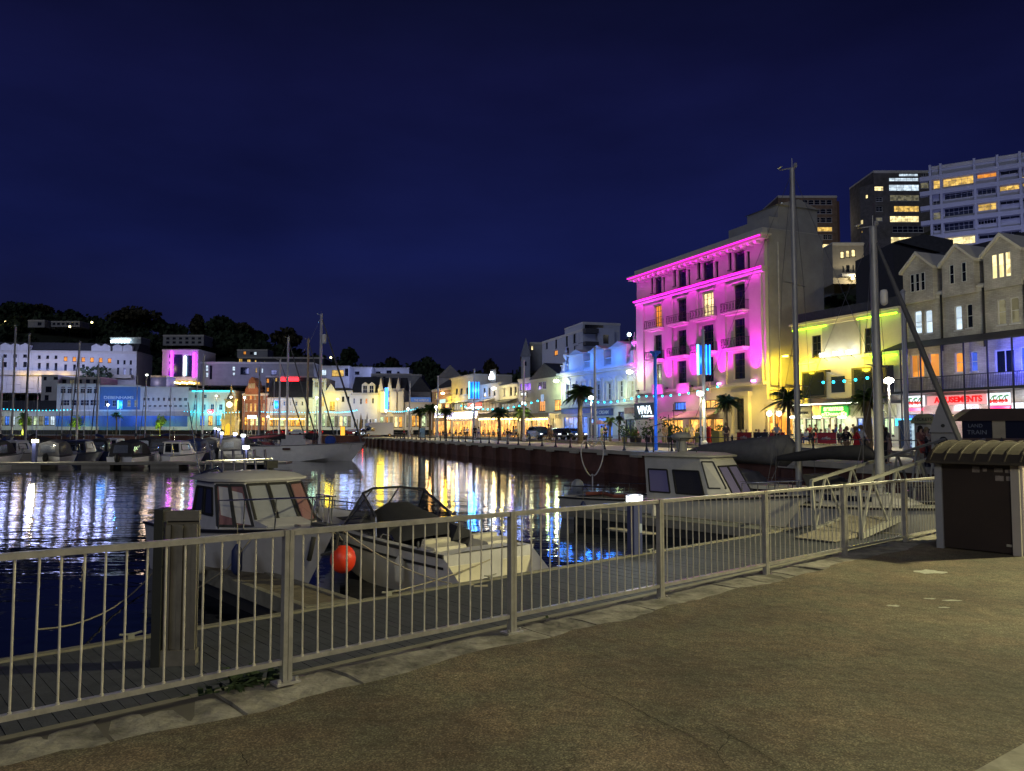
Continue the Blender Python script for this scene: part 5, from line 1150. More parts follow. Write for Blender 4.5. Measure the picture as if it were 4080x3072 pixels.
# hilltop towers at the right
TA = Plane(at_Y(3100, 1000, 262).xy, (1, .05))
def tower(name, label, pl, px0, px1, pyt, pyb, D, wall, wins, **k): return bld(name, label, pl, px0, px1, pyt, pyb, D, wall, wins, cornice=k.pop('cornice', .5), **k)
def floors(pl, px0, px1, py0, dy, n, keys, h=.55, frac=.9, skew=0, **kw):
    out = []
    for i in range(n):
        ks = keys[i % len(keys)]; y = py0+dy*i
        out += row(px0, px1, len(ks), y, y+dy*h, frac, ks, dy=skew, **kw)
    return out
tw = tower('tower_block', 'brown brick tower block with white window strips, third tower from the right edge', YP(262), 3100, 3334, 785, 1120, 16, brickmat('tower_brick', (.22, .15, .10), (.18, .12, .08), (.15, .12, .1), 1.2),
   floors(0, 3172, 3316, 796, 36, 1, ['dddddd'], frame=wfr, nx=1, nz=2)+floors(0, 3172, 3316, 832, 36, 1, ['dddndd'], frame=wfr, nx=1, nz=2)+floors(0, 3172, 3316, 866, 36, 1, ['nndddd'], frame=wfr, nx=1, nz=2)+[(3112, 806, 3130, 822, 'w', dict(nx=2, nz=1))]
   +[(3172, 904, 3316, 922, 'y', dict(nx=6, nz=1, frame=wfr))]+floors(0, 3262, 3316, 934, 36, 1, ['ddd'], frame=wfr)+[(3258, 972, 3316, 988, 'Y', dict(nx=3, nz=1, frame=wfr))]+floors(0, 3262, 3316, 1010, 36, 2, ['dgd'], frame=wfr))
pbox(tw, 'side_bay', M('tower_side', (.12, .07, .05), .8), 3320, 800, 3346, 1110, .5, 14)
tbk = brickmat('tower_brick2', (.14, .13, .12), (.11, .10, .10), (.1, .1, .1), 1.2)
t2 = tower('tower_block', 'dark tower block with stacked bright yellow window bands in the middle', YP(222), 3480, 3705, 686, 1080, 16, tbk,
   [(3582, 692, 3658, 702, 'w', dict(nx=4)), (3542, 708, 3660, 722, 'w', dict(nx=5)), (3542, 735, 3662, 760, 'w', dict(nx=4)), (3546, 776, 3662, 800, 'g', dict(nx=4)), (3562, 820, 3662, 844, 'y', dict(nx=5)), (3546, 860, 3662, 885, 'Y', dict(nx=5)), (3556, 900, 3680, 926, 'd', dict(nx=6)), (3550, 944, 3650, 970, 'Y', dict(nx=4)),
    (3484, 742, 3520, 760, 'Y', dict(nx=1)), (3490, 786, 3516, 802, 'd', {}), (3490, 822, 3516, 842, 'd', {}), (3490, 866, 3516, 880, 'g', {}), (3670, 690, 3690, 704, 'd', {}), (3668, 726, 3700, 750, 'g', {})], frame=wfr)
TL = Plane(YP(222).pos(t2['s0']), (.55, .83))
# its side turning away to the left
SL = Plane(Vector(t2['pl'].pos(t2['s0']))+Vector((-9.5, 13)), (.59, -.807))
s_a = bld('tower_block', 'dark angled side wing of the middle tower with a few small lit windows', SL, 3424, 3480, 740, 1080, 8, tbk, [(3448, 776, 3457, 790, 'Y', dict(nx=1, nz=1)), (3428, 876, 3438, 894, 'Y', dict(nx=1, nz=1)), (3432, 920, 3436, 928, 'y', {})], cornice=0, pyref=3452)
wt = M('tower_white', (.50, .51, .58), .8, var=.08)
TW = Plane(at_Y(3712, 900, 176).xy, (.86, -.51))
t3 = tower('tower_block', 'big white slab tower block with balconies and amber windows at the right edge', TW, 3712, 4330, 672, 1120, 14, wt,
   [(3718, 718, 3748, 752, 'y', dict(nx=1)), (3756, 694, 3880, 738, 'y', dict(nx=5)), (3762, 756, 3876, 790, 'n', dict(nx=5)), (3762, 824, 3878, 858, 'n', dict(nx=6)), (3762, 882, 3880, 916, 'n', dict(nx=6)), (3766, 938, 3886, 974, 'Y', dict(nx=5)),
    (3712, 800, 3746, 822, 'n', {}), (3712, 846, 3748, 876, 'g', {}), (3712, 895, 3748, 920, 'd', {}),
    (3892, 676, 3972, 708, 'o', dict(nx=3)), (3894, 738, 3968, 774, 'n', dict(nx=4)), (3896, 806, 3970, 838, 'y', dict(nx=3)), (3896, 862, 3970, 892, 'd', dict(nx=6)), (3900, 920, 3974, 950, 'd', dict(nx=2)),
    (3984, 664, 4058, 694, 'd', dict(nx=2)), (3982, 722, 4062, 758, 'y', dict(nx=3)), (3984, 782, 4062, 812, 'd', dict(nx=3)), (3984, 842, 4064, 872, 'n', dict(nx=2)), (3996, 912, 4062, 934, 'd', dict(nx=2)), (4072, 700, 4140, 740, 'y', dict(nx=3)), (4072, 764, 4140, 800, 'n', dict(nx=3))], pyref=3715, frame=wfr)
m = MB(); W = t3['W']; 
for px in (3710, 3752, 3886, 3978, 4068): x = t3['L'](px, 800)[0]; m.box(x-.25, x+.25, -1.5, -.002, t3['z0'], t3['zt']+.5)
m.build('fin_walls', wt, t3['t'])
z = t3['zt']
while z > t3['z0']+3:
    MB().box(-2.5, W, -1.45, -.003, z-3.05, z-2.05).build('balcony_front', wt, t3['t']); z -= 3.45
lamp((W*.3, -40, t3['z0']-8), (.42, .46, 1), 26000, 1, t3['t'], 'SPOT', (W*.4, 0, t3['zt']-12), 80, 1); lamp((W*.8, -40, t3['z0']-5), (.42, .46, 1), 18000, 1, t3['t'], 'SPOT', (W*.7, 0, t3['zt']-12), 80, 1)  # unseen spots in mid-air, added for the bluish sky light on the tower
glow(tw, 3220, 950, 18, (.9, .75, .55), 1500); glow(t2, 3600, 880, 20, (.6, .6, .6), 1200)
hs = bld('house_building', 'square stone villa with three arched yellow windows below the towers', YP(140), 3316, 3440, 972, 1120, 10, M('villa_stone', (.40, .36, .28), .8, var=.15), [(3349, 1002, 3363, 1028, 'Y', dict(arch=True, nx=1)), (3371, 998, 3385, 1025, 'Y', dict(arch=True, nx=1)), (3393, 994, 3408, 1022, 'Y', dict(arch=True, nx=1)), (3357, 1060, 3362, 1082, 'd', {}), (3371, 1056, 3385, 1082, 'd', {}), (3397, 1056, 3402, 1080, 'd', {})], cornice=.3)
s, z = hs['L'](3388, 1113); MB().ball((s, -1, z), .3).build('porch_lamp', E('warm_lamp', (1, .8, .35), 8), hs['t']); lamp((s, -2.5, z), (1, .85, .55), 500, .2, hs['t']); glow(hs, 3340, 1060, 9, (.9, .85, .7), 500)
m = MB(); x0, z0_ = hs['L'](3340, 1108); x1, _ = hs['L'](3425, 1100); m.box(x0, x1, -1.6, -.002, z0_, z0_+.5); m.build('porch_hood', gry, hs['t'])
bld('house_building', 'low grey-white annexe with a dark window band left of the stone villa', YP(146), 3255, 3320, 1010, 1160, 8, vm, [(3262, 1030, 3318, 1050, 'd', dict(nx=4))], cornice=.2)
rf_ = bld('house_building', 'dark slate-roofed building between the towers and the stone gables', YP(106), 3560, 3790, 965, 1180, 12, dgr, cornice=0); 
m = MB(); m.prism([(0, rf_['zt']), (rf_['W'], rf_['zt']-2), (rf_['W'], rf_['zt']+.2), (rf_['W']*.5, rf_['zt']+1.0)], -.5, 12); m.build('roof', slate, rf_['t'])

# ================================================================ trees
lf = [M('night_leaf', (.028, .045, .018), .8, var=.4, scale=.4), M('night_leaf_brown', (.045, .04, .018), .8, var=.4, scale=.4)]
bark = M('bark', (.07, .05, .035), .9, var=.3, scale=3)
def blob_leaves(mb, c, r, n, s, flat=1):
    for i in range(n):
        u = R(-1, 1); a = R(0, 2*pi); k = (R(.25, 1.25))**.4; q = math.sqrt(1-u*u)
        p = Vector((c[0]+r[0]*q*cos(a)*k, c[1]+r[1]*q*sin(a)*k, c[2]+r[2]*u*k))
        d = Vector((R(-1, 1), R(-1, 1), R(-.6, .6))).normalized(); e_ = d.orthogonal().normalized(); e2 = d.cross(e_); s2 = s*R(.6, 1.3)
        mb.add([p-e_*s2, p-e2*s2*.7, p+e_*s2, p+e2*s2*.7], [(0, 1, 2, 3)])
def tree(label, x, y, z, h, rad, n, s, mat, name='tree', grp=None, trunk=True, core=True):
    t = thing(name, label, 'tree', (x, y, z), R(0, 6), grp)
    m = MB(); k = random.randint(6, 9)
    if trunk:
        q = MB(); q.tube([(0, 0, -1), (.1, 0, h*.3), (.0, .1, h*.6)], [rad*.09, rad*.07, rad*.04], 7)
        for i in range(5): a = i*1.3; q.tube([(0, 0, h*.3), (cos(a)*rad*.3, sin(a)*rad*.3, h*.52), (cos(a)*rad*.6, sin(a)*rad*.6, h*.66)], [rad*.045, rad*.03, rad*.012], 5)
        q.build('trunk', bark, t)
    for i in range(k):
        a = 2*pi*i/k+R(-.3, .3); rr = rad*R(.3, .62); zz = h*R(.45, .8)
        blob_leaves(m, (cos(a)*rr, sin(a)*rr, zz), (rad*R(.35, .5),)*2+(h*R(.14, .22),), n//k, s)
    blob_leaves(m, (0, 0, h*.78), (rad*.5, rad*.5, h*.24), n//4, s)
    if core: m.ball((0, 0, h*.62), (rad*.5, rad*.5, h*.2), 9, 6)
    m.build('crown', mat, t); return t
# skyline trees one can tell apart: px, top py, crown width px, Y
for i, (px, pt, w_, Y, lb_) in enumerate(((60, 1205, 170, 372, 'broad dark crown on the ridge at the far left'), (165, 1215, 100, 378, 'smaller rounded dark crown beside the far left ridge tree'), (285, 1240, 110, 380, 'low dark crown on the dip of the left ridge'),
     (535, 1224, 190, 366, 'largest domed tree, standing alone on the skyline above the blue-lit house'), (640, 1275, 80, 370, 'small dark crown just right of the largest domed tree'), (790, 1258, 70, 366, 'upright dark crown at the left end of the long ridge clump'),
     (880, 1262, 150, 364, 'wide dark crown in the middle of the long ridge clump'), (960, 1290, 110, 368, 'low dark crown at the right end of the long ridge clump'), (1030, 1320, 70, 372, 'small dark skyline crown between two domed trees'),
     (1145, 1309, 130, 360, 'domed tree on the skyline behind the left-hand masts'), (1390, 1390, 90, 372, 'low skyline tree above the amber picture window'), (1560, 1425, 80, 376, 'small skyline tree above the stepped pale blocks'), (1700, 1428, 110, 370, 'low rounded skyline tree over the gabled roofs'), (1955, 1435, 60, 330, 'small round tree on the horizon behind the crest sign'))):
    P = at_Y(px, pt, Y); zg = hz(P.x, Y); h = max(9, P.z-zg); tree('dark '+lb_ if 'dark' not in lb_ else lb_, P.x, Y, P.z-h, h, w_*Y/F/2*1.05, 700, 1.1, lf[i % 2])
# woods covering the slopes
wd = MB(); cnt = 0; tries = 0
while cnt < 520 and tries < 9000:
    tries += 1
    if R(0, 1) < .62: y = R(228, 392); px = R(-250, 2250); x = (px-CX)*y/F
    else:
        y = R(75, 250); off = R(16, 140); x = FR-.434*y+off/.917
    z = hz(x, y)
    if z < 2.5: continue
    r = R(3.0, 6.5)*(1 if y > 200 else .7); h = r*R(1.2, 1.7)
    px = CX+F*x/y; pt = 1715-(z+h*1.05-1.68)*F/y; pb = 1715-(z-1.68)*F/y; hw = r*F/y
    if px < -300 or px > 4500: continue
    if any(b[0]-hw*.9 < px < b[1]+hw*.9 and y < b[4]+8 and pt < b[3]+30 and pb > b[2] for b in BR): continue
    if y < 300 and px > 2100 and pt < lerp(px, [(2100, 1480), (2500, 1400), (3100, 1150), (3300, 1090), (3600, 1100), (4100, 1000)]): continue
    if px < 2100 and pt < lerp(px, SKY)-3: continue
    n = int(90*(1+60/y)) if y > 200 else 260
    blob_leaves(wd, (x, y, z+h*.5), (r, r, h*.5), n, r*.2)
    wd.ball((x, y, z+h*.42), (r*.72, r*.72, h*.42), 7, 5); cnt += 1
wo = wd.build('woodland', lf[0]); tag(wo, 'dark woodland covering the hillsides between the houses', 'woodland', kind='stuff')
for px, py in ((22, 1285), (20, 1293), (1318, 1427), (366, 1286), (278, 1303)):
    P = at_Y(px, py, 335); t = thing('hill_lamp', 'small lone lamp shining in the dark hillside woods', 'lamp', (P.x, P.y, P.z-4), 0, 'lone lamps on the hillside'); MB().cyl((0, 0, -3), (0, 0, 4), .1, n=5).build('post', iron, t); MB().ball((0, 0, 4.2), .45, 7, 5).build('lamp_head', E('warm_lamp'), t)
P = at_Y(2507, 1336, 190); t = thing('hill_lamp', 'bright white lamp in the dark trees beside the magenta building', 'lamp', (P.x, P.y, P.z-4)); MB().cyl((0, 0, -3), (0, 0, 4), .1, n=5).build('post', iron, t); MB().ball((0, 0, 4.2), .5, 8, 6).build('lamp_head', E('cool_lamp', (.6, .85, 1), 9), t); lamp((0, -1.5, 4), (.8, .95, .7), 900, .2, t)
tree('large dark bushy tree in front of the white hillside terrace', *at_Y(405, 1500, 245).xy, hz(*at_Y(405, 1500, 245).xy)-1, 20, 7.5, 700, .7, lf[0])
for px, w_ in ((305, 46), (640, 40), (100, 40)):
    P = at_Y(px, 1640, 200); tree({305: 'small tree lit yellow-green before the white shop windows', 640: 'small tree lit yellow-green before the long cream shop', 100: 'small tree lit green before the low shop row'}[px], P.x, 200, .5, 5.2, 1.7, 500, .22, M('lit_leaf', (.14, .22, .03), .7, var=.3), grp=None, core=False)  # lit_leaf: part of the uplight is put into the leaf colour
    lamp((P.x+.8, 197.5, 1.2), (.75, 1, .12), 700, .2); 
# ================================================================ boats
gel = M('white_gelcoat', (.84, .82, .79), .35, var=.1, scale=2, spec=.5)
gelg = M('grey_gelcoat', (.52, .51, .52), .35, var=.15, scale=2)
gelc = M('cream_gelcoat', (.62, .58, .46), .4, var=.12, scale=2)
navy = M('dark_strake', (.02, .02, .025), .5)
canv = M('black_canvas', (.025, .025, .03), .8, var=.3, scale=3, bump=.01, bscale=5)
canvg = M('grey_canvas', (.11, .11, .12), .85, var=.3, scale=3, bump=.02, bscale=4)
chrome = M('stainless', (.55, .55, .55), .18, 1, var=0)
rub = M('black_rubber', (.02, .02, .02), .6)
gls = M('tinted_glass', (.015, .018, .025), .04, var=0, spec=.8)
def clear(name, c, a):
    m = M(name, c, .06, var=0, spec=.8); b = m.node_tree.nodes['Principled BSDF']; b.inputs['Alpha'].default_value = a; return m
gcl = clear('clear_screen', (.26, .29, .36), .5); gsm = clear('smoked_screen', (.02, .02, .025), .82)
gpk = clear('pinkish_screen', (.30, .13, .14), .7)
def hullpts(L, B, hs, hb, dr, rake, n=16, full=.42, tz=.25):
    secs = []
    for i in range(n+1):
        t = i/n; k = 0 if t < full else ((t-full)/(1-full))
        b = B/2*(1-k**2.3)*(.93+.07*min(1, t/full)); bc = B/2*.86*(1-k**1.7)*(.94+.06*min(1, t/full))
        zs = hs+(hb-hs)*t**1.7; zk = -dr if t < .55 else -dr+(dr+.0)*((t-.55)/.45)**2.2
        zc = -dr*.15+(zs*.55)*max(0, t-.35)**1.4*1.6; zc = min(zc, zs*.55)
        pts = []
        for y, z in ((0, zk), (bc, zc), (bc+(b-bc)*.55, zc+(zs-zc)*.5), (b, zs)):
            x = t*(L-rake)+rake*t**2*max(0, (z-zk))/(hb-zk+1e-6)*1.0
            pts.append((x, y, z))
        secs.append(pts)
    return secs
def mk_hull(root, secs, mat, stripe=navy, name='hull', deck=None, deckmat=None, inset=.0, cut=None):
    n = len(secs[0]); full_ = [[(x, -y, z) for x, y, z in s[::-1]]+[p for p in s[1:]] for s in secs]
    m = MB(); m.loft(full_, caps=False); k = len(full_[0]); m.f.append(tuple(range(k))); o = fixn(m.build(name, mat, root, 35))
    for sg in (1, -1): 
        MB().tube([(s[-1][0], sg*(s[-1][1]+.01), s[-1][2]-.02) for s in secs], .035, 6).build('rubbing_strake', stripe, o)
    d = MB()   # deck
    def dk(i0, i1):
        ss = secs[i0:i1+1]; d.loft([[(s[-1][0], -s[-1][1], s[-1][2]-.01), (s[-1][0], -s[-1][1]*.5, s[-1][2]+.03), (s[-1][0], s[-1][1]*.5, s[-1][2]+.03), (s[-1][0], s[-1][1], s[-1][2]-.01)] for s in ss], caps=False)
    if cut is None: dk(0, len(secs)-1)
    else:
        i0, i1, wd_ = cut; dk(i1, len(secs)-1)
        if i0 > 0: dk(0, i0)
        for sg in (1, -1):
            ss = secs[i0:i1+1]; d.loft([[(s[-1][0], sg*s[-1][1], s[-1][2]-.01), (s[-1][0], sg*(s[-1][1]-wd_*.5), s[-1][2]+.03), (s[-1][0], sg*(s[-1][1]-wd_), s[-1][2]), (s[-1][0], sg*(s[-1][1]-wd_-.04), cut_floor)] for s in ss], caps=False)
        ss = secs[i0:i1+1]; d.loft([[(s[-1][0], -(s[-1][1]-wd_-.04), cut_floor), (s[-1][0], s[-1][1]-wd_-.04, cut_floor)] for s in ss], caps=False)
    fixn(d.build('deck', deckmat or mat, root, 35)); return o
cut_floor = .3
def face_quad(f4, u0, u1, v0, v1, off):
    bl, br, tr, tl = [Vector(p) for p in f4]; nrm = (br-bl).cross(tl-bl).normalized()
    def P(u, v): return (bl*(1-u)+br*u)*(1-v)+(tl*(1-u)+tr*u)*v+nrm*off
    return [P(u0, v0), P(u1, v0), P(u1, v1), P(u0, v1)]
def screen(root, f4, u0, u1, v0, v1, glass, fr=.07, name='window', frame=None):
    a = face_quad(f4, u0, u1, v0, v1, .012); b = face_quad(f4, u0, u1, v0, v1, .004); m = MB()
    w = MB(); 
    for i in range(4): w.bar(a[i], a[(i+1) % 4], .05, .03, up=(a[1]-a[0]).cross(a[3]-a[0]))
    o = w.build(name, frame or rub, root)
    MB().add([tuple(p) for p in b], [(0, 1, 2, 3)]).build('glass', glass, o); return o
def cabin(root, base, top, zb, zt, mat, wins, roofmat=None, over=.12, camber=.12, thick=.05):
    n = len(base); m = MB(); m.loft([[(x, y, zb) for x, y in base], [(x, y, zt) for x, y in top]], closed=True)
    o = fixn(m.build('cabin', mat, root))
    cxm = sum(p[0] for p in top)/n
    r = MB(); ring = lambda k, z, c=0: [(cxm+(x-cxm)*k, y*k, z-c*0) for x, y in top]
    r.loft([ring(1+over, zt), ring(1+over*1.1, zt+thick), ring(.85, zt+thick+camber*.7), ring(.4, zt+thick+camber), ring(.05, zt+thick+camber*1.05)], closed=True)
    ro = fixn(r.build('cabin_roof', roofmat or mat, root, 50))
    for i, u0, u1, v0, v1, g in wins:
        j = (i+1) % n; f4 = [(base[i][0], base[i][1], zb), (base[j][0], base[j][1], zb), (top[j][0], top[j][1], zt), (top[i][0], top[i][1], zt)]
        c = Vector((cxm, 0, zb)); a, b_, t_ = Vector(f4[0]), Vector(f4[1]), Vector(f4[3]); nn = (b_-a).cross(t_-a)
        if nn.dot((a+b_)/2-c) < 0: f4 = [f4[1], f4[0], f4[3], f4[2]]
        screen(o, f4, u0, u1, v0, v1, g)
    return o, ro
def sheer(secs, x):
    for a, b in zip(secs, secs[1:]):
        if a[-1][0] <= x <= b[-1][0]:
            k = (x-a[-1][0])/(b[-1][0]-a[-1][0]+1e-9); return a[-1][1]*(1-k)+b[-1][1]*k, a[-1][2]*(1-k)+b[-1][2]*k
    return secs[-1][-1][1], secs[-1][-1][2]
def pulpit(root, secs, x0, L, h=.55, n=3, name='bow_rail', r=.016):
    m = MB(); xs = [x0+(L-.12-x0)*i/7 for i in range(8)]
    P = [];
    for x in xs: y, z = sheer(secs, x); P.append((x, max(y-.06, .06), z+h))
    loop = [(P[0][0], P[0][1], P[0][2]-h+.02)]+P+[(x, -y, z) for x, y, z in P[::-1]]+[(P[0][0], -P[0][1], P[0][2]-h+.02)]
    m.tube(loop, r, 6)
    for i in (2, 4, 6):
        for sg in (1, -1): m.cyl((P[i][0]-.05, sg*P[i][1], P[i][2]-h), (P[i][0], sg*P[i][1], P[i][2]), r*.9, n=6)
    return m.build(name, chrome, root, 50)
def heading(v): return math.atan2(v[1], v[0])
HD = heading((.663, -.748))        # pointing at the near quay
# ---- cabin boat, bow on
bow = Vector((-3.2, 14.1)); L1 = 7.0; st_ = bow-Vector((.663, -.748)).normalized()*L1
b1 = thing('cabin_boat', 'grey-white cabin boat with raked wheelhouse windows, bow towards the near railing', 'boat', (st_.x, st_.y, WZ), HD)
sc = hullpts(L1, 2.65, 1.12, 1.5, .35, 1.35, full=.38)
mk_hull(b1, sc, gelg)
m = MB(); m.loft([[(s[1][0], sg_*(s[1][1]+.012), s[1][2]+.06), (s[1][0], sg_*(s[1][1]+.012), s[1][2]-.02)] for s in sc[:-1] for sg_ in (1,)], caps=False); m.build('chine_line', navy, b1)
base = [(2.5, 1.05), (4.3, 1.05), (4.75, .5), (4.75, -.5), (4.05, -1.05), (2.5, -1.05)]; top = [(2.5, .9), (3.75, .9), (4.0, .46), (4.0, -.46), (3.5, -.9), (2.5, -.9)]
cb1, ro1 = cabin(b1, base, top, 1.26, 2.22, gelg, [(2, .03, .485, .1, .93, gcl), (2, .515, .97, .1, .93, gcl), (1, .06, .95, .1, .92, gpk), (3, .05, .47, .1, .92, gpk), (3, .5, .94, .1, .92, gpk), (0, .1, .48, .3, .85, gls), (0, .52, .9, .3, .85, gls), (4, .1, .48, .3, .85, gls), (4, .52, .9, .3, .85, gls)], over=.12, camber=.14)
m = MB(); m.add([(2.0, -.7, 1.32), (3.0, -.7, 1.32), (3.0, .7, 1.32), (2.0, .7, 1.32)], [(0, 1, 2, 3)])
MB().prism([(4.5, 1.27), (5.6, 1.30), (5.2, 1.42), (4.5, 1.5)], -.5, .5).build('coachroof', gelg, b1)
pulpit(b1, sc, 4.2, L1, .58)
m = MB()   # rod rack and rail on the wheelhouse roof
m.tube([(2.6, -.8, 2.34), (2.6, -.75, 2.62), (2.6, .75, 2.62), (2.6, .8, 2.34)], .018, 6); m.build('roof_rail', chrome, ro1, 50)
for i in range(6): y = -.62+1.24*i/5; MB().cyl((2.62, y, 2.36), (2.5, y, 2.84), .03, n=8).build('rod_holder', chrome, ro1)
m = MB(); m.cyl((3.2, .45, 2.36), (3.2, .45, 2.45), .05); m.cbox((3.22, .45, 2.53), (.16, .26, .17)); m.build('searchlight', M('lamp_black', (.03, .03, .03), .3), ro1)
MB().cyl((2.6, -.86, 2.2), (2.1, -1.0, 3.9), .012, n=6).build('antenna', chrome, ro1)
m = MB(); m.tube([(2.6, -.85, 2.35), (2.9, -.6, 2.47), (3.3, -.66, 2.38)], .025); m.build('hand_rail', chrome, ro1)
m = MB(); y, z = sheer(sc, 6.5); m.box(6.2, 7.0, -.09, .09, z+.0, z+.09); m.tube([(6.9, 0, z+.05), (7.1, 0, z-.05), (7.0, 0, z-.35)], .03); m.tube([(6.75, -.15, z-.45), (7.0, 0, z-.35), (6.75, .15, z-.45)], .025); m.build('anchor', M('anchor_grey', (.1, .1, .1), .5, .5), b1)
for s_ in (1, -1): MB().box(5.9, 6.1, s_*.25-.02, s_*.25+.02, 1.42, 1.5).build('cleat', chrome, b1)
m = MB().box(-.45, -.02, -.5, .5, -.1, .15); m.box(-.4, -.1, -.18, .18, .15, 1.3); m.build('outboard', rub, b1)
ax = bow-Vector((.663, -.748))*.15+Vector((.748, .663))*.42
bf_ = thing('round_fender', 'bright orange-red round buoy fender hanging from the bow of the cabin boat', 'fender', (bow.x+.12, bow.y+.1, -.66))
MB().ball((0, 0, 0), (.235, .235, .26), 16, 12).build('ball', M('orange_vinyl', (.80, .055, .02), .4, var=.08), bf_, 60); MB().cyl((0, 0, .24), (0, 0, .34), .05, .03).build('neck', navy, bf_); MB().tube([(0, 0, .32), (-.1, 0, .45), (-.35, -.05, .52)], .012).build('rope', M('rope', (.3, .27, .2), .9), bf_)
# mooring lines
def rope(name, label, pts, r=.014): 
    return tag(MB().tube(pts, r, 6).build(name, M('rope', (.3, .27, .2), .9), None, 60), label, 'rope')
def sag(a, b, s, n=10): a = Vector(a); b = Vector(b); return [a.lerp(b, i/n)-Vector((0, 0, s*4*(i/n)*(1-i/n))) for i in range(n+1)]
w1 = lambda lx, ly, lz: (Matrix.Translation((st_.x, st_.y, WZ)) @ Matrix.Rotation(HD, 4, 'Z')) @ Vector((lx, ly, lz))
rope('mooring_rope', 'pale mooring rope from the pontoon cleat sagging out to the cabin boat stern', sag(at_z(150, 2508, PZ+.05), w1(1.2, -1.2, .3), .35))
rope('mooring_rope', 'short slack rope hanging down the dark flank of the cabin boat', [w1(5.6, -.95, 1.3), w1(5.2, -1.25, .7), w1(4.4, -1.5, .25)])
# ---- open speedboat, stern to the pontoon
s2_ = Vector((-.42, 15.45)); 
b2 = thing('speedboat', 'open speedboat with wraparound dark windscreen and cream seats, stern against the pontoon', 'boat', (s2_.x, s2_.y, WZ), HD+pi)
sc2 = hullpts(7.6, 2.5, .92, 1.22, .3, 1.5, full=.4)
hu = mk_hull(b2, sc2, gelg, cut=(1, 10, .24)); 
for sg in (1, -1): MB().loft([[(s[-1][0], sg*(s[-1][1]+.008), s[-1][2]-.22), (s[-1][0], sg*(s[-1][1]+.004), s[-1][2]-.27)] for s in sc2[:-2]], caps=False).build('side_line', navy, hu)
m = MB(); m.box(-.75, -.0, -1.12, 1.12, .12, .26); m.build('swim_platform', gelc, b2, 40)
for sg in (1, -1):
    m = MB(); m.prism([(-.02, .30), (.62, .30), (.9, .5), (.9, 1.02), (.45, 1.0), (.3, .78), (-.02, .70)], sg*.28 if sg > 0 else -1.05, 1.05 if sg > 0 else -.28); m.build('stern_seat', gelc, b2)
    m = MB(); m.prism([(.95, .35), (1.5, .35), (1.5, .72), (1.12, .8), (1.0, 1.1), (.92, 1.08)], sg*.3 if sg > 0 else -.95, .95 if sg > 0 else -.3); m.build('bench_seat', gelc, b2)
    m = MB(); m.loft([[(-.75, sg*1.10, .26), (-.75, sg*1.16, .26), (-.7, sg*1.16, .3)], [(0, sg*1.0, .3), (0, sg*1.17, .3), (0, sg*1.14, .85)], [(.8, sg*.98, .5), (.8, sg*1.19, .5), (.8, sg*1.12, 1.0)]], closed=True); fixn(m.build('quarter_moulding', gelg, b2))
    m = MB(); m.box(2.4, 2.95, sg*.62-.26, sg*.62+.26, .3, .78); m.box(2.35, 2.47, sg*.62-.26, sg*.62+.26, .78, 1.3); m.build('bucket_seat', canv, b2)
    MB().prism([(3.5, .3), (4.2, .3), (4.2, 1.12), (3.75, 1.1)], sg*.25 if sg > 0 else -1.0, 1.0 if sg > 0 else -.25).build('console', M('console_black', (.03, .03, .03), .5), b2)
m = MB(); m.cyl((3.5, .6, 1.0), (3.42, .6, 1.06), .17, n=14); m.build('wheel', rub, b2)
# tonneau cover over the cockpit sides
m = MB(); m.loft([[(1.6, -1.02, .98), (1.6, -.4, 1.2), (1.6, -.25, .9)], [(2.6, -1.04, 1.0), (2.6, -.5, 1.32), (2.6, -.3, .95)], [(3.6, -1.02, 1.05), (3.6, -.5, 1.38), (3.6, -.25, 1.05)]], closed=True); fixn(m.build('folded_canopy', canv, b2))
MB().loft([[(x, y, z0+(z1-z0)*(1-abs(y)/1.04)**.7+.03*(i%2)) for y in (-1.04, -.8, -.5, -.2, .2, .5, .8, 1.04)] for i, (x, z0, z1) in enumerate(((1.7, .98, 1.05), (2.0, .99, 1.32), (2.3, 1.0, 1.38), (2.6, 1.0, 1.54), (2.9, 1.02, 1.58), (3.2, 1.04, 1.68), (3.5, 1.05, 1.70)))], caps=False).build('tonneau_cover', canv, b2, 60)
# windscreen: port, centre, starboard pieces
fr = M('screen_frame', (.18, .18, .2), .25, .8)
pts_b = [(2.55, 1.06, 1.0), (4.1, .98, 1.1), (4.75, .42, 1.18), (4.75, -.42, 1.18), (4.1, -.98, 1.1), (2.55, -1.06, 1.0)]
pts_t = [(2.7, .98, 1.4), (3.5, .84, 1.86), (3.85, .36, 1.93), (3.85, -.36, 1.93), (3.5, -.84, 1.86), (2.7, -.98, 1.4)]
ws = MB()
for i in range(5):
    ws.cyl(pts_b[i], pts_b[i+1], .026, n=6); ws.cyl(pts_t[i], pts_t[i+1], .032, n=6)
for i in range(6): ws.cyl(pts_b[i], pts_t[i], .018, n=6)
wso = ws.build('windscreen', fr, b2, 50)
for i in range(5): MB().add([pts_b[i], pts_b[i+1], pts_t[i+1], pts_t[i]], [(0, 1, 2, 3)]).build('glass', gsm if i in (0, 4) else gcl, wso)
m = MB(); m.loft([[(4.9, y, .8), (6.3, y*.5, .95), (6.3, y*.5, 1.15), (4.9, y, 1.13)] for y in (-.55, .55)], closed=True); m.build('bow_cushion', canv, b2)
pulpit(b2, sc2, 6.1, 7.55, .22, r=.018)
m = MB(); m.cyl((.9, 1.12, .95), (.9, 1.12, 1.1), .02); m.tube([(1.9, 1.05, 1.0), (2.0, 1.05, 1.09), (2.3, 1.05, 1.09), (2.4, 1.05, 1.0)], .018); m.build('grab_rail', chrome, b2)
for a in (.05, .22): MB().cyl((-.76, .0, a+.02), (-.78, .0, a+.02), .05, n=10).build('fitting', chrome, b2)
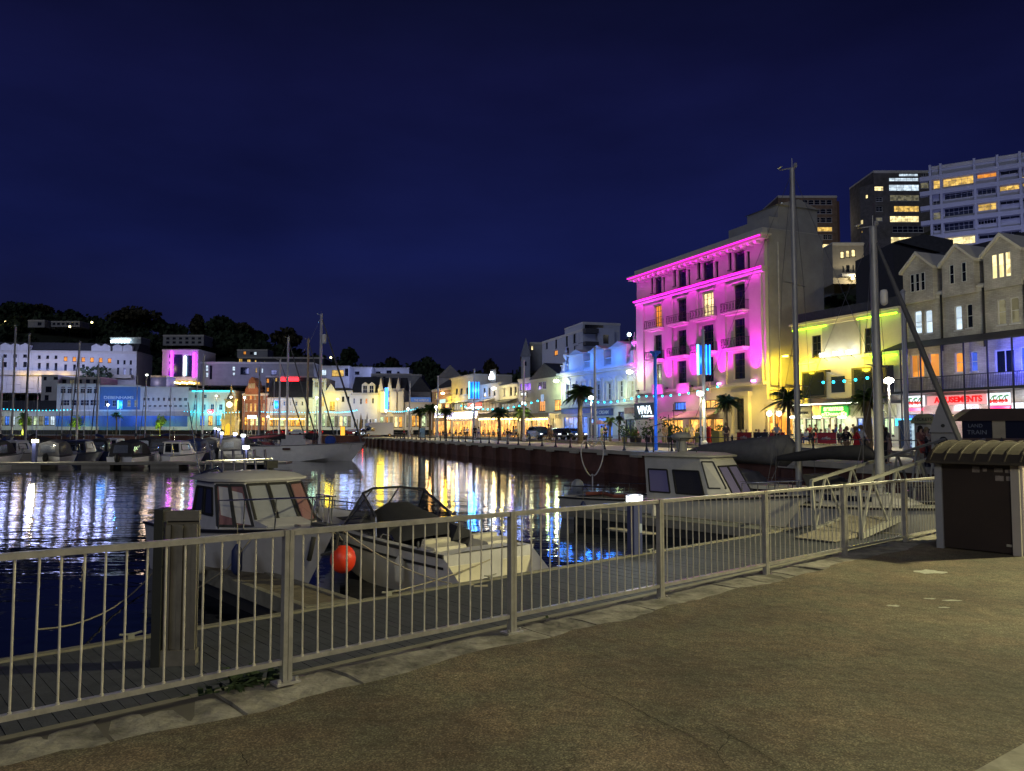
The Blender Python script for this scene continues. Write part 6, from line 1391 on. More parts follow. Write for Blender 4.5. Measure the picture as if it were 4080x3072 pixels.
s3p = lambda lx, ly, lz: (Matrix.Translation((s2_.x, s2_.y, WZ)) @ Matrix.Rotation(HD+pi, 4, 'Z')) @ Vector((lx, ly, lz))
rope('mooring_rope', 'knotted rope coil at the port quarter of the open speedboat', [s3p(-.7, 1.0, .3), s3p(-.85, 1.15, .5), s3p(-.95, .95, .38), s3p(-1.0, 1.2, .5), s3p(-1.1, 1.0, .5)], .03)
# ---- fishing boat with wheelhouse
b3p = Vector((2.75, 29.9))
b3 = thing('fishing_boat', 'grey fishing boat with a rounded-window wheelhouse, radar dome and a loop aerial aft', 'boat', (b3p.x, b3p.y, WZ), HD)
sc3 = hullpts(9.2, 2.9, .82, 1.35, .4, 1.1, full=.45)
gel3 = M('boat_grey', (.46, .45, .42), .5, var=.2, scale=1.5)
cut_floor = .35
mk_hull(b3, sc3, gel3, cut=(1, 7, .16))
base = [(3.9, 1.0), (6.4, .98), (7.15, .62), (7.15, -.62), (6.4, -.98), (3.9, -1.0)]; top = [(3.7, .88), (5.9, .86), (6.2, .58), (6.2, -.58), (5.9, -.86), (3.7, -.88)]
ww_ = clear('violet_screen', (.22, .20, .42), .8)
cb3, ro3 = cabin(b3, base, top, .92, 2.42, gel3, [(2, .04, .48, .22, .8, ww_), (2, .52, .96, .22, .8, ww_), (4, .06, .40, .2, .7, ww_), (4, .50, .94, .2, .7, gsm), (0, .12, .44, .2, .7, gsm), (0, .52, .9, .2, .7, gsm), (1, .1, .9, .35, .9, gsm), (3, .1, .9, .35, .9, ww_)], over=.14, camber=.1)
m = MB(); m.ball((4.6, 0, 3.25), (.34, .34, .16), 12, 8); m.cyl((4.6, 0, 2.75), (4.6, 0, 3.12), .2, .16); m.build('radar_dome', M('radar_grey', (.28, .28, .28), .5), ro3, 50, loc=(0, 0, -.18))
m = MB(); m.tube([(4.0, -.75, 2.72), (3.9, -.7, 3.6), (4.0, 0, 3.75), (4.0, .75, 2.75)], .02); m.cyl((3.9, .6, 2.7), (3.8, .65, 4.4), .012, n=5); m.cyl((4.3, -.3, 2.7), (4.3, -.3, 4.0), .012, n=5); m.tube([(5.0, -.7, 2.75), (5.0, -.6, 3.2), (5.6, -.6, 3.2), (5.7, -.7, 2.75)], .015); m.build('roof_mast', rub, ro3, loc=(0, 0, -.18))
m = MB(); m.tube([(.3, .2, .8), (.3, .2, 1.6)]+[(.3, .2+.62*sin(a)*(1-.25*cos(a)), 2.30-.78*cos(a)-.42*math.exp(-((a-pi)/.42)**2)) for a in [2*pi*i/28 for i in range(1, 28)]]+[(.3, .2, 1.6)], .024, 6); m.build('loop_aerial', gelg, b3, 60)
m = MB()
for sg in (1, -1):
    P = [(x, sg*(sheer(sc3, x)[0]-.08), sheer(sc3, x)[1]) for x in (.2, 1.2, 2.2, 3.2)]
    m.tube([(a, b_, c+.4) for a, b_, c in P], .016)
    for a, b_, c in P: m.cyl((a, b_, c), (a, b_, c+.4), .014, n=5)
m.build('side_rail', chrome, b3)
pulpit(b3, sc3, 7.4, 9.1, .45)
m = MB(); m.box(-.5, -.02, -.35, .35, .2, .95); m.ball((-.3, 0, 1.1), (.28, .22, .3), 10, 7); m.build('outboard', M('outboard_grey', (.25, .27, .3), .4), b3)
for x, y, c in ((1.4, -.6, 'tackle_box'), (2.3, .3, 'tackle_box')): MB().cbox((x, y, .6), (.6, .45, .4)).build('tackle_box', M('rust_red', (.25, .06, .03), .7, var=.4), b3)
m = MB(); m.tube([(1.0, -.9, .95), (1.6, -.7, 1.0), (2.4, -.95, .95), (3.2, -.8, 1.0)], .07); m.build('net_roll', M('net_red', (.22, .07, .05), .9, bump=.02), b3)

# ---- sailing yachts
ropem = M('rigging_wire', (.25, .25, .26), .35, .7)
mastm = M('mast_alloy', (.62, .60, .60), .4, .4, var=.15)
def yacht(label, x, y, rz, L=9, H=12, mr=.075, cover=canv, matm=mastm, hullmat=gel, group=None, furl=True, dome=False, cat='sailing boat', lean=0, crosstrees=1, bulk=1.0, fb=1.0):
    t = thing('sailing_yacht', label, cat, (x, y, WZ), rz, group)
    s = hullpts(L, L*.31, 1.0*fb, 1.25*fb, .5, L*.13, full=.42); mk_hull(t, s, hullmat)
    xm = L*.56
    c = MB(); c.loft([[(L*.30, -L*.09, 1.05), (L*.30, -L*.08, 1.5), (L*.30, L*.08, 1.5), (L*.30, L*.09, 1.05)], [(L*.62, -L*.08, 1.12), (L*.62, -L*.06, 1.45), (L*.62, L*.06, 1.45), (L*.62, L*.08, 1.12)], [(L*.72, -L*.04, 1.2), (L*.72, -L*.03, 1.22), (L*.72, L*.03, 1.22), (L*.72, L*.04, 1.2)]]); cb_ = fixn(c.build('coachroof', hullmat, t))
    for sg in (1, -1): MB().add([(L*.34, sg*(L*.0885), 1.2), (L*.56, sg*(L*.082), 1.24), (L*.56, sg*(L*.078), 1.38), (L*.34, sg*(L*.084), 1.38)], [(0, 1, 2, 3)]).build('window', gls, cb_)
    ma = MB().cyl((xm, 0, 1.2), (xm, 0, H), mr, mr*.8, 10).build('mast', matm, t, 60)
    m = MB(); zc = [H*.56] if crosstrees == 1 else [H*.40, H*.68]
    for z in zc: m.bar((xm, -.7, z-.03), (xm, .7, z-.03), .05, .03)
    m.build('spreader', matm, ma)
    m = MB()
    for sg in (1, -1):
        m.cyl((xm, sg*.05, H-.2), (xm-.05, sg*.7, zc[-1]), .008, n=4); m.cyl((xm-.05, sg*.7, zc[-1]), (xm-.1, sg*L*.14, 1.15), .008, n=4); m.cyl((xm, 0, H*.55), (xm-.5, sg*L*.13, 1.15), .008, n=4)
    m.cyl((xm, 0, H-.1), (.1, 0, 1.1), .008, n=4); m.cyl((xm, 0, H-.1), (L-.2, 0, 1.3), .008, n=4)
    m.build('rigging', ropem, ma)
    m = MB(); m.bar((xm+.1, 0, H+.02), (xm-.45, 0, H+.06), .03, .03); m.cyl((xm, 0, H), (xm, 0, H+.35), .012, n=5); m.ball((xm+.05, .12, H+.12), (.07, .07, .1), 6, 4); m.bar((xm-.3, -.15, H+.12), (xm-.55, .1, H+.16), .08, .02); m.build('masthead_gear', matm, ma)
    if furl: MB().tube([Vector((xm+.1, 0, H-.5)).lerp(Vector((L-.35, 0, 1.6)), i/6) for i in range(7)], [mr*.25, mr*.45, mr*.55, mr*.6, mr*.6, mr*.55, mr*.4], 7).build('furled_jib', canvg, t)
    if cover is not None:
        m = MB(); m.tube([(xm-.1, 0, 2.55), (xm-.4, 0, 2.62), (xm-1.5, 0, 2.6), (L*.18, 0, 2.45), (L*.08, 0, 2.38)], [.12*bulk, .24*bulk, .2*bulk, .15*bulk, .08], 8); m.build('boom_cover', cover, t, 50)
        MB().loft([[(L*.30, -L*.11, 1.4), (L*.26, -L*.10, 1.95), (L*.26, L*.10, 1.95), (L*.30, L*.11, 1.4)], [(L*.40, -L*.09, 1.5), (L*.37, -L*.07, 1.85), (L*.37, L*.07, 1.85), (L*.40, L*.09, 1.5)]]).build('spray_hood', cover, t)
    if dome: MB().lathe([(.03, 0), (.09, .04), (.11, .1), (.11, .38), (.09, .45), (.02, .47)] if L < 8 else [(.05, 0), (.2, .08), (.24, .3), (.24, .9), (.18, 1.05), (.02, 1.1)], (xm+(.35 if L > 8 else .26), 0, H*(.80 if L > 8 else .745)), 10).build('radar_dome', gel, ma, 50)
    m = MB(); y1, z1_ = sheer(s, L*.98)
    m.tube([(L*.86, L*.07, 1.25), (L*.88, L*.07, 1.8), (L*.99, .05, 1.85), (L*.99, -.05, 1.85), (L*.88, -L*.07, 1.8), (L*.86, -L*.07, 1.25)], .015)
    for sg in (1, -1): m.tube([(.15, sg*L*.12, 1.05), (.15, sg*L*.12, 1.65), (L*.4, sg*L*.15, 1.62), (L*.88, sg*L*.07, 1.78)], .009, 4)
    m.build('guard_rail', chrome, t); return t
def mastyacht(label, px, ptop, Y, rz, L=9, **k):
    P = at_Y(px, ptop, Y); H = P.z-WZ; xm = L*.56; return yacht(label, P.x-xm*cos(rz), Y-xm*sin(rz), rz, L, H, **k)
dm_ = M('dull_mast', (.42, .42, .42), .45, .3, var=.2)
mastyacht('near yacht whose tall grey mast crosses the side wall of the magenta block', 3156, 672, 25, HD, 9.5, mr=.10, cover=canvg, matm=dm_, furl=False, hullmat=gel3, crosstrees=2, bulk=2.2)
mastyacht('near yacht with thick mast, white reflector and furled jib before the stone gables', 3478, 905, 22.5, HD, 6.8, mr=.135, cover=canv, matm=dm_, dome=True, hullmat=gel3)
# big white yacht in the middle
yP = at_Y(1255, 1715, 84)
BY = mastyacht('big white yacht lying side-on with the tallest mast and a white radar dome', 1270, 1255, 84, 0, 11.4, mr=.17, cover=canv, dome=True, hullmat=gel, bulk=1.6, fb=1.62)
BY.location.x += .3
MB().box(-.7, .05, -.9, .9, -.1, 1.5).build('rudder_box', gel, BY); MB().box(.0, 10.3, -1.55, 1.55, -.35, .16).build('boot_stripe', navy, BY) if 0 else None
MB().box(2.9, 3.7, -1.86, -1.76, 1.2, 1.42).build('port_light', M('dark_red', (.05, .01, .01), .4), BY)
m = MB(); m.box(2.6, 5.2, -1.3, 1.3, 1.5, 2.35); m.box(3.0, 4.9, -1.1, 1.1, 2.351, 2.8); m.build('deckhouse', gelg, BY); MB().ball((7.6, -.3, 2.2), (.6, .4, .55)).build('blue_sail_bag', M('blue_bag', (.02, .06, .3), .7), BY)
ms = [(12, 1424, 95), (63, 1302, 92), (117, 1334, 96), (153, 1500, 118), (252, 1545, 120), (288, 1520, 112), (317, 1366, 100), (341, 1512, 118), (393, 1450, 108), (548, 1500, 120), (583, 1506, 112), (681, 1540, 118), (786, 1516, 120), (813, 1414, 104), (1035, 1464, 118), (1059, 1524, 126), (1093, 1512, 122)]
wl_ = ['far left edge, short mast cut by the frame side', 'tallest bare mast in front of the white terrace at the left', 'second tall mast at the left, just right of the tallest one', 'thin short mast below the cream flats', 'thin mast before the white shop windows', 'thin mast just left of the glowing rooftop pavilion end', 'mast rising to the golden rooftop pavilion', 'short thin mast right of the pavilion mast', 'mast crossing the dark bushy tree', 'thin mast at the right end of the department store', 'dark mast right of the department store', 'thin mast before the long cream shop', 'short mast before the left part of the cyan bank', 'tall thin mast beside the magenta-striped hotel', 'mast right of the brick gable', 'short mast before the grey terrace', 'thin mast beside the far blue neon column']
for i, ((px, pt_, Y), lb_) in enumerate(zip(ms, wl_)): mastyacht('moored yacht: '+lb_, px, pt_, Y, [HD+pi, 1.9, -1.2, HD][i % 4]+R(-.15, .15), R(7, 8.6), mr=.07 if pt_ > 1480 else .13, cover=[canv, canvg, M('blue_cover', (.02, .04, .15), .8)][i % 3], matm=dm_ if i % 3 else mastm, hullmat=[gel, gelg, M('navy_hull', (.02, .03, .08), .3)][i % 3], group='yachts moored in the harbour', furl=(i % 2 == 0))
mastyacht('yacht with pale blue-white mast and backstay, left of the two middle masts', 1117, 1434, 96, .15, 8.6, mr=.13, cover=canv, group='yachts moored in the harbour')
mastyacht('yacht with tall pinkish mast just left of the big white yacht', 1149, 1346, 92, .1, 9.2, mr=.15, cover=M('wine_cover', (.08, .01, .02), .8), group='yachts moored in the harbour')
mastyacht('yacht with tan mast and red sail cover behind the big white yacht', 1229, 1352, 97, .05, 9.2, mr=.16, cover=M('red_cover', (.3, .02, .02), .8), matm=M('tan_mast', (.42, .33, .2), .5), group='yachts moored in the harbour')

# ---- small motor boats behind the long pontoon
def cruiser(label, px, Y, rz, L=6.5, hood=canv, hm=gel, style=0, grp='motor boats along the long pontoon'):
    P = at_Y(px, 1715, Y); t = thing('motor_boat', label, 'boat', (P.x-cos(rz)*L/2, P.y-sin(rz)*L/2, WZ), rz, grp)
    s = hullpts(L, L*.37, .95, 1.25, .3, L*.15, n=12); mk_hull(t, s, hm)
    if style == 0:  # canvas hood on hoops with clear panels, outboard
        a = [[(L*.02, -L*.155, 1.0), (L*.05, -L*.13, 2.1), (L*.05, 0, 2.35), (L*.05, L*.13, 2.1), (L*.02, L*.155, 1.0)], [(L*.3, -L*.16, 1.05), (L*.3, -L*.135, 2.3), (L*.3, 0, 2.5), (L*.3, L*.135, 2.3), (L*.3, L*.16, 1.05)], [(L*.52, -L*.15, 1.1), (L*.46, -L*.12, 2.0), (L*.45, 0, 2.15), (L*.46, L*.12, 2.0), (L*.52, L*.15, 1.1)]]
        h = fixn(MB().loft(a).build('canvas_hood', hood, t, 60))
        for sg in (1, -1): MB().add([(L*.07, sg*L*.153, 1.25), (L*.27, sg*L*.158, 1.25), (L*.27, sg*L*.146, 2.0), (L*.09, sg*L*.142, 1.85)], [(0, 1, 2, 3)]).build('clear_panel', gcl, h)
        MB().add([(L*.018, -L*.10, 1.3), (L*.018, L*.10, 1.3), (L*.038, L*.09, 2.0), (L*.038, -L*.09, 2.0)], [(0, 1, 2, 3)]).build('clear_panel', gcl, h)
    else:
        base = [(L*.25, L*.14), (L*.5, L*.14), (L*.66, L*.08), (L*.66, -L*.08), (L*.5, -L*.14), (L*.25, -L*.14)]; tp = [(L*.25, L*.125), (L*.45, L*.12), (L*.52, L*.07), (L*.52, -L*.07), (L*.45, -L*.12), (L*.25, -L*.125)]
        cabin(t, base, tp, 1.05, 2.15, hm, [(2, .05, .48, .25, .9, gls), (2, .52, .95, .25, .9, gls), (0, .1, .9, .35, .85, gls), (4, .1, .9, .35, .85, gls), (5, .1, .45, .2, .9, gls), (5, .55, .9, .2, .9, gls)])
        m = MB(); m.cyl((L*.3, 0, 2.3), (L*.27, 0, 3.6), .02, n=5); m.tube([(L*.1, -L*.14, 1), (L*.1, -L*.13, 1.9), (L*.1, L*.13, 1.9), (L*.1, L*.14, 1)], .025); m.build('arch', chrome, t)
    m = MB(); m.box(-.45, -.02, -.2, .2, -.2, .5); m.ball((-.3, 0, .85), (.3, .24, .42), 8, 6); m.build('outboard', rub if style == 0 else gelg, t)
    pulpit(t, s, L*.66, L, .45, r=.02); return t
up = pi/2
CR = [(22, 73, up+.1, 0, canv, gel, 'white-sterned boat with black cover at the left edge of the long pontoon'), (95, 78, up-.2, 1, canv, gelg, 'grey cabin boat second from the left along the long pontoon'), (250, 72, up+.15, 0, canvg, gelg, 'boat under a big grey canvas hood behind the lit pontoon lamp'), (345, 80, up, 1, canv, M('navy_hull'), 'navy-hulled boat tucked beside the grey canvas hood'),
  (415, 88, up+.3, 0, canv, M('navy_hull'), 'dark-hooded boat behind, between the two large hooded boats'), (560, 71, up-.05, 0, canv, gel, 'white-transomed boat with framed black canopy windows'), (668, 84, up+.1, 0, canvg, M('navy_hull'), 'small dark boat right of the white-transomed one'), (735, 74, up-.25, 1, canv, gel, 'low white dinghy-like cabin boat before the walkway'),
  (800, 82, up+.1, 0, M('blue_cover'), M('navy_hull'), 'blue-covered boat with glinting fittings left of the walkway'), (850, 96, up+.2, 0, canvg, gelg, 'grey-hooded boat farther along the walkway, left side'), (205, 96, up, 0, canv, gelg, 'boat in the back row between two masts at the left'), (480, 98, up-.2, 1, canv, gel, 'white cabin boat in the back row before the department store'),
  (620, 102, up, 0, canv, gelg, 'dark-hooded back row boat before the long cream shop'), (985, 92, .25, 0, canvg, gelg, 'grey-covered boat right of the walkway'), (1010, 108, .1, 0, canv, gel, 'white boat behind the grey-covered one, right of the walkway'), (940, 128, .2, 1, canv, gel, 'far small boat near the end of the walkway'), (60, 104, up, 0, M('blue_cover'), gel, 'back row boat with blue cover near the left edge')]
for px, Y, rz, st, hd_, hm, lb_ in CR: cruiser(lb_, px, Y, rz, R(6, 7.2), hd_, hm, st)

# ---- long concrete pontoon and the walkway leading away
lpc = M('pontoon_concrete', (.36, .33, .26), .8, var=.25, scale=.7)
x0 = at_Y(-60, 1800, 66).x; x1 = at_Y(1120, 1800, 66).x
t = thing('pontoon', 'long pale concrete pontoon crossing the harbour in front of the moored motor boats', 'pontoon', (x0, 66, WZ), RD(3))
Lp = (x1-x0)/cos(RD(3)); MB().box(0, Lp, 0, 2.6, .32, .52).build('deck', lpc, t)
x = 2.2
while x < Lp-2: MB().box(x, x+2.4, .08, 2.5, -.4, .319).build('float', lpc, t); x += 5.8
MB().box(0, Lp, .3, 2.3, -.3, .318).build('dark_underside', rub, t) if 0 else None
p0 = at_Y(1000, 1800, 68.5); p1 = at_Y(862, 1715, 184)
vv = (p1.xy-p0.xy); t = thing('walkway_pontoon', 'dark-decked walkway with pale edges leading away to the far shore', 'pontoon', (p0.x, p0.y, WZ), math.atan2(vv.y, vv.x))
Lw = vv.length; MB().box(0, Lw, -1.5, 1.5, .1, .5).build('deck', deckm, t)
for sg in (1, -1): MB().box(0, Lw, sg*1.5-.14, sg*1.5+.14, .05, .56).build('edge_beam', lpc, t)
for px, py, Y, k in ((980, 1783, 68, 1), (970, 1736, 90, .9), (937, 1729, 100, .8), (884, 1727, 100, .6), (871, 1712, 130, .7), (858, 1708, 140, .6), (140, 1758, 67.2, 1)):
    P = at_Y(px, py, Y); t = thing('lamp_bollard', {140: 'service bollard with yellow-white lamp on the long pontoon at the left', 980: 'service bollard with white lamp where the walkway meets the long pontoon'}.get(px, 'far bollard with white lamp at the walkway, %s' % {970: 'second nearest', 937: 'third nearest', 884: 'alone on its left edge', 871: 'right one of the farthest pair', 858: 'left one of the farthest pair'}.get(px)), 'lamp bollard', (P.x, P.y, PZ), 0, 'service bollards on the far pontoons')
    h = P.z-PZ; MB().box(-.16, .16, -.16, .16, 0, h-.12).build('pillar', M('bollard_navy'), t); MB().box(-.2*k, .2*k, -.2, .2, h-.12, h+.15).build('lamp_head', E('bollard_white', (.9, 1, .95), 12) if px != 140 else E('bollard_yellow', (1, .9, .55), 4), t); lamp((0, -.4, h+.3), (1, .95, .75), 380, .25, t)

# ================================================================ gangway
ga = Q(19.9, 8.95, PZ) ; gl_ = 9.6
gw = thing('gangway', 'steel truss gangway with sloping handrails down to the near pontoon', 'gangway', (ga.x, ga.y, PZ+.02), QR)
sl = math.atan2(1.05, gl_); gm_ = M('gangway_steel', (.34, .34, .31), .5, .3, var=.25)
def gp_(x, y, z): return (x*cos(sl)-z*sin(sl), y, x*sin(sl)+z*cos(sl))
for y, lb_ in ((0, 'near_truss'), (1.25, 'far_truss')):
    m = MB(); hh = 1.42; m.bar(gp_(0, y, hh), gp_(gl_, y, hh), .09, .07); m.bar(gp_(0, y, .08), gp_(gl_, y, .08), .1, .16)
    n = 6
    for i in range(n): a = gl_*i/n; b_ = gl_*(i+.5)/n; c = gl_*(i+1)/n; m.bar(gp_(a, y, .1), gp_(b_, y, hh), .055, .05); m.bar(gp_(b_, y, hh), gp_(c, y, .1), .055, .05)
    m.bar(gp_(0, y, 0), gp_(0, y, hh), .08, .07); m.build('truss', gm_, gw)
m = MB(); m.prism([(gp_(0, 0, .05)[0], gp_(0, 0, .05)[2]), (gp_(gl_, 0, .05)[0], gp_(gl_, 0, .05)[2]), (gp_(gl_, 0, .12)[0], gp_(gl_, 0, .12)[2]), (gp_(0, 0, .12)[0], gp_(0, 0, .12)[2])], .06, 1.2); m.build('walkway', M('gangway_deck', (.22, .2, .16), .8, var=.3, scale=5, bump=.005), gw)
MB().prism([(-1.3, .02), (.1, .02), (.1, .12), (0, .14), (-1.3, .04)], .1, 1.15).build('landing_plate', M('gangway_deck'), gw)
rope('safety_net', 'coiled hose lying on the grey finger pontoon', [Q(SF+12, 13+.3*cos(a*.9)+a*.05, PZ+.06)+Vector((.25*sin(a*.9), 0, 0)) for a in range(26)], .03)

# ================================================================ fenders, lines and odds and ends on the near boats
def fender(label, p, mat, r=.1, h=.5):
    t = thing('boat_fender', label, 'fender', p, 0); MB().lathe([(.02, -h/2-.03), (r*.6, -h/2), (r, -h/2+r*.7), (r, h/2-r*.7), (r*.6, h/2), (.025, h/2+.05)], n=12).build('body', mat, t, 60); MB().cyl((0, 0, h/2+.03), (0, 0, h/2+.42), .008, n=5).build('rope', M('rope'), t); return t
fn = M('fender_navy', (.02, .03, .10), .5); fw = M('fender_white', (.55, .54, .5), .5)
fender('white sausage fender on the dark flank of the cabin boat', w1(4.2, -1.42, .75), fw); fender('navy sausage fender nearer the bow of the cabin boat', w1(5.3, -1.12, .85), fn)
fender('white sausage fender at the port stern quarter of the speedboat', s3p(1.2, 1.36, .5), fw); fender('navy fender midway along the port side of the speedboat', s3p(3.4, 1.38, .55), fn)
w3 = lambda lx, ly, lz: (Matrix.Translation((b3p.x, b3p.y, WZ)) @ Matrix.Rotation(HD, 4, 'Z')) @ Vector((lx, ly, lz))
fender('white fender hanging beside the fishing boat wheelhouse', w3(4.6, -1.52, .55), fw); fender('navy fender hanging near the fishing boat stern', w3(1.4, -1.5, .45), fn)
rope('mooring_rope', 'mooring rope from the fishing boat bow down to the pontoon', sag(w3(8.9, -.1, 1.3), Q(20.9, 11.15, PZ+.06), .12))
rope('mooring_rope', 'mooring rope from the speedboat quarter to the pontoon cleat', sag(s3p(.3, -1.1, .9), Q(7.1, 11.1, PZ+.08), .1))
rope('mooring_rope', 'bow line of the cabin boat down to the pontoon edge', sag(w1(6.7, .2, 1.5), Q(8.4, 11.1, PZ+.06), .15))
m = MB(); m.tube([w1(6.75, -.3, 1.35), w1(6.8, -.38, 1.1), w1(6.7, -.36, .95)], .05); tag(m.build('anchor_chain', rub, None, 60), 'black chafe tube slung over the bow of the cabin boat', 'chafe tube')
# ================================================================ street lamps, tall poles, festoons
polem = M('white_pole', (.55, .55, .56), .4, .1, var=.05)
def lampat(label, px, py, Y, zb=.5, c=(1, .88, .45), P=300, hc=None, grp='short white street lamps along the far promenade', name='street_lamp', s=9, arm=.25):
    A = at_Y(px, py, Y); t = thing(name, label, 'street lamp', (A.x, Y, zb), 0, grp); h = A.z-zb
    MB().cyl((0, 0, 0), (0, 0, h-.2), .11, .06, 8).build('pole', polem, t, 50)
    MB().lathe([(.06, h-.2), (.26, h-.12), (.30, h+.02), (.18, h+.16), (.02, h+.2)], n=10).build('lamp_head', hc or E('lamp_head_glow', (.95, 1, .85), s), t, 50)
    lamp((0, 0, h-.35), c, P, .15, t, 'SPOT', (0, 0, 0), 156, .5); return t
LM = [(2790, 1568, 63, 'nearest short lamp, beside the blue neon column before the magenta building'), (2355, 1585, 82, 'short lamp beside the big palm in front of the white classical building'), (2086, 1606, 100, 'short lamp at the restaurants, right of the lit palm'), (1884, 1615, 118, 'short lamp at the foot of the large blue neon column'), (1738, 1622, 134, 'short lamp at the street corner by the brown inn'), (1627, 1629, 150, 'short lamp between the campervan and the corner palms'), (1538, 1636, 166, 'farthest short lamp, just left of the three-gabled building')]
for px, py, Y, lb_ in LM: lampat(lb_, px, py, Y, P=1700)
lampat('glaring white street lamp on a tall pole before the stone building', 3541, 1516, 50, c=(1, .93, .65), P=4200, grp='', s=60, hc=E('glare_lamp', (1, .95, .75), 60))
del_ = [o for o in bpy.data.objects if o.get('group') == '']
for o in del_: del o['group']
for px, py, Y, lb_, cc in ((430, 1612, 180, 'white curved-head lamp before the department store', (.95, .9, .7)), (1345, 1590, 190, 'sodium lamp over the yellow-lit shop front', (1, .8, .1)), (862, 1578, 190, 'orange-lit lamp before the cyan bank', (1, .7, .3)), (974, 1584, 188, 'white lamp beside the clock tower', (1, .9, .7)), (585, 1494, 190, 'tall dark lamp post at the right end of the department store', (.9, .95, 1)), (1262, 1584, 186, 'white lamp before the pale corner block', (.8, 1, .9)), (921, 1582, 188, 'pinkish lamp at the right end of the cyan bank', (1, .75, .8))):
    lampat(lb_, px, py, Y, c=cc, P=700, grp='lamps along the far shore road')
quaylamp('added lamp out of view on the right that brightens the promenade', 31.5, 42, 7, (1, .9, .55), 6000, (24, 42, 0))  # added beyond the right edge only to light the promenade
# wall bracket lamps
for px, py, Y, c, P, lb_ in ((2508, 1482, 104, (.85, 1, .6), 500, 'bracket lamp glowing on the right end of the white classical building'), (2216, 1518, 124, (.95, 1, .6), 420, 'bracket lamp between the gabled restaurant and the classical building'), (1967, 1548, 146, (1, .8, .5), 420, 'bracket lamp above the blue-tinted restaurant'), (1764, 1567, 168, (1, .5, .15), 600, 'orange bracket lamp glowing by the brown corner inn')):
    A = at_Y(px, py, Y); t = thing('bracket_lamp', lb_, 'street lamp', (A.x, Y, A.z), 0, 'bracket lamps on the shop fronts'); MB().ball((0, 0, 0), (.42, .3, .24), 10, 6).build('lamp_head', E('bracket_glow' if c[1] > .6 else 'bracket_orange', (1, .95, .75) if c[1] > .6 else (1, .6, .25), 22), t); MB().tube([(.2, 0, .1), (1.6, .6, .05), (2.6, 1.2, -.1)], .04).build('arm', polem, t); lamp((0, -.6, -.4), c, P*.45, .2, t)
# tall flag-mast like poles
for px, py, Y, lb_ in ((1745, 1500, 132, 'tall slim pole at the corner by the brown inn'), (1633, 1522, 148, 'tall slim pole beside the low shop with the blue roof sign'), (1890, 1474, 117, 'tall slim pole carrying the large blue neon column'), (2087, 1438, 98, 'tall slim pole by the lit palm at the restaurants'), (2369, 1388, 79, 'tall slim pale pole in front of the white classical building'), (2801, 1318, 63.5, 'tall slim pole behind the nearest blue neon column'), (3597, 1166, 44, 'tall grey pole before the stone building')):
    A = at_Y(px, py, Y); t = thing('light_mast', lb_, 'pole', (A.x, Y, .4), 0, 'tall slim poles along the promenade'); h = A.z-.4; MB().cyl((0, 0, 0), (0, 0, h), .15, .11, 10).build('pole', polem, t, 50); MB().lathe([(.16, h), (.18, h+.05), (.02, h+.2)], n=8).build('cap', polem, t); MB().lathe([(.25, 0), (.25, .3), (.15, .45)], n=10).build('base', polem, t)
A = at_Y(2610, 1418, 57); t = thing('light_mast', 'tall pole glowing blue with a cluster head left of the VIVA sign'.replace('VIVA ', 'white-lettered '), 'pole', (A.x, 57, .2)); h = A.z-.2
MB().cyl((0, 0, 0), (0, 0, h), .13, .12, 10).build('pole', M('blue_lit_pole', (.06, .22, .6), .3), t, 50)  # blue light falling on the white pole is put into its colour
m = MB()
for a in range(4): m.cyl((0, 0, h-.1), (.28*cos(a*1.6), .28*sin(a*1.6), h+.25), .07); m.cbox((.3*cos(a*1.6), .3*sin(a*1.6), h+.28), (.2, .2, .16))
m.build('lamp_cluster', M('blue_lit_pole'), t); lamp((.6, -1.2, h*.6), (.05, .3, 1), 150, .3, t); lamp((-.5, -1.4, h*.25), (.05, .3, 1), 90, .3, t)
# festoon lights
cyb = E('cyan_bulb', (.02, .60, .9), 6)
def festoon(label, a, b, n, sg=.8, r=.16, mat=None):
    Y0_ = a[2]; A = at_Y(*a); B = at_Y(*b); t = thing('festoon_lights', label, 'string lights', A, 0, 'strings of cyan bulbs hung over the promenade'); d = B-A
    P = [d*(i/24)-Vector((0, 0, sg*4*(i/24)*(1-i/24))) for i in range(25)]
    MB().tube(P, .018, 4).build('wire', iron, t)
    for i in range(n):
        k = (i+.5)/n; p = d*k-Vector((0, 0, sg*4*k*(1-k)+.1)); MB().ball(p, r*(.72 if Y0_ < 150 else .5), 6, 4).build('bulb', mat or cyb, t)
    for k in (.25, .75): p = d*k-Vector((0, -.5, 1.0)); lamp(p, (.05, .7, 1), 14, .2, t)
    return t
festoon('cyan bulb string from the corner lamp to the lit palm lamp', (1830, 1612, 124), (2155, 1590, 97), 16, .9)
festoon('cyan bulb string crossing the white classical building', (2300, 1586, 85), (2560, 1572, 74), 10, .5, .14)
festoon('cyan bulb string in front of the magenta building', (2560, 1574, 73), (2880, 1530, 62), 9, .3, .13)
festoon('cyan bulb string across the pub bay windows', (3260, 1519, 62), (3480, 1496, 55), 5, .1, .16)
festoon('cyan bulb string between the three-gabled building and the corner palms', (1540, 1634, 166), (1668, 1622, 146), 16, .5, .2)
festoon('cyan bulb string before the yellow-lit shop front', (1292, 1638, 195), (1425, 1632, 180), 20, .4, .24)
festoon('cyan bulb string in front of the grey shop terrace', (1030, 1638, 196), (1150, 1638, 196), 16, .2, .22)
festoon('cyan bulb string from the grey terrace to the corner block', (1155, 1638, 195), (1285, 1637, 194), 12, .3, .18)
festoon('cyan bulb string before the clock tower and bank', (728, 1637, 196), (960, 1640, 196), 18, .3, .2)
festoon('cyan bulb string over the low shops at the far left', (-20, 1625, 196), (290, 1630, 196), 22, .4, .25)

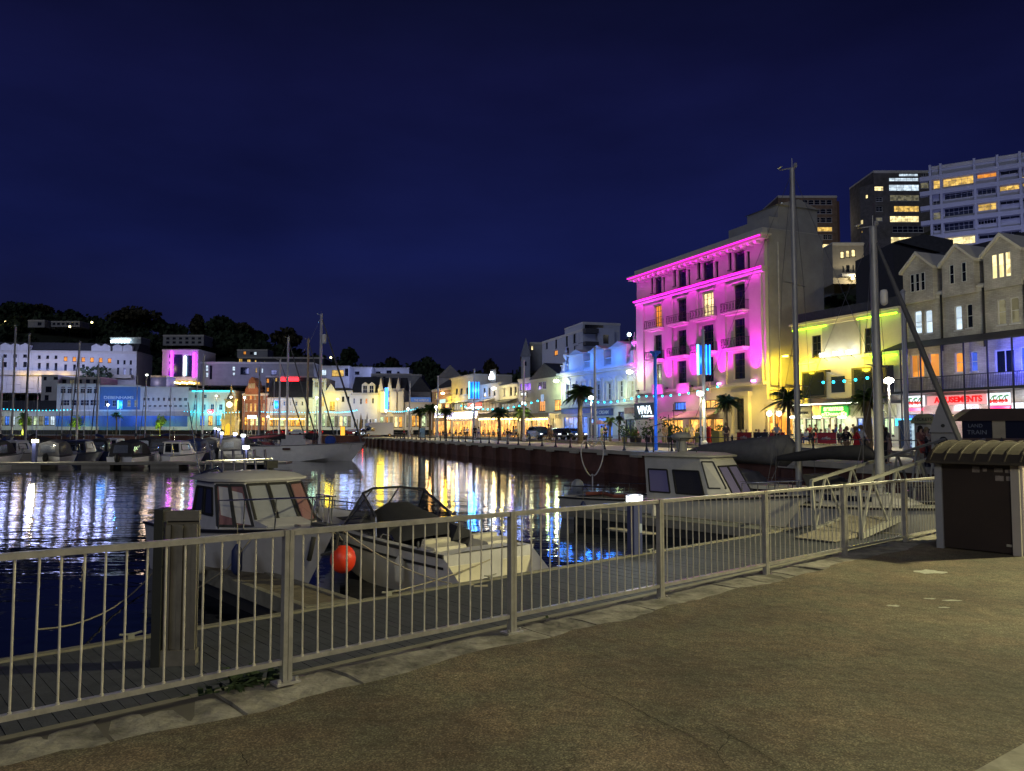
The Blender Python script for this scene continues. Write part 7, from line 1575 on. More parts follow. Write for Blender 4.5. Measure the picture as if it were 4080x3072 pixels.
# ================================================================ palms
frm = [M('palm_green', (.05, .10, .03), .7, var=.4), M('palm_lit', (.12, .20, .03), .7, var=.3), M('palm_dry', (.12, .09, .04), .8, var=.4)]  # palm_lit: lamplight on the fronds is put into a brighter leaf colour
trk = M('palm_trunk', (.12, .09, .06), .9, var=.4, scale=6, bump=.04, bscale=8)
def palm(label, px, py, Y, zb=.45, R_=1.6, n=34, mat=0, grp='palms on the far promenade', tw=.17, droop=1.0):
    A = at_Y(px, py, Y); t = thing('palm_tree', label, 'palm tree', (A.x, Y, zb), R(0, 6), grp); h = max(A.z-zb, .8)
    MB().tube([(0, 0, -.2), (.06, .02, h*.35), (.02, .05, h*.7), (0, 0, h)], [tw*1.25, tw, tw*.9, tw*1.2], 9).build('trunk', trk, t, 60)
    def fr_(m, a, el, L):
        d = Vector((cos(a), sin(a), 0)); P = []; ns = 7
        for i in range(ns+1):
            k = i/ns; P.append(Vector((0, 0, h))+d*(L*k*cos(el)+.0)+Vector((0, 0, L*(k*sin(el)-droop*.55*k*k))))
        m.tube(P, [.03, .028, .024, .02, .016, .012, .008, .004], 4)
        sd = Vector((-d.y, d.x, 0))
        for i in range(2, ns*3):
            k = i/(ns*3); q = k*ns; j = min(int(q), ns-1); p = P[j].lerp(P[j+1], q-j); ll = L*.36*sin(pi*min(1, k*.9+.12))
            for s_ in (1, -1):
                e_ = p+sd*s_*ll+d*ll*.45+Vector((0, 0, -ll*.45)); w_ = d*.035*max(1, R_/1.3)
                m.add([p-w_, p+w_, e_], [(0, 1, 2)])
    m = MB()
    for i in range(n): fr_(m, i*2.399+R(-.2, .2), R(-.35, 1.25) if i > 6 else R(.9, 1.4), R_*R(.75, 1.1))
    m.build('fronds', frm[mat], t)
    m = MB()
    for i in range(12): fr_(m, i*2.1, R(-1.2, -.5), R_*R(.4, .65))
    m.build('dry_fronds', frm[2], t); return t
palm('tallest palm, full round head before the white classical building', 2312, 1562, 84, R_=2.1, n=60, tw=.28)
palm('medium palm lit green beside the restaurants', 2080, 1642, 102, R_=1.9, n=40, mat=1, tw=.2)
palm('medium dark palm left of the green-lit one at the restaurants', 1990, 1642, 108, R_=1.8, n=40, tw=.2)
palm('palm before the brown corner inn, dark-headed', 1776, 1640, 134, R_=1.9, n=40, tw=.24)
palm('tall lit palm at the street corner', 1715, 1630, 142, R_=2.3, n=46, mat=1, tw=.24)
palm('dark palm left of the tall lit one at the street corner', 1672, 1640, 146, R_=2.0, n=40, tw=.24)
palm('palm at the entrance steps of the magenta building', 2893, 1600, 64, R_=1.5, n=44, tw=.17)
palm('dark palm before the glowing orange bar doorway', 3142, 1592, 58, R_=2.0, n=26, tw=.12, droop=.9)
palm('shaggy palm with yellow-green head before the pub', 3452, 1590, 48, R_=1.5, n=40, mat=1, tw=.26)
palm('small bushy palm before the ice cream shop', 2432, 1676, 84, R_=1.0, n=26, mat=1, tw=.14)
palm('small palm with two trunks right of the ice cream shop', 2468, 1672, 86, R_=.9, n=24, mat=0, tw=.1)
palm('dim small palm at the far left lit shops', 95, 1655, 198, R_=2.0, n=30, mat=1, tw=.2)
palm('dim palm before the blue hoarding', 465, 1652, 198, R_=1.8, n=30, tw=.2)
pot = M('planter_yellow', (.5, .40, .12), .7); potd = M('pot_dark', (.05, .04, .04), .7)
def plant(label, px, py, Y, s, mat=0, grp='potted plants in front of the restaurants', pm=potd, kind=0):
    A = at_Y(px, py, Y); t = thing('potted_plant', label, 'plant', (A.x, Y, .5), R(0, 6), grp)
    MB().lathe([(.0, 0), (.22, 0), (.3, .4), (.32, .5), (.26, .5), (.25, .42)], n=10).build('pot', pm, t, 50)
    m = MB()
    if kind == 0: blob_leaves(m, (0, 0, .5+s*.55), (s*.6, s*.6, s*.6), 120, .12)
    else:
        for i in range(30):
            a = R(0, 6.3); L = s*R(.7, 1.2); d = Vector((cos(a), sin(a), 0)); e_ = R(.2, 1.3); p = Vector((0, 0, .45)); q = p+d*L*.5*cos(e_)+Vector((0, 0, L*.6*sin(e_)+.1)); r = p+d*L*cos(e_)+Vector((0, 0, L*.75*sin(e_)-.1)); w_ = Vector((-d.y, d.x, 0))*.04; m.add([p-w_, p+w_, q+w_, q-w_, r], [(0, 1, 2, 3), (3, 2, 4)])
    m.build('leaves', frm[mat], t)
pls = ['small shrub at the left end of the plant row', 'second plant of the row, spiky', 'tall spiky plant below the classical building corner', 'green bush left of the white-lettered sign', 'low dark plant under the white-lettered sign', 'spiky plant under the white-lettered sign', 'broad yellowish plant at the first pink awning', 'tall thin-leaved plant at the first pink awning', 'purple-dark shrub between the awnings', 'yellow-green plant at the second awning', 'low plant beside the red post', 'green bush next to the yellow cabinet']
for i, (px, s) in enumerate(((2488, 1.0), (2520, 1.3), (2545, 2.2), (2535, 1.3), (2580, 1.0), (2606, 1.3), (2648, 1.8), (2668, 2.0), (2690, 1.1), (2735, 1.6), (2812, 1.0), (2840, 1.3))): plant(pls[i]+', by the terrace', px, 1740, 78-(i % 3), s, i % 2, kind=i % 2, pm=pot if i % 3 == 0 else potd)

# ================================================================ street furniture
def fa_at(px, off): # stand on the upper pavement off metres in front of the shop fronts
    pl = Plane(FA.p-FA.n*off, FA.d); s, _ = pl.hit(px, 1715); p = pl.pos(s); return p.x, p.y
bm_ = [M('barrier_red', (.34, .02, .03), .6, var=.1), M('barrier_black', (.03, .02, .025), .6, var=.1)]
for px0, px1, c, lb_ in ((2936, 2994, 0, 'red windbreak banner nearest the entrance steps'), (3003, 3060, 1, 'black windbreak banner between two red ones'), (3066, 3126, 0, 'red windbreak banner before the orange bar doorway'), (3256, 3332, 0, 'red windbreak banner before the pub sign')):
    x0, y0 = fa_at(px0, 9.5); x1, y1 = fa_at(px1, 9.5); t = thing('windbreak', lb_, 'barrier', (x0, y0, .5), FA.rot, 'windbreak banners around the outdoor tables'); W = math.hypot(x1-x0, y1-y0)
    MB().box(0, W, -.01, .01, .12, 1.0).build('banner', bm_[c], t); m = MB()
    for x in (0, W): m.cyl((x, 0, 0), (x, 0, 1.05), .03, n=6); m.cyl((x, 0, 0), (x, 0, .04), .18, n=8)
    m.cyl((0, 0, 1.0), (W, 0, 1.0), .02, n=6); m.build('stand', chrome, t); text('Costa' if 0 else 'coffee', .38, M('letter_grey'), t, (W*.22, -.02, .42), name='banner_lettering', ext=.004, shear=.3)
x, y = fa_at(2824, 10); t = thing('post_box', 'bright red pillar box beside the yellow planters', 'post box', (x, y, .5)); MB().lathe([(.25, 0), (.25, .1), (.22, .12), (.22, 1.3), (.27, 1.35), (.26, 1.42), (.1, 1.55), (.01, 1.58)], n=14).build('body', M('pillar_red', (.6, .02, .02), .35, var=.05), t, 40); MB().box(-.1, .1, -.235, -.2, 1.12, 1.17).build('slot', iron, t)
for px, w_, h, lb_ in ((2797, 1.1, .95, 'yellow square planter box left of the red pillar box'), (2868, 1.2, 1.15, 'tall yellow-green cabinet right of the red pillar box'), (2738, .8, .9, 'yellow planter with a round bush before the second awning')):
    x, y = fa_at(px, 10); t = thing('planter', lb_, 'planter', (x, y, .5), FA.rot); MB().prism([(-w_*.45, 0), (w_*.45, 0), (w_*.5, h), (-w_*.5, h)], -w_*.45, w_*.45).build('box', pot, t); m = MB(); blob_leaves(m, (0, 0, h+.25), (w_*.4, w_*.4, .35), 90, .1); m.build('leaves', frm[1], t)
P = at_z(3103, 1822, .15); t = thing('litter_bin', 'glossy red round litter bin on the harbour-side promenade', 'litter bin', P); MB().lathe([(.3, 0), (.34, .05), (.36, .6), (.3, .9), (.15, 1.02), (.01, 1.05)], n=16).build('body', M('bin_red', (.45, .015, .02), .25, var=.05), t, 40); MB().box(-.15, .15, -.38, -.3, .65, .8).build('opening', iron, t)
# little cream kiosk, pointed shelter and the road train by the promenade
P = at_Y(3690, 1715, 36); t = thing('ticket_kiosk', 'small cream ticket kiosk with curved roof before the arcade', 'kiosk', (P.x, P.y, .15), RD(-38)); km = M('kiosk_cream', (.5, .46, .36), .6, var=.1)
MB().box(-.42, .42, -.4, .4, 0, 1.85).build('body', km, t); MB().prism([(-.55, 1.85), (.55, 1.85), (.52, 2.05), (.25, 2.3), (-.25, 2.3), (-.52, 2.05)], -.5, .5).build('roof', M('kiosk_roof', (.3, .3, .16), .6), t); MB().box(-.3, .3, -.42, -.401, .95, 1.6).build('window', gls, t); text('TICKETS', .2, iron, t, (-.4, -.52, 1.98), name='lettering', ext=.004); MB().box(-.35, .35, -.42, -.401, .1, .8).build('panel', M('kiosk_panel', (.35, .32, .25), .6), t)
P = at_Y(3758, 1715, 31); t = thing('pointed_kiosk', 'grey pointed-roof booth with a round hole and oval window', 'kiosk', (P.x, P.y, .15), RD(-30)); gk = M('booth_grey', (.34, .33, .31), .7, var=.1)
MB().box(-.42, .42, -.42, .42, 0, 1.45).build('body', gk, t); MB().loft([[(-.5, -.5, 1.45), (.5, -.5, 1.45), (.5, .5, 1.45), (-.5, .5, 1.45)], [(-.02, -.02, 2.95), (.02, -.02, 2.95), (.02, .02, 2.95), (-.02, .02, 2.95)]], closed=True).build('roof', gk, t); MB().cyl((0, -.46, 1.72), (0, -.36, 1.72), .07, n=12).build('round_hole', iron, t); MB().lathe([(.0, -.01), (.22, -.01), (.22, .01), (.0, .01)], n=16, T=Matrix.Translation((0, -.43, .85)) @ Matrix.Rotation(pi/2, 4, 'X') @ Matrix.Diagonal((1, 2, 1, 1))).build('oval_window', gls, t)
P = at_Y(3830, 1715, 38); t = thing('road_train', 'brown-roofed land train carriage with cream pillars and dark windows', 'land train', (P.x, P.y, .15), math.atan2(-.3, 1)); L = 7.5
MB().prism([(-.3, 2.0), (L, 2.0), (L, 2.6), (.5, 2.6)], -.1, 1.7).build('roof', M('train_roof', (.06, .035, .025), .6), t)
MB().box(0, L, 0, 1.6, .5, 1.15).build('lower_body', M('train_body', (.10, .06, .05), .5), t); k = 0; x = 0
for x in (1.35, 3.15, 4.95, 6.75): MB().box(x, x+.55, -.02, 1.62, 1.151, 1.999).build('pillar', M('train_cream', (.42, .36, .24), .6), t)
for a, b_ in ((.05, 1.35), (1.9, 3.15), (3.7, 4.95), (5.5, 6.75)): MB().box(a, b_, .03, .05, 1.151, 1.999).build('window', gls, t)
lg_ = M('faint_letter', (.2, .22, .25), .6); text('LAND', .24, lg_, t, (.3, .02, 1.68), name='lettering', ext=.004); text('TRAIN', .30, lg_, t, (.25, .02, 1.34), name='lettering', ext=.004)
for x in (1, 5.8): MB().cyl((x, -.03, .38), (x, .2, .38), .38, n=14).build('wheel', rub, t)
# signs and small lit things
for px, py, Y, w_, h, mat, lb_ in ((1683, 1710, 128, .95, 1.7, M('poster_blue', (.3, .45, .5), .5, var=.5, scale=3), 'upright poster panel on the promenade by the corner palms'), (3633, 1752, 50, 1.0, 1.9, E('fridge_glow', (.55, .75, .9), .8, .4), 'tall lit drinks fridge before the arcade'), (3608, 1752, 50, .8, 1.9, M('machine_navy', (.02, .04, .12), .4), 'dark blue vending machine before the arcade'), (1366, 1700, 176, 1.1, 2.2, E('orange_sign', (1, .5, .05), 1.4), 'glowing orange upright board before the yellow-lit shop front')):
    A = at_Y(px, py, Y); t = thing('upright_panel', lb_, 'display', (A.x, Y, .45)); MB().box(-w_/2, w_/2, -.1, .1, 0, h).build('case', iron, t); MB().box(-w_*.44, w_*.44, -.13, -.101, h*.05, h*.95).build('face', mat, t)

# ================================================================ cars
tyre = M('tyre', (.015, .015, .015), .8); hl = E('head_light', (.9, .95, 1), 3); tl = E('tail_light', (1, .02, .02), 4)
def car(label, x, y, rz, paint, kind='hatch', lights=True, grp='cars parked along the road', z=.5, red=False):
    t = thing('parked_car' if kind != 'van' else 'campervan', label, 'car' if kind != 'van' else 'campervan', (x, y, z), rz, grp)
    if kind == 'hatch': pr = [(-2.0, .35), (-2.05, .75), (-1.95, 1.0), (-1.7, 1.42), (-.4, 1.5), (.35, 1.42), (1.0, .98), (1.85, .82), (2.05, .6), (2.05, .32)]; win = [(-1.62, 1.0), (-1.5, 1.36), (-.4, 1.43), (.3, 1.36), (.85, .98)]; W = .86
    elif kind == 'suv': pr = [(-2.2, .4), (-2.25, .9), (-2.15, 1.15), (-1.95, 1.62), (-.6, 1.72), (.5, 1.65), (1.1, 1.15), (2.0, 1.0), (2.25, .75), (2.25, .38)]; win = [(-1.9, 1.15), (-1.75, 1.55), (-.6, 1.64), (.45, 1.58), (.95, 1.15)]; W = .92
    else: pr = [(-3.2, .4), (-3.25, 2.75), (-3.0, 2.9), (1.2, 2.9), (2.2, 2.75), (2.3, 2.2), (1.6, 1.9), (2.1, 1.15), (2.9, 1.0), (3.1, .7), (3.1, .38)]; win = [(1.0, 1.15), (1.05, 1.75), (1.5, 1.8), (1.95, 1.2)]; W = 1.1
    zt = max(p[1] for p in pr); m = MB()
    def wd(z_): return W if z_ < 1.0 else W-(z_-1.0)*(.28 if kind != 'van' else .03)
    m.loft([[(x_, s_*wd(z_)*k, z_) for x_, z_ in pr] for s_, k in ((-1, .96), (-1, 1), (1, 1), (1, .96))][::1], closed=True); 
    fixn(m.build('body', paint, t, 40))
    for sg in (1, -1): MB().add([(x_, sg*(wd(z_)+.012), z_) for x_, z_ in win], [tuple(range(len(win)))]).build('side_window', gls, t)
    if kind != 'van':
        i = 5; (xa, za), (xb, zb) = pr[5], pr[6]; MB().add([(xb-.05, -wd(zb)*.88, zb+.03), (xb-.05, wd(zb)*.88, zb+.03), (xa+.07, wd(za)*.9, za-.02), (xa+.07, -wd(za)*.9, za-.02)], [(0, 1, 2, 3)]).build('windscreen', gls, t, loc=(.03, 0, .02))
        (xa, za), (xb, zb) = pr[2], pr[3]; MB().add([(xa, -wd(za)*.85, za+.05), (xa, wd(za)*.85, za+.05), (xb, wd(zb)*.88, zb-.06), (xb, -wd(zb)*.88, zb-.06)], [(0, 1, 2, 3)]).build('rear_window', gls, t, loc=(-.04, 0, 0))
    else: MB().add([(2.12, -.9, 1.2), (2.12, .9, 1.2), (1.68, .85, 1.85), (1.68, -.85, 1.85)], [(0, 1, 2, 3)]).build('windscreen', gls, t, loc=(.03, 0, .02))
    xe = pr[-1][0]
    for wx in (xe-.75, -xe+.75):
        for sg in (1, -1): w_ = MB().cyl((wx, sg*(W-.18), .33), (wx, sg*(W+.02), .33), .33, n=14).build('wheel', tyre, t); MB().cyl((wx, sg*(W+.021), .33), (wx, sg*(W+.03), .33), .19, n=10).build('rim', chrome, w_)
    for sg in (1, -1):
        MB().cbox((xe-.02, sg*W*.72, .72), (.08, .34, .16)).build('headlight', hl if lights else chrome, t); MB().cbox((pr[1][0]+.02, sg*W*.8, .85), (.08, .2, .22)).build('tail_light', tl if red else M('dull_red', (.2, .01, .01), .3), t)
    MB().cbox((xe+.02, 0, .5), (.05, .5, .11)).build('number_plate', M('plate_white', (.6, .6, .55), .5), t)
    MB().box(xe-.12, xe+.03, -W*.45, W*.45, .56, .72).build('grille', rub, t)
    if red: lamp((pr[1][0]-.8, 0, .9), (1, .03, .02), 40, .1, t)
    return t
cblk = M('paint_black', (.012, .014, .02), .18, .3, var=0, spec=.7); cnv = M('paint_navy', (.012, .03, .07), .18, .3, var=0, spec=.7); cwt = M('paint_white', (.6, .6, .6), .3, var=0); crd = M('paint_red', (.35, .02, .02), .25, var=0)
RZ = math.atan2(-1, .36)
for px, off, kd, pm, lb_ in ((2150, 14, 'suv', cnv, 'dark blue tall estate car parked left of the tallest palm'), (2228, 13, 'hatch', cblk, 'black hatchback parked just left of the tallest palm'), (2286, 12, 'hatch', cblk, 'black saloon parked behind the trunk of the tallest palm')):
    x, y = fa_at(px, off); car(lb_, x, y, RZ+R(-.1, .1), pm, kd)
A = at_Y(1502, 1715, 158); car('white coach-built campervan parked near the far corner', A.x, 158, RD(215), cwt, 'van', grp='vehicles near the far corner', z=.4)
A = at_Y(1448, 1715, 160); car('black car parked left of the white campervan', A.x, 160, RD(200), cblk, 'hatch', grp='vehicles near the far corner')
for px, Y, pm, lb_, red in ((1092, 192, crd, 'red car with glowing tail lights before the grey shop terrace', 1), (1135, 193, crd, 'red-lit car in the traffic before the terrace canopy', 1), (1180, 191, cwt, 'pale car queueing before the terrace canopy', 1), (1252, 192, crd, 'low red car before the pale corner block', 1), (860, 194, cblk, 'dark car before the cyan bank', 0), (1400, 190, crd, 'red car at the kerb beside the white building with dormers', 1)):
    A = at_Y(px, 1715, Y); car(lb_, A.x, Y, RD(R(160, 200)), pm, 'hatch', grp='cars on the far shore road', red=bool(red))

# ================================================================ people
import bmesh
POSE = {}
def skinmesh(verts, edges, radii, sub=1, name='m'):
    me = bpy.data.meshes.new(name); me.from_pydata(verts, edges, []); o = bpy.data.objects.new(name, me); col.objects.link(o)
    md = o.modifiers.new('s', 'SKIN'); md.use_smooth_shade = True
    for v, r in zip(me.skin_vertices[0].data, radii): v.radius = (r, r) if not isinstance(r, tuple) else r
    me.skin_vertices[0].data[0].use_root = True
    s_ = o.modifiers.new('u', 'SUBSURF'); s_.levels = sub; s_.render_levels = sub
    dg = bpy.context.evaluated_depsgraph_get(); dg.update(); out = bpy.data.meshes.new_from_object(o.evaluated_get(dg))
    bpy.data.objects.remove(o); bpy.data.meshes.remove(me); return out
def figure(pose):
    """joints (x right, -y forward, z up) of a 1.72 m person"""
    if pose in POSE: return POSE[pose]
    if pose == 'sit': hip = .48; sh = .98
    else: hip = .92; sh = 1.42
    J = dict(pel=(0, 0, hip), wa=(0, 0, hip+.17), ch=(0, -.01, hip+.36), nk=(0, 0, sh+.06), hd=(0, -.01, sh+.15), ht=(0, -.02, sh+.26))
    for sd, s in (('l', -1), ('r', 1)):
        w = s if pose == 'walk' else 0
        J['sh'+sd] = (s*.18, 0, sh-.02)
        if pose == 'sit': J['el'+sd] = (s*.22, -.05, sh-.3); J['wr'+sd] = (s*.12, -.27, sh-.34); J['hn'+sd] = (s*.08, -.35, sh-.30); J['hp'+sd] = (s*.1, -.02, hip-.02); J['kn'+sd] = (s*.12, -.43, hip); J['an'+sd] = (s*.12, -.40, .08); J['to'+sd] = (s*.13, -.56, .04)
        elif pose == 'walk': J['el'+sd] = (s*.24, w*.12, sh-.3); J['wr'+sd] = (s*.24, w*.12-.14, sh-.52); J['hn'+sd] = (s*.23, w*.10-.18, sh-.6); J['hp'+sd] = (s*.1, 0, hip-.06); J['kn'+sd] = (s*.1, -w*.16-.06, .5); J['an'+sd] = (s*.1, -w*.34+.08, .1 if w > 0 else .16); J['to'+sd] = (s*.11, -w*.34-.08, .04 if w > 0 else .06)
        else: J['el'+sd] = (s*.24, .03, sh-.3); J['wr'+sd] = (s*.23, -.05, sh-.54); J['hn'+sd] = (s*.22, -.09, sh-.63); J['hp'+sd] = (s*.1, 0, hip-.06); J['kn'+sd] = (s*.11, -.02, .5); J['an'+sd] = (s*.11, .03, .08); J['to'+sd] = (s*.14, -.13, .04)
    def sk(chain, rad, sub=1):
        names = []; ed = []
        for c in chain:
            for a in c:
                if a not in names: names.append(a)
            ed += [(names.index(a), names.index(b)) for a, b in zip(c, c[1:])]
        return skinmesh([J[n] for n in names], ed, [rad.get(n, rad.get(n[:2], .05)) for n in names], sub)
    rad = {'pel': .12, 'wa': .105, 'ch': .125, 'nk': .05, 'hd': .085, 'ht': .075, 'sh': .055, 'el': .04, 'wr': .03, 'hn': .036, 'hp': .085, 'kn': .055, 'an': .038, 'to': .035}
    body = sk([['pel', 'wa', 'ch', 'nk', 'hd', 'ht'], ['ch', 'shl', 'ell', 'wrl', 'hnl'], ['ch', 'shr', 'elr', 'wrr', 'hnr'], ['pel', 'hpl', 'knl', 'anl', 'tol'], ['pel', 'hpr', 'knr', 'anr', 'tor']], rad)
    r2 = {'pel': .14, 'wa': .125, 'ch': .145, 'sh': .072, 'el': .055}
    top = sk([['pel', 'wa', 'ch'], ['ch', 'shl', 'ell'], ['ch', 'shr', 'elr']], r2)
    r3 = {'pel': .135, 'hp': .1, 'kn': .07, 'an': .052}
    leg = sk([['pel', 'hpl', 'knl', 'anl'], ['pel', 'hpr', 'knr', 'anr']], r3)
    m = MB(); z = J['hd'][2]; hip_ = hip
    if pose == 'sit': m.loft([[(.17*cos(a), .13*sin(a)-.02, hip_+.18) for a in [2*pi*i/10 for i in range(10)]], [(.2*cos(a), .2*sin(a)-.12, hip_) for a in [2*pi*i/10 for i in range(10)]], [(.22*cos(a), .16*sin(a)-.35, hip_-.12) for a in [2*pi*i/10 for i in range(10)]]], closed=True)
    else: m.loft([[(.15*cos(a), .115*sin(a), hip_+.18) for a in [2*pi*i/12 for i in range(12)]], [(.19*cos(a), .15*sin(a), hip_-.02) for a in [2*pi*i/12 for i in range(12)]], [(.25*cos(a)*(1+.06*cos(3*a)), .22*sin(a), .56) for a in [2*pi*i/12 for i in range(12)]]], closed=True)
    me = bpy.data.meshes.new('skirt'); me.from_pydata(m.v, [], m.f); me.polygons.foreach_set('use_smooth', [True]*len(me.polygons))
    h = MB(); h.ball((0, .025, z+.055), (.10, .115, .125), 10, 8); hs = bpy.data.meshes.new('hair'); hs.from_pydata(h.v, [], h.f); hs.polygons.foreach_set('use_smooth', [True]*len(hs.polygons))
    h.ball((0, .075, z-.08), (.095, .06, .2), 8, 6); hl_ = bpy.data.meshes.new('hair_long'); hl_.from_pydata(h.v, [], h.f); hl_.polygons.foreach_set('use_smooth', [True]*len(hl_.polygons))
    POSE[pose] = (body, top, leg, me, hs, hl_); return POSE[pose]
def cl(c): return M('cloth_%02x%02x%02x' % tuple(int(x*255) for x in c), c, .85, var=.15, scale=8)
skn = [M('skin_fair', (.50, .30, .20), .55, var=.05), M('skin_tan', (.33, .19, .12), .55, var=.05)]
def person(label, x, y, z, rz, pose='stand', top=(.1, .1, .1), low=(.03, .03, .05), skirt=False, long=False, hair=(.05, .03, .02), s=1.0, grp=None, sk_=0):
    body, tp, lg_, sk2, hs, hl_ = figure(pose); t = thing('person', label, 'person', (x, y, z), rz, grp); t.scale = (s, s, s)
    def part(n, me, mat):
        if not me.materials: me.materials.append(mat)
        o = bpy.data.objects.new(n, me); col.objects.link(o); o.parent = t; o.material_slots[0].link = 'OBJECT'; o.material_slots[0].material = mat; return o
    part('body', body, skn[sk_]); part('top', tp, cl(top)); part('skirt' if skirt else 'trousers', sk2 if skirt else lg_, cl(low)); part('hair', hl_ if long else hs, cl(hair)); return t
def chair(x, y, z, rz):
    t = thing('cafe_chair', 'dark cafe chair at the outdoor tables', 'chair', (x, y, z), rz, 'chairs at the outdoor tables')
    MB().box(-.22, .22, -.22, .22, .40, .44).build('seat', potd, t); MB().box(-.22, .22, .2, .23, .55, .88).build('backrest', potd, t)
    for a in (-.2, .2):
        for b_ in (-.2, .2): MB().cyl((a, b_, 0), (a, b_, .41 if b_ < 0 else .88), .014, n=5).build('leg', iron, t)
W_ = (.6, .6, .58); K_ = (.02, .02, .025); Rd = (.5, .02, .03); Bl = (.05, .1, .3); Pk = (.6, .3, .3)
ppl = [  # px, distance, ground z, turn, pose, top, lower, skirt, long hair, size, label
 (3412, 38, .15, 1.3, 'walk', Rd, Rd, True, True, 1, 'woman in a red dress walking along the near promenade'), (3432, 41, .15, 1.6, 'walk', W_, (.2, .2, .22), False, False, 1.05, 'man in a white shirt walking behind the woman in red'),
 (3372, 40, .15, -1.2, 'walk', K_, (.3, .2, .1), False, False, 1, 'person in black top and tan shorts left of the woman in red'), (3516, 35, .15, 2.8, 'stand', K_, K_, False, False, 1.05, 'dark-clothed man right of the thick near mast'),
 (3532, 35.5, .15, .4, 'stand', (.45, .35, .3), (.5, .35, .32), True, True, .97, 'woman in a pale pink dress right of the dark-clothed man'), (3668, 33, .15, .2, 'walk', (.25, .1, .08), (.45, .1, .08), True, True, 1, 'long-haired woman in a rust skirt before the cream kiosk'),
 (3692, 33.6, .15, .3, 'stand', (.6, .5, .4), (.2, .1, .08), False, True, .97, 'long-haired woman in a cream top beside the kiosk'), (3096, 60, .5, 3, 'stand', (.25, .3, .38), K_, False, False, 1, 'man in grey-blue standing at the orange bar doorway'),
 (3448, 52, .5, 1, 'sit', Rd, K_, False, False, 1, 'seated diner in red beside the shaggy palm'), (3462, 51, .5, -1, 'sit', (.3, .2, .1), K_, False, True, 1, 'seated diner in brown under the shaggy palm'),
 (1892, 108, .5, 3.1, 'stand', K_, K_, False, False, 1.08, 'person in black standing below the large blue neon column'), (1907, 116, .5, 3, 'stand', W_, Bl, False, False, 1, 'person in white behind the one in black'),
 (1862, 118, .5, 0, 'walk', W_, K_, False, False, 1, 'person in white walking left of the large blue neon column'), (1850, 121, .5, 2, 'walk', (.4, .25, .15), K_, False, True, 1, 'person in tan walking beside the walker in white'),
 (2023, 88, .15, 3.1, 'stand', K_, (.5, .5, .5), False, False, 1.02, 'man seen from behind in black top and pale shorts at the railing'), (2046, 93, .5, 1.6, 'walk', (.4, .35, .2), (.4, .3, .2), True, True, 1, 'woman in a patterned beige dress at the restaurants'),
 (2056, 94, .5, 1.6, 'walk', (.3, .5, .5), K_, False, False, 1, 'person in pale green next to the beige dress'), (1985, 100, .5, 2, 'stand', (.2, .3, .4), K_, False, False, 1, 'person in blue-grey under the dark palm'),
 (2186, 78, .5, 1.5, 'walk', (.4, .22, .12), (.3, .2, .12), False, False, 1.05, 'man in orange-brown walking in front of the parked cars'), (2196, 79, .5, 1.5, 'walk', (.5, .4, .3), (.3, .2, .1), True, True, 1, 'woman in beige walking beside the man in orange-brown'),
 (2398, 84, .5, 2, 'stand', (.4, .4, .2), (.2, .2, .1), False, False, 1, 'person in olive under the cafe parasol'), (2412, 84, .5, .5, 'stand', K_, K_, False, False, 1.06, 'person in black at the ice cream shop'),
 (2650, 70, .5, .3, 'stand', (.5, .3, .15), (.4, .3, .2), False, True, 1, 'woman in tan before the first pink awning'), (2738, 68, .5, 3, 'stand', (.5, .4, .1), (.4, .3, .1), False, False, 1, 'person in mustard between the awnings'), (2756, 67, .5, 2, 'walk', (.55, .4, .3), (.5, .35, .2), True, True, 1, 'woman in cream dress between the awnings'),
 (2893, 56, .5, 3.1, 'stand', (.1, .06, .05), (.1, .06, .05), False, False, 1, 'man in dark brown at the foot of the entrance palm'), (1641, 140, .5, 3, 'stand', W_, W_, True, True, 1, 'woman in a white dress near the corner palms'), (1610, 142, .15, 2, 'walk', Rd, K_, False, False, 1, 'person in red by the far railing'),
 (1434, 150, .5, 0, 'stand', (.5, .3, .2), (.3, .2, .1), False, False, 1, 'person in orange-brown before the black far car'), (1456, 151, .5, 0, 'stand', K_, K_, False, False, 1, 'dark figure before the campervan')]
for px, Y, z, rz, ps, tp, lw, skt, lg2, s, lb_ in ppl:
    A = at_Y(px, 1715, Y); person(lb_, A.x, Y, z, rz, ps, tp, lw, skt, lg2, R_h := random.choice([(.05, .03, .02), (.2, .12, .05), (.02, .015, .01), (.35, .25, .12)]), s, None, random.choice([0, 0, 1]))
cols = [W_, K_, Rd, Bl, Pk, (.2, .3, .2), (.5, .4, .2), (.3, .3, .35)]
din = [(2950, 'behind the first red windbreak, left'), (2975, 'behind the first red windbreak, right'), (3012, 'behind the black windbreak, left'), (3024, 'behind the black windbreak, middle'), (3046, 'behind the black windbreak, right'), (3078, 'behind the second red windbreak'), (3112, 'near the orange doorway'), (3190, 'left of the pub, outermost'), (3212, 'left of the pub in the second seat'), (3236, 'before the left pub window'), (3270, 'behind the pub windbreak, left'), (3290, 'behind the pub windbreak, middle'), (3318, 'behind the pub windbreak, right'), (3345, 'right of the pub windbreak'), (3362, 'before the right pub window')]
for i, (px, lb_) in enumerate(din):
    x, y = fa_at(px, 7.6+R(-.8, .8)); rz = FA.rot+R(-1.4, 1.4)+(pi if i % 2 else 0); person('seated diner '+lb_+', in '+['white', 'black', 'red', 'blue', 'pink', 'green', 'mustard', 'grey'][i % 8], x, y, .5, rz, 'sit', cols[i % 8], cols[(i+3) % 8], i % 3 == 0, i % 3 == 0, [(.05, .03, .02), (.3, .2, .1)][i % 2], 1.0, 'diners at the outdoor tables', i % 2)
    chair(x, y+.02, .5, rz)
stg = [(3226, 'left of the pub door'), (3250, 'at the left pub window'), (3306, 'in the pub doorway'), (3330, 'right of the pub doorway'), (3350, 'under the pub sign'), (3400, 'right of the pub sign')]
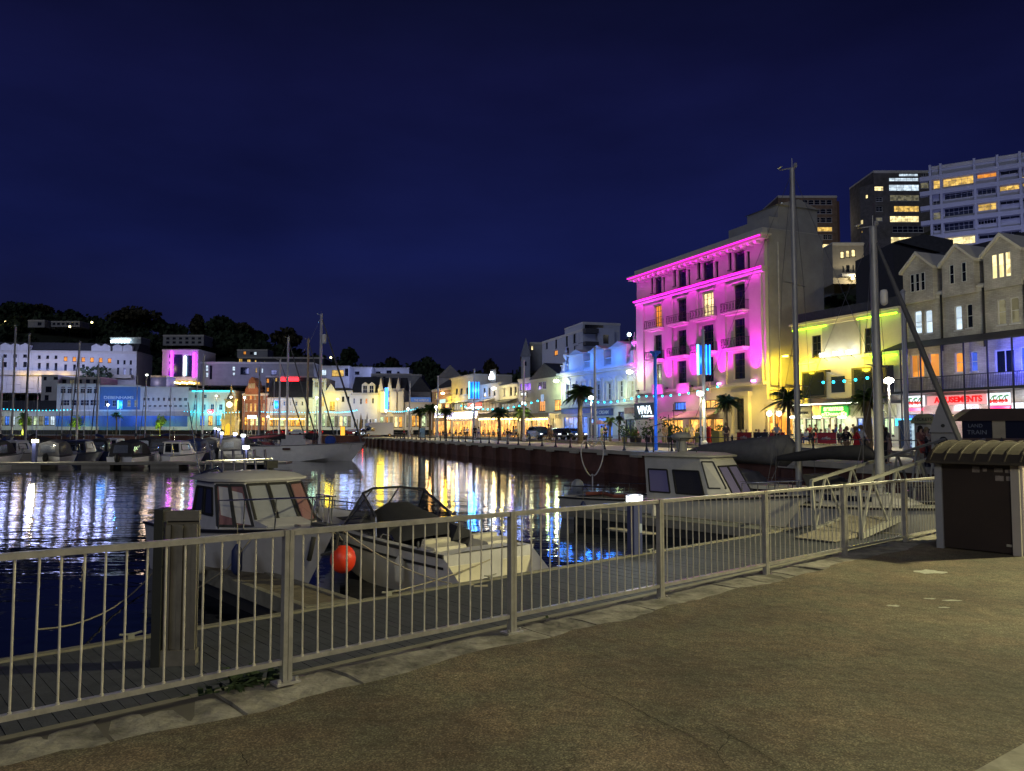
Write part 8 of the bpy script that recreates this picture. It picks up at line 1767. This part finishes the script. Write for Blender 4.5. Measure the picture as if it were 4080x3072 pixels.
for i, (px, lb_) in enumerate(stg):
    x, y = fa_at(px, 4+R(-1, 1)); person('standing drinker '+lb_+', in '+['red', 'black', 'white', 'blue', 'pink', 'grey'][i], x, y, .5, R(0, 6), 'stand', [Rd, K_, W_, Bl, Pk, (.3, .3, .35)][i], cols[(i+1) % 8], False, i % 2 == 0, (.1, .06, .03), 1.0, 'drinkers outside the pub', i % 2)
# tables
for i, px in enumerate((2962, 3030, 3095, 3200, 3225, 3280, 3305, 3353)):
    x, y = fa_at(px, 7.6); t = thing('cafe_table', 'small round cafe table among the seated diners', 'table', (x, y, .5), 0, 'tables on the pub terrace'); MB().cyl((0, 0, .72), (0, 0, .75), .35, n=14).build('table_top', potd, t); MB().cyl((0, 0, 0), (0, 0, .72), .035, n=6).build('pedestal', iron, t)
# terrace furniture of the restaurants, farther along: small groups
for k, (px, off) in enumerate(((1745, 7), (1765, 7), (1790, 7.5), (1815, 7), (1838, 7), (1925, 7), (1945, 7.5), (1965, 7), (2010, 7), (2034, 7), (2100, 7), (2125, 7), (2540, 6), (2575, 6), (2605, 6.5), (2700, 6), (2776, 6.5))):
    x, y = fa_at(px, off); person('seated restaurant guest in %s, %s' % (['white', 'black', 'red', 'blue', 'pink', 'green', 'mustard', 'grey'][k % 8], ['before the brown inn, left', 'before the brown inn, right', 'at the lilac canopy, left end', 'at the lilac canopy, middle', 'at the lilac canopy, right', 'before the blue-tinted restaurant, left', 'before the blue-tinted restaurant, middle', 'before the blue-tinted restaurant, right', 'before the yellow-lit restaurant, left', 'before the yellow-lit restaurant, right', 'at the lounge bar', 'before the gabled restaurant', 'at the plant row, left', 'at the plant row, middle', 'under the white-lettered sign', 'between the pink awnings', 'under the second pink awning'][k]), x, y, .5, R(0, 6), 'sit', cols[k % 8], cols[(k+2) % 8], False, k % 2 == 0, (.1, .06, .03), 1, 'guests at the restaurant tables', k % 2); chair(x, y, .5, R(0, 6))
# parasol before the ice cream shop
x, y = fa_at(2390, 6); t = thing('parasol', 'open cream parasol before the ice cream shop', 'parasol', (x, y, .5)); MB().cyl((0, 0, 0), (0, 0, 2.5), .03).build('pole', wfr, t); MB().lathe([(1.4, 2.0), (.7, 2.35), (.02, 2.6)], n=8).build('canopy', M('parasol_cream', (.5, .45, .3), .8), t)
for px, Y, lb_, c in ((1437, 178, 'closed tan parasol before the white building with dormers', (.4, .28, .12)), (1462, 178, 'closed white parasol before the white building with dormers', W_)):
    A = at_Y(px, 1715, Y); t = thing('closed_parasol', lb_, 'parasol', (A.x, Y, .5)); MB().cyl((0, 0, 0), (0, 0, 2.2), .05).build('pole', wfr, t); MB().lathe([(.1, 1.4), (.38, 1.8), (.25, 3.6), (.02, 5.2)], n=8).build('canopy', cl(c), t)
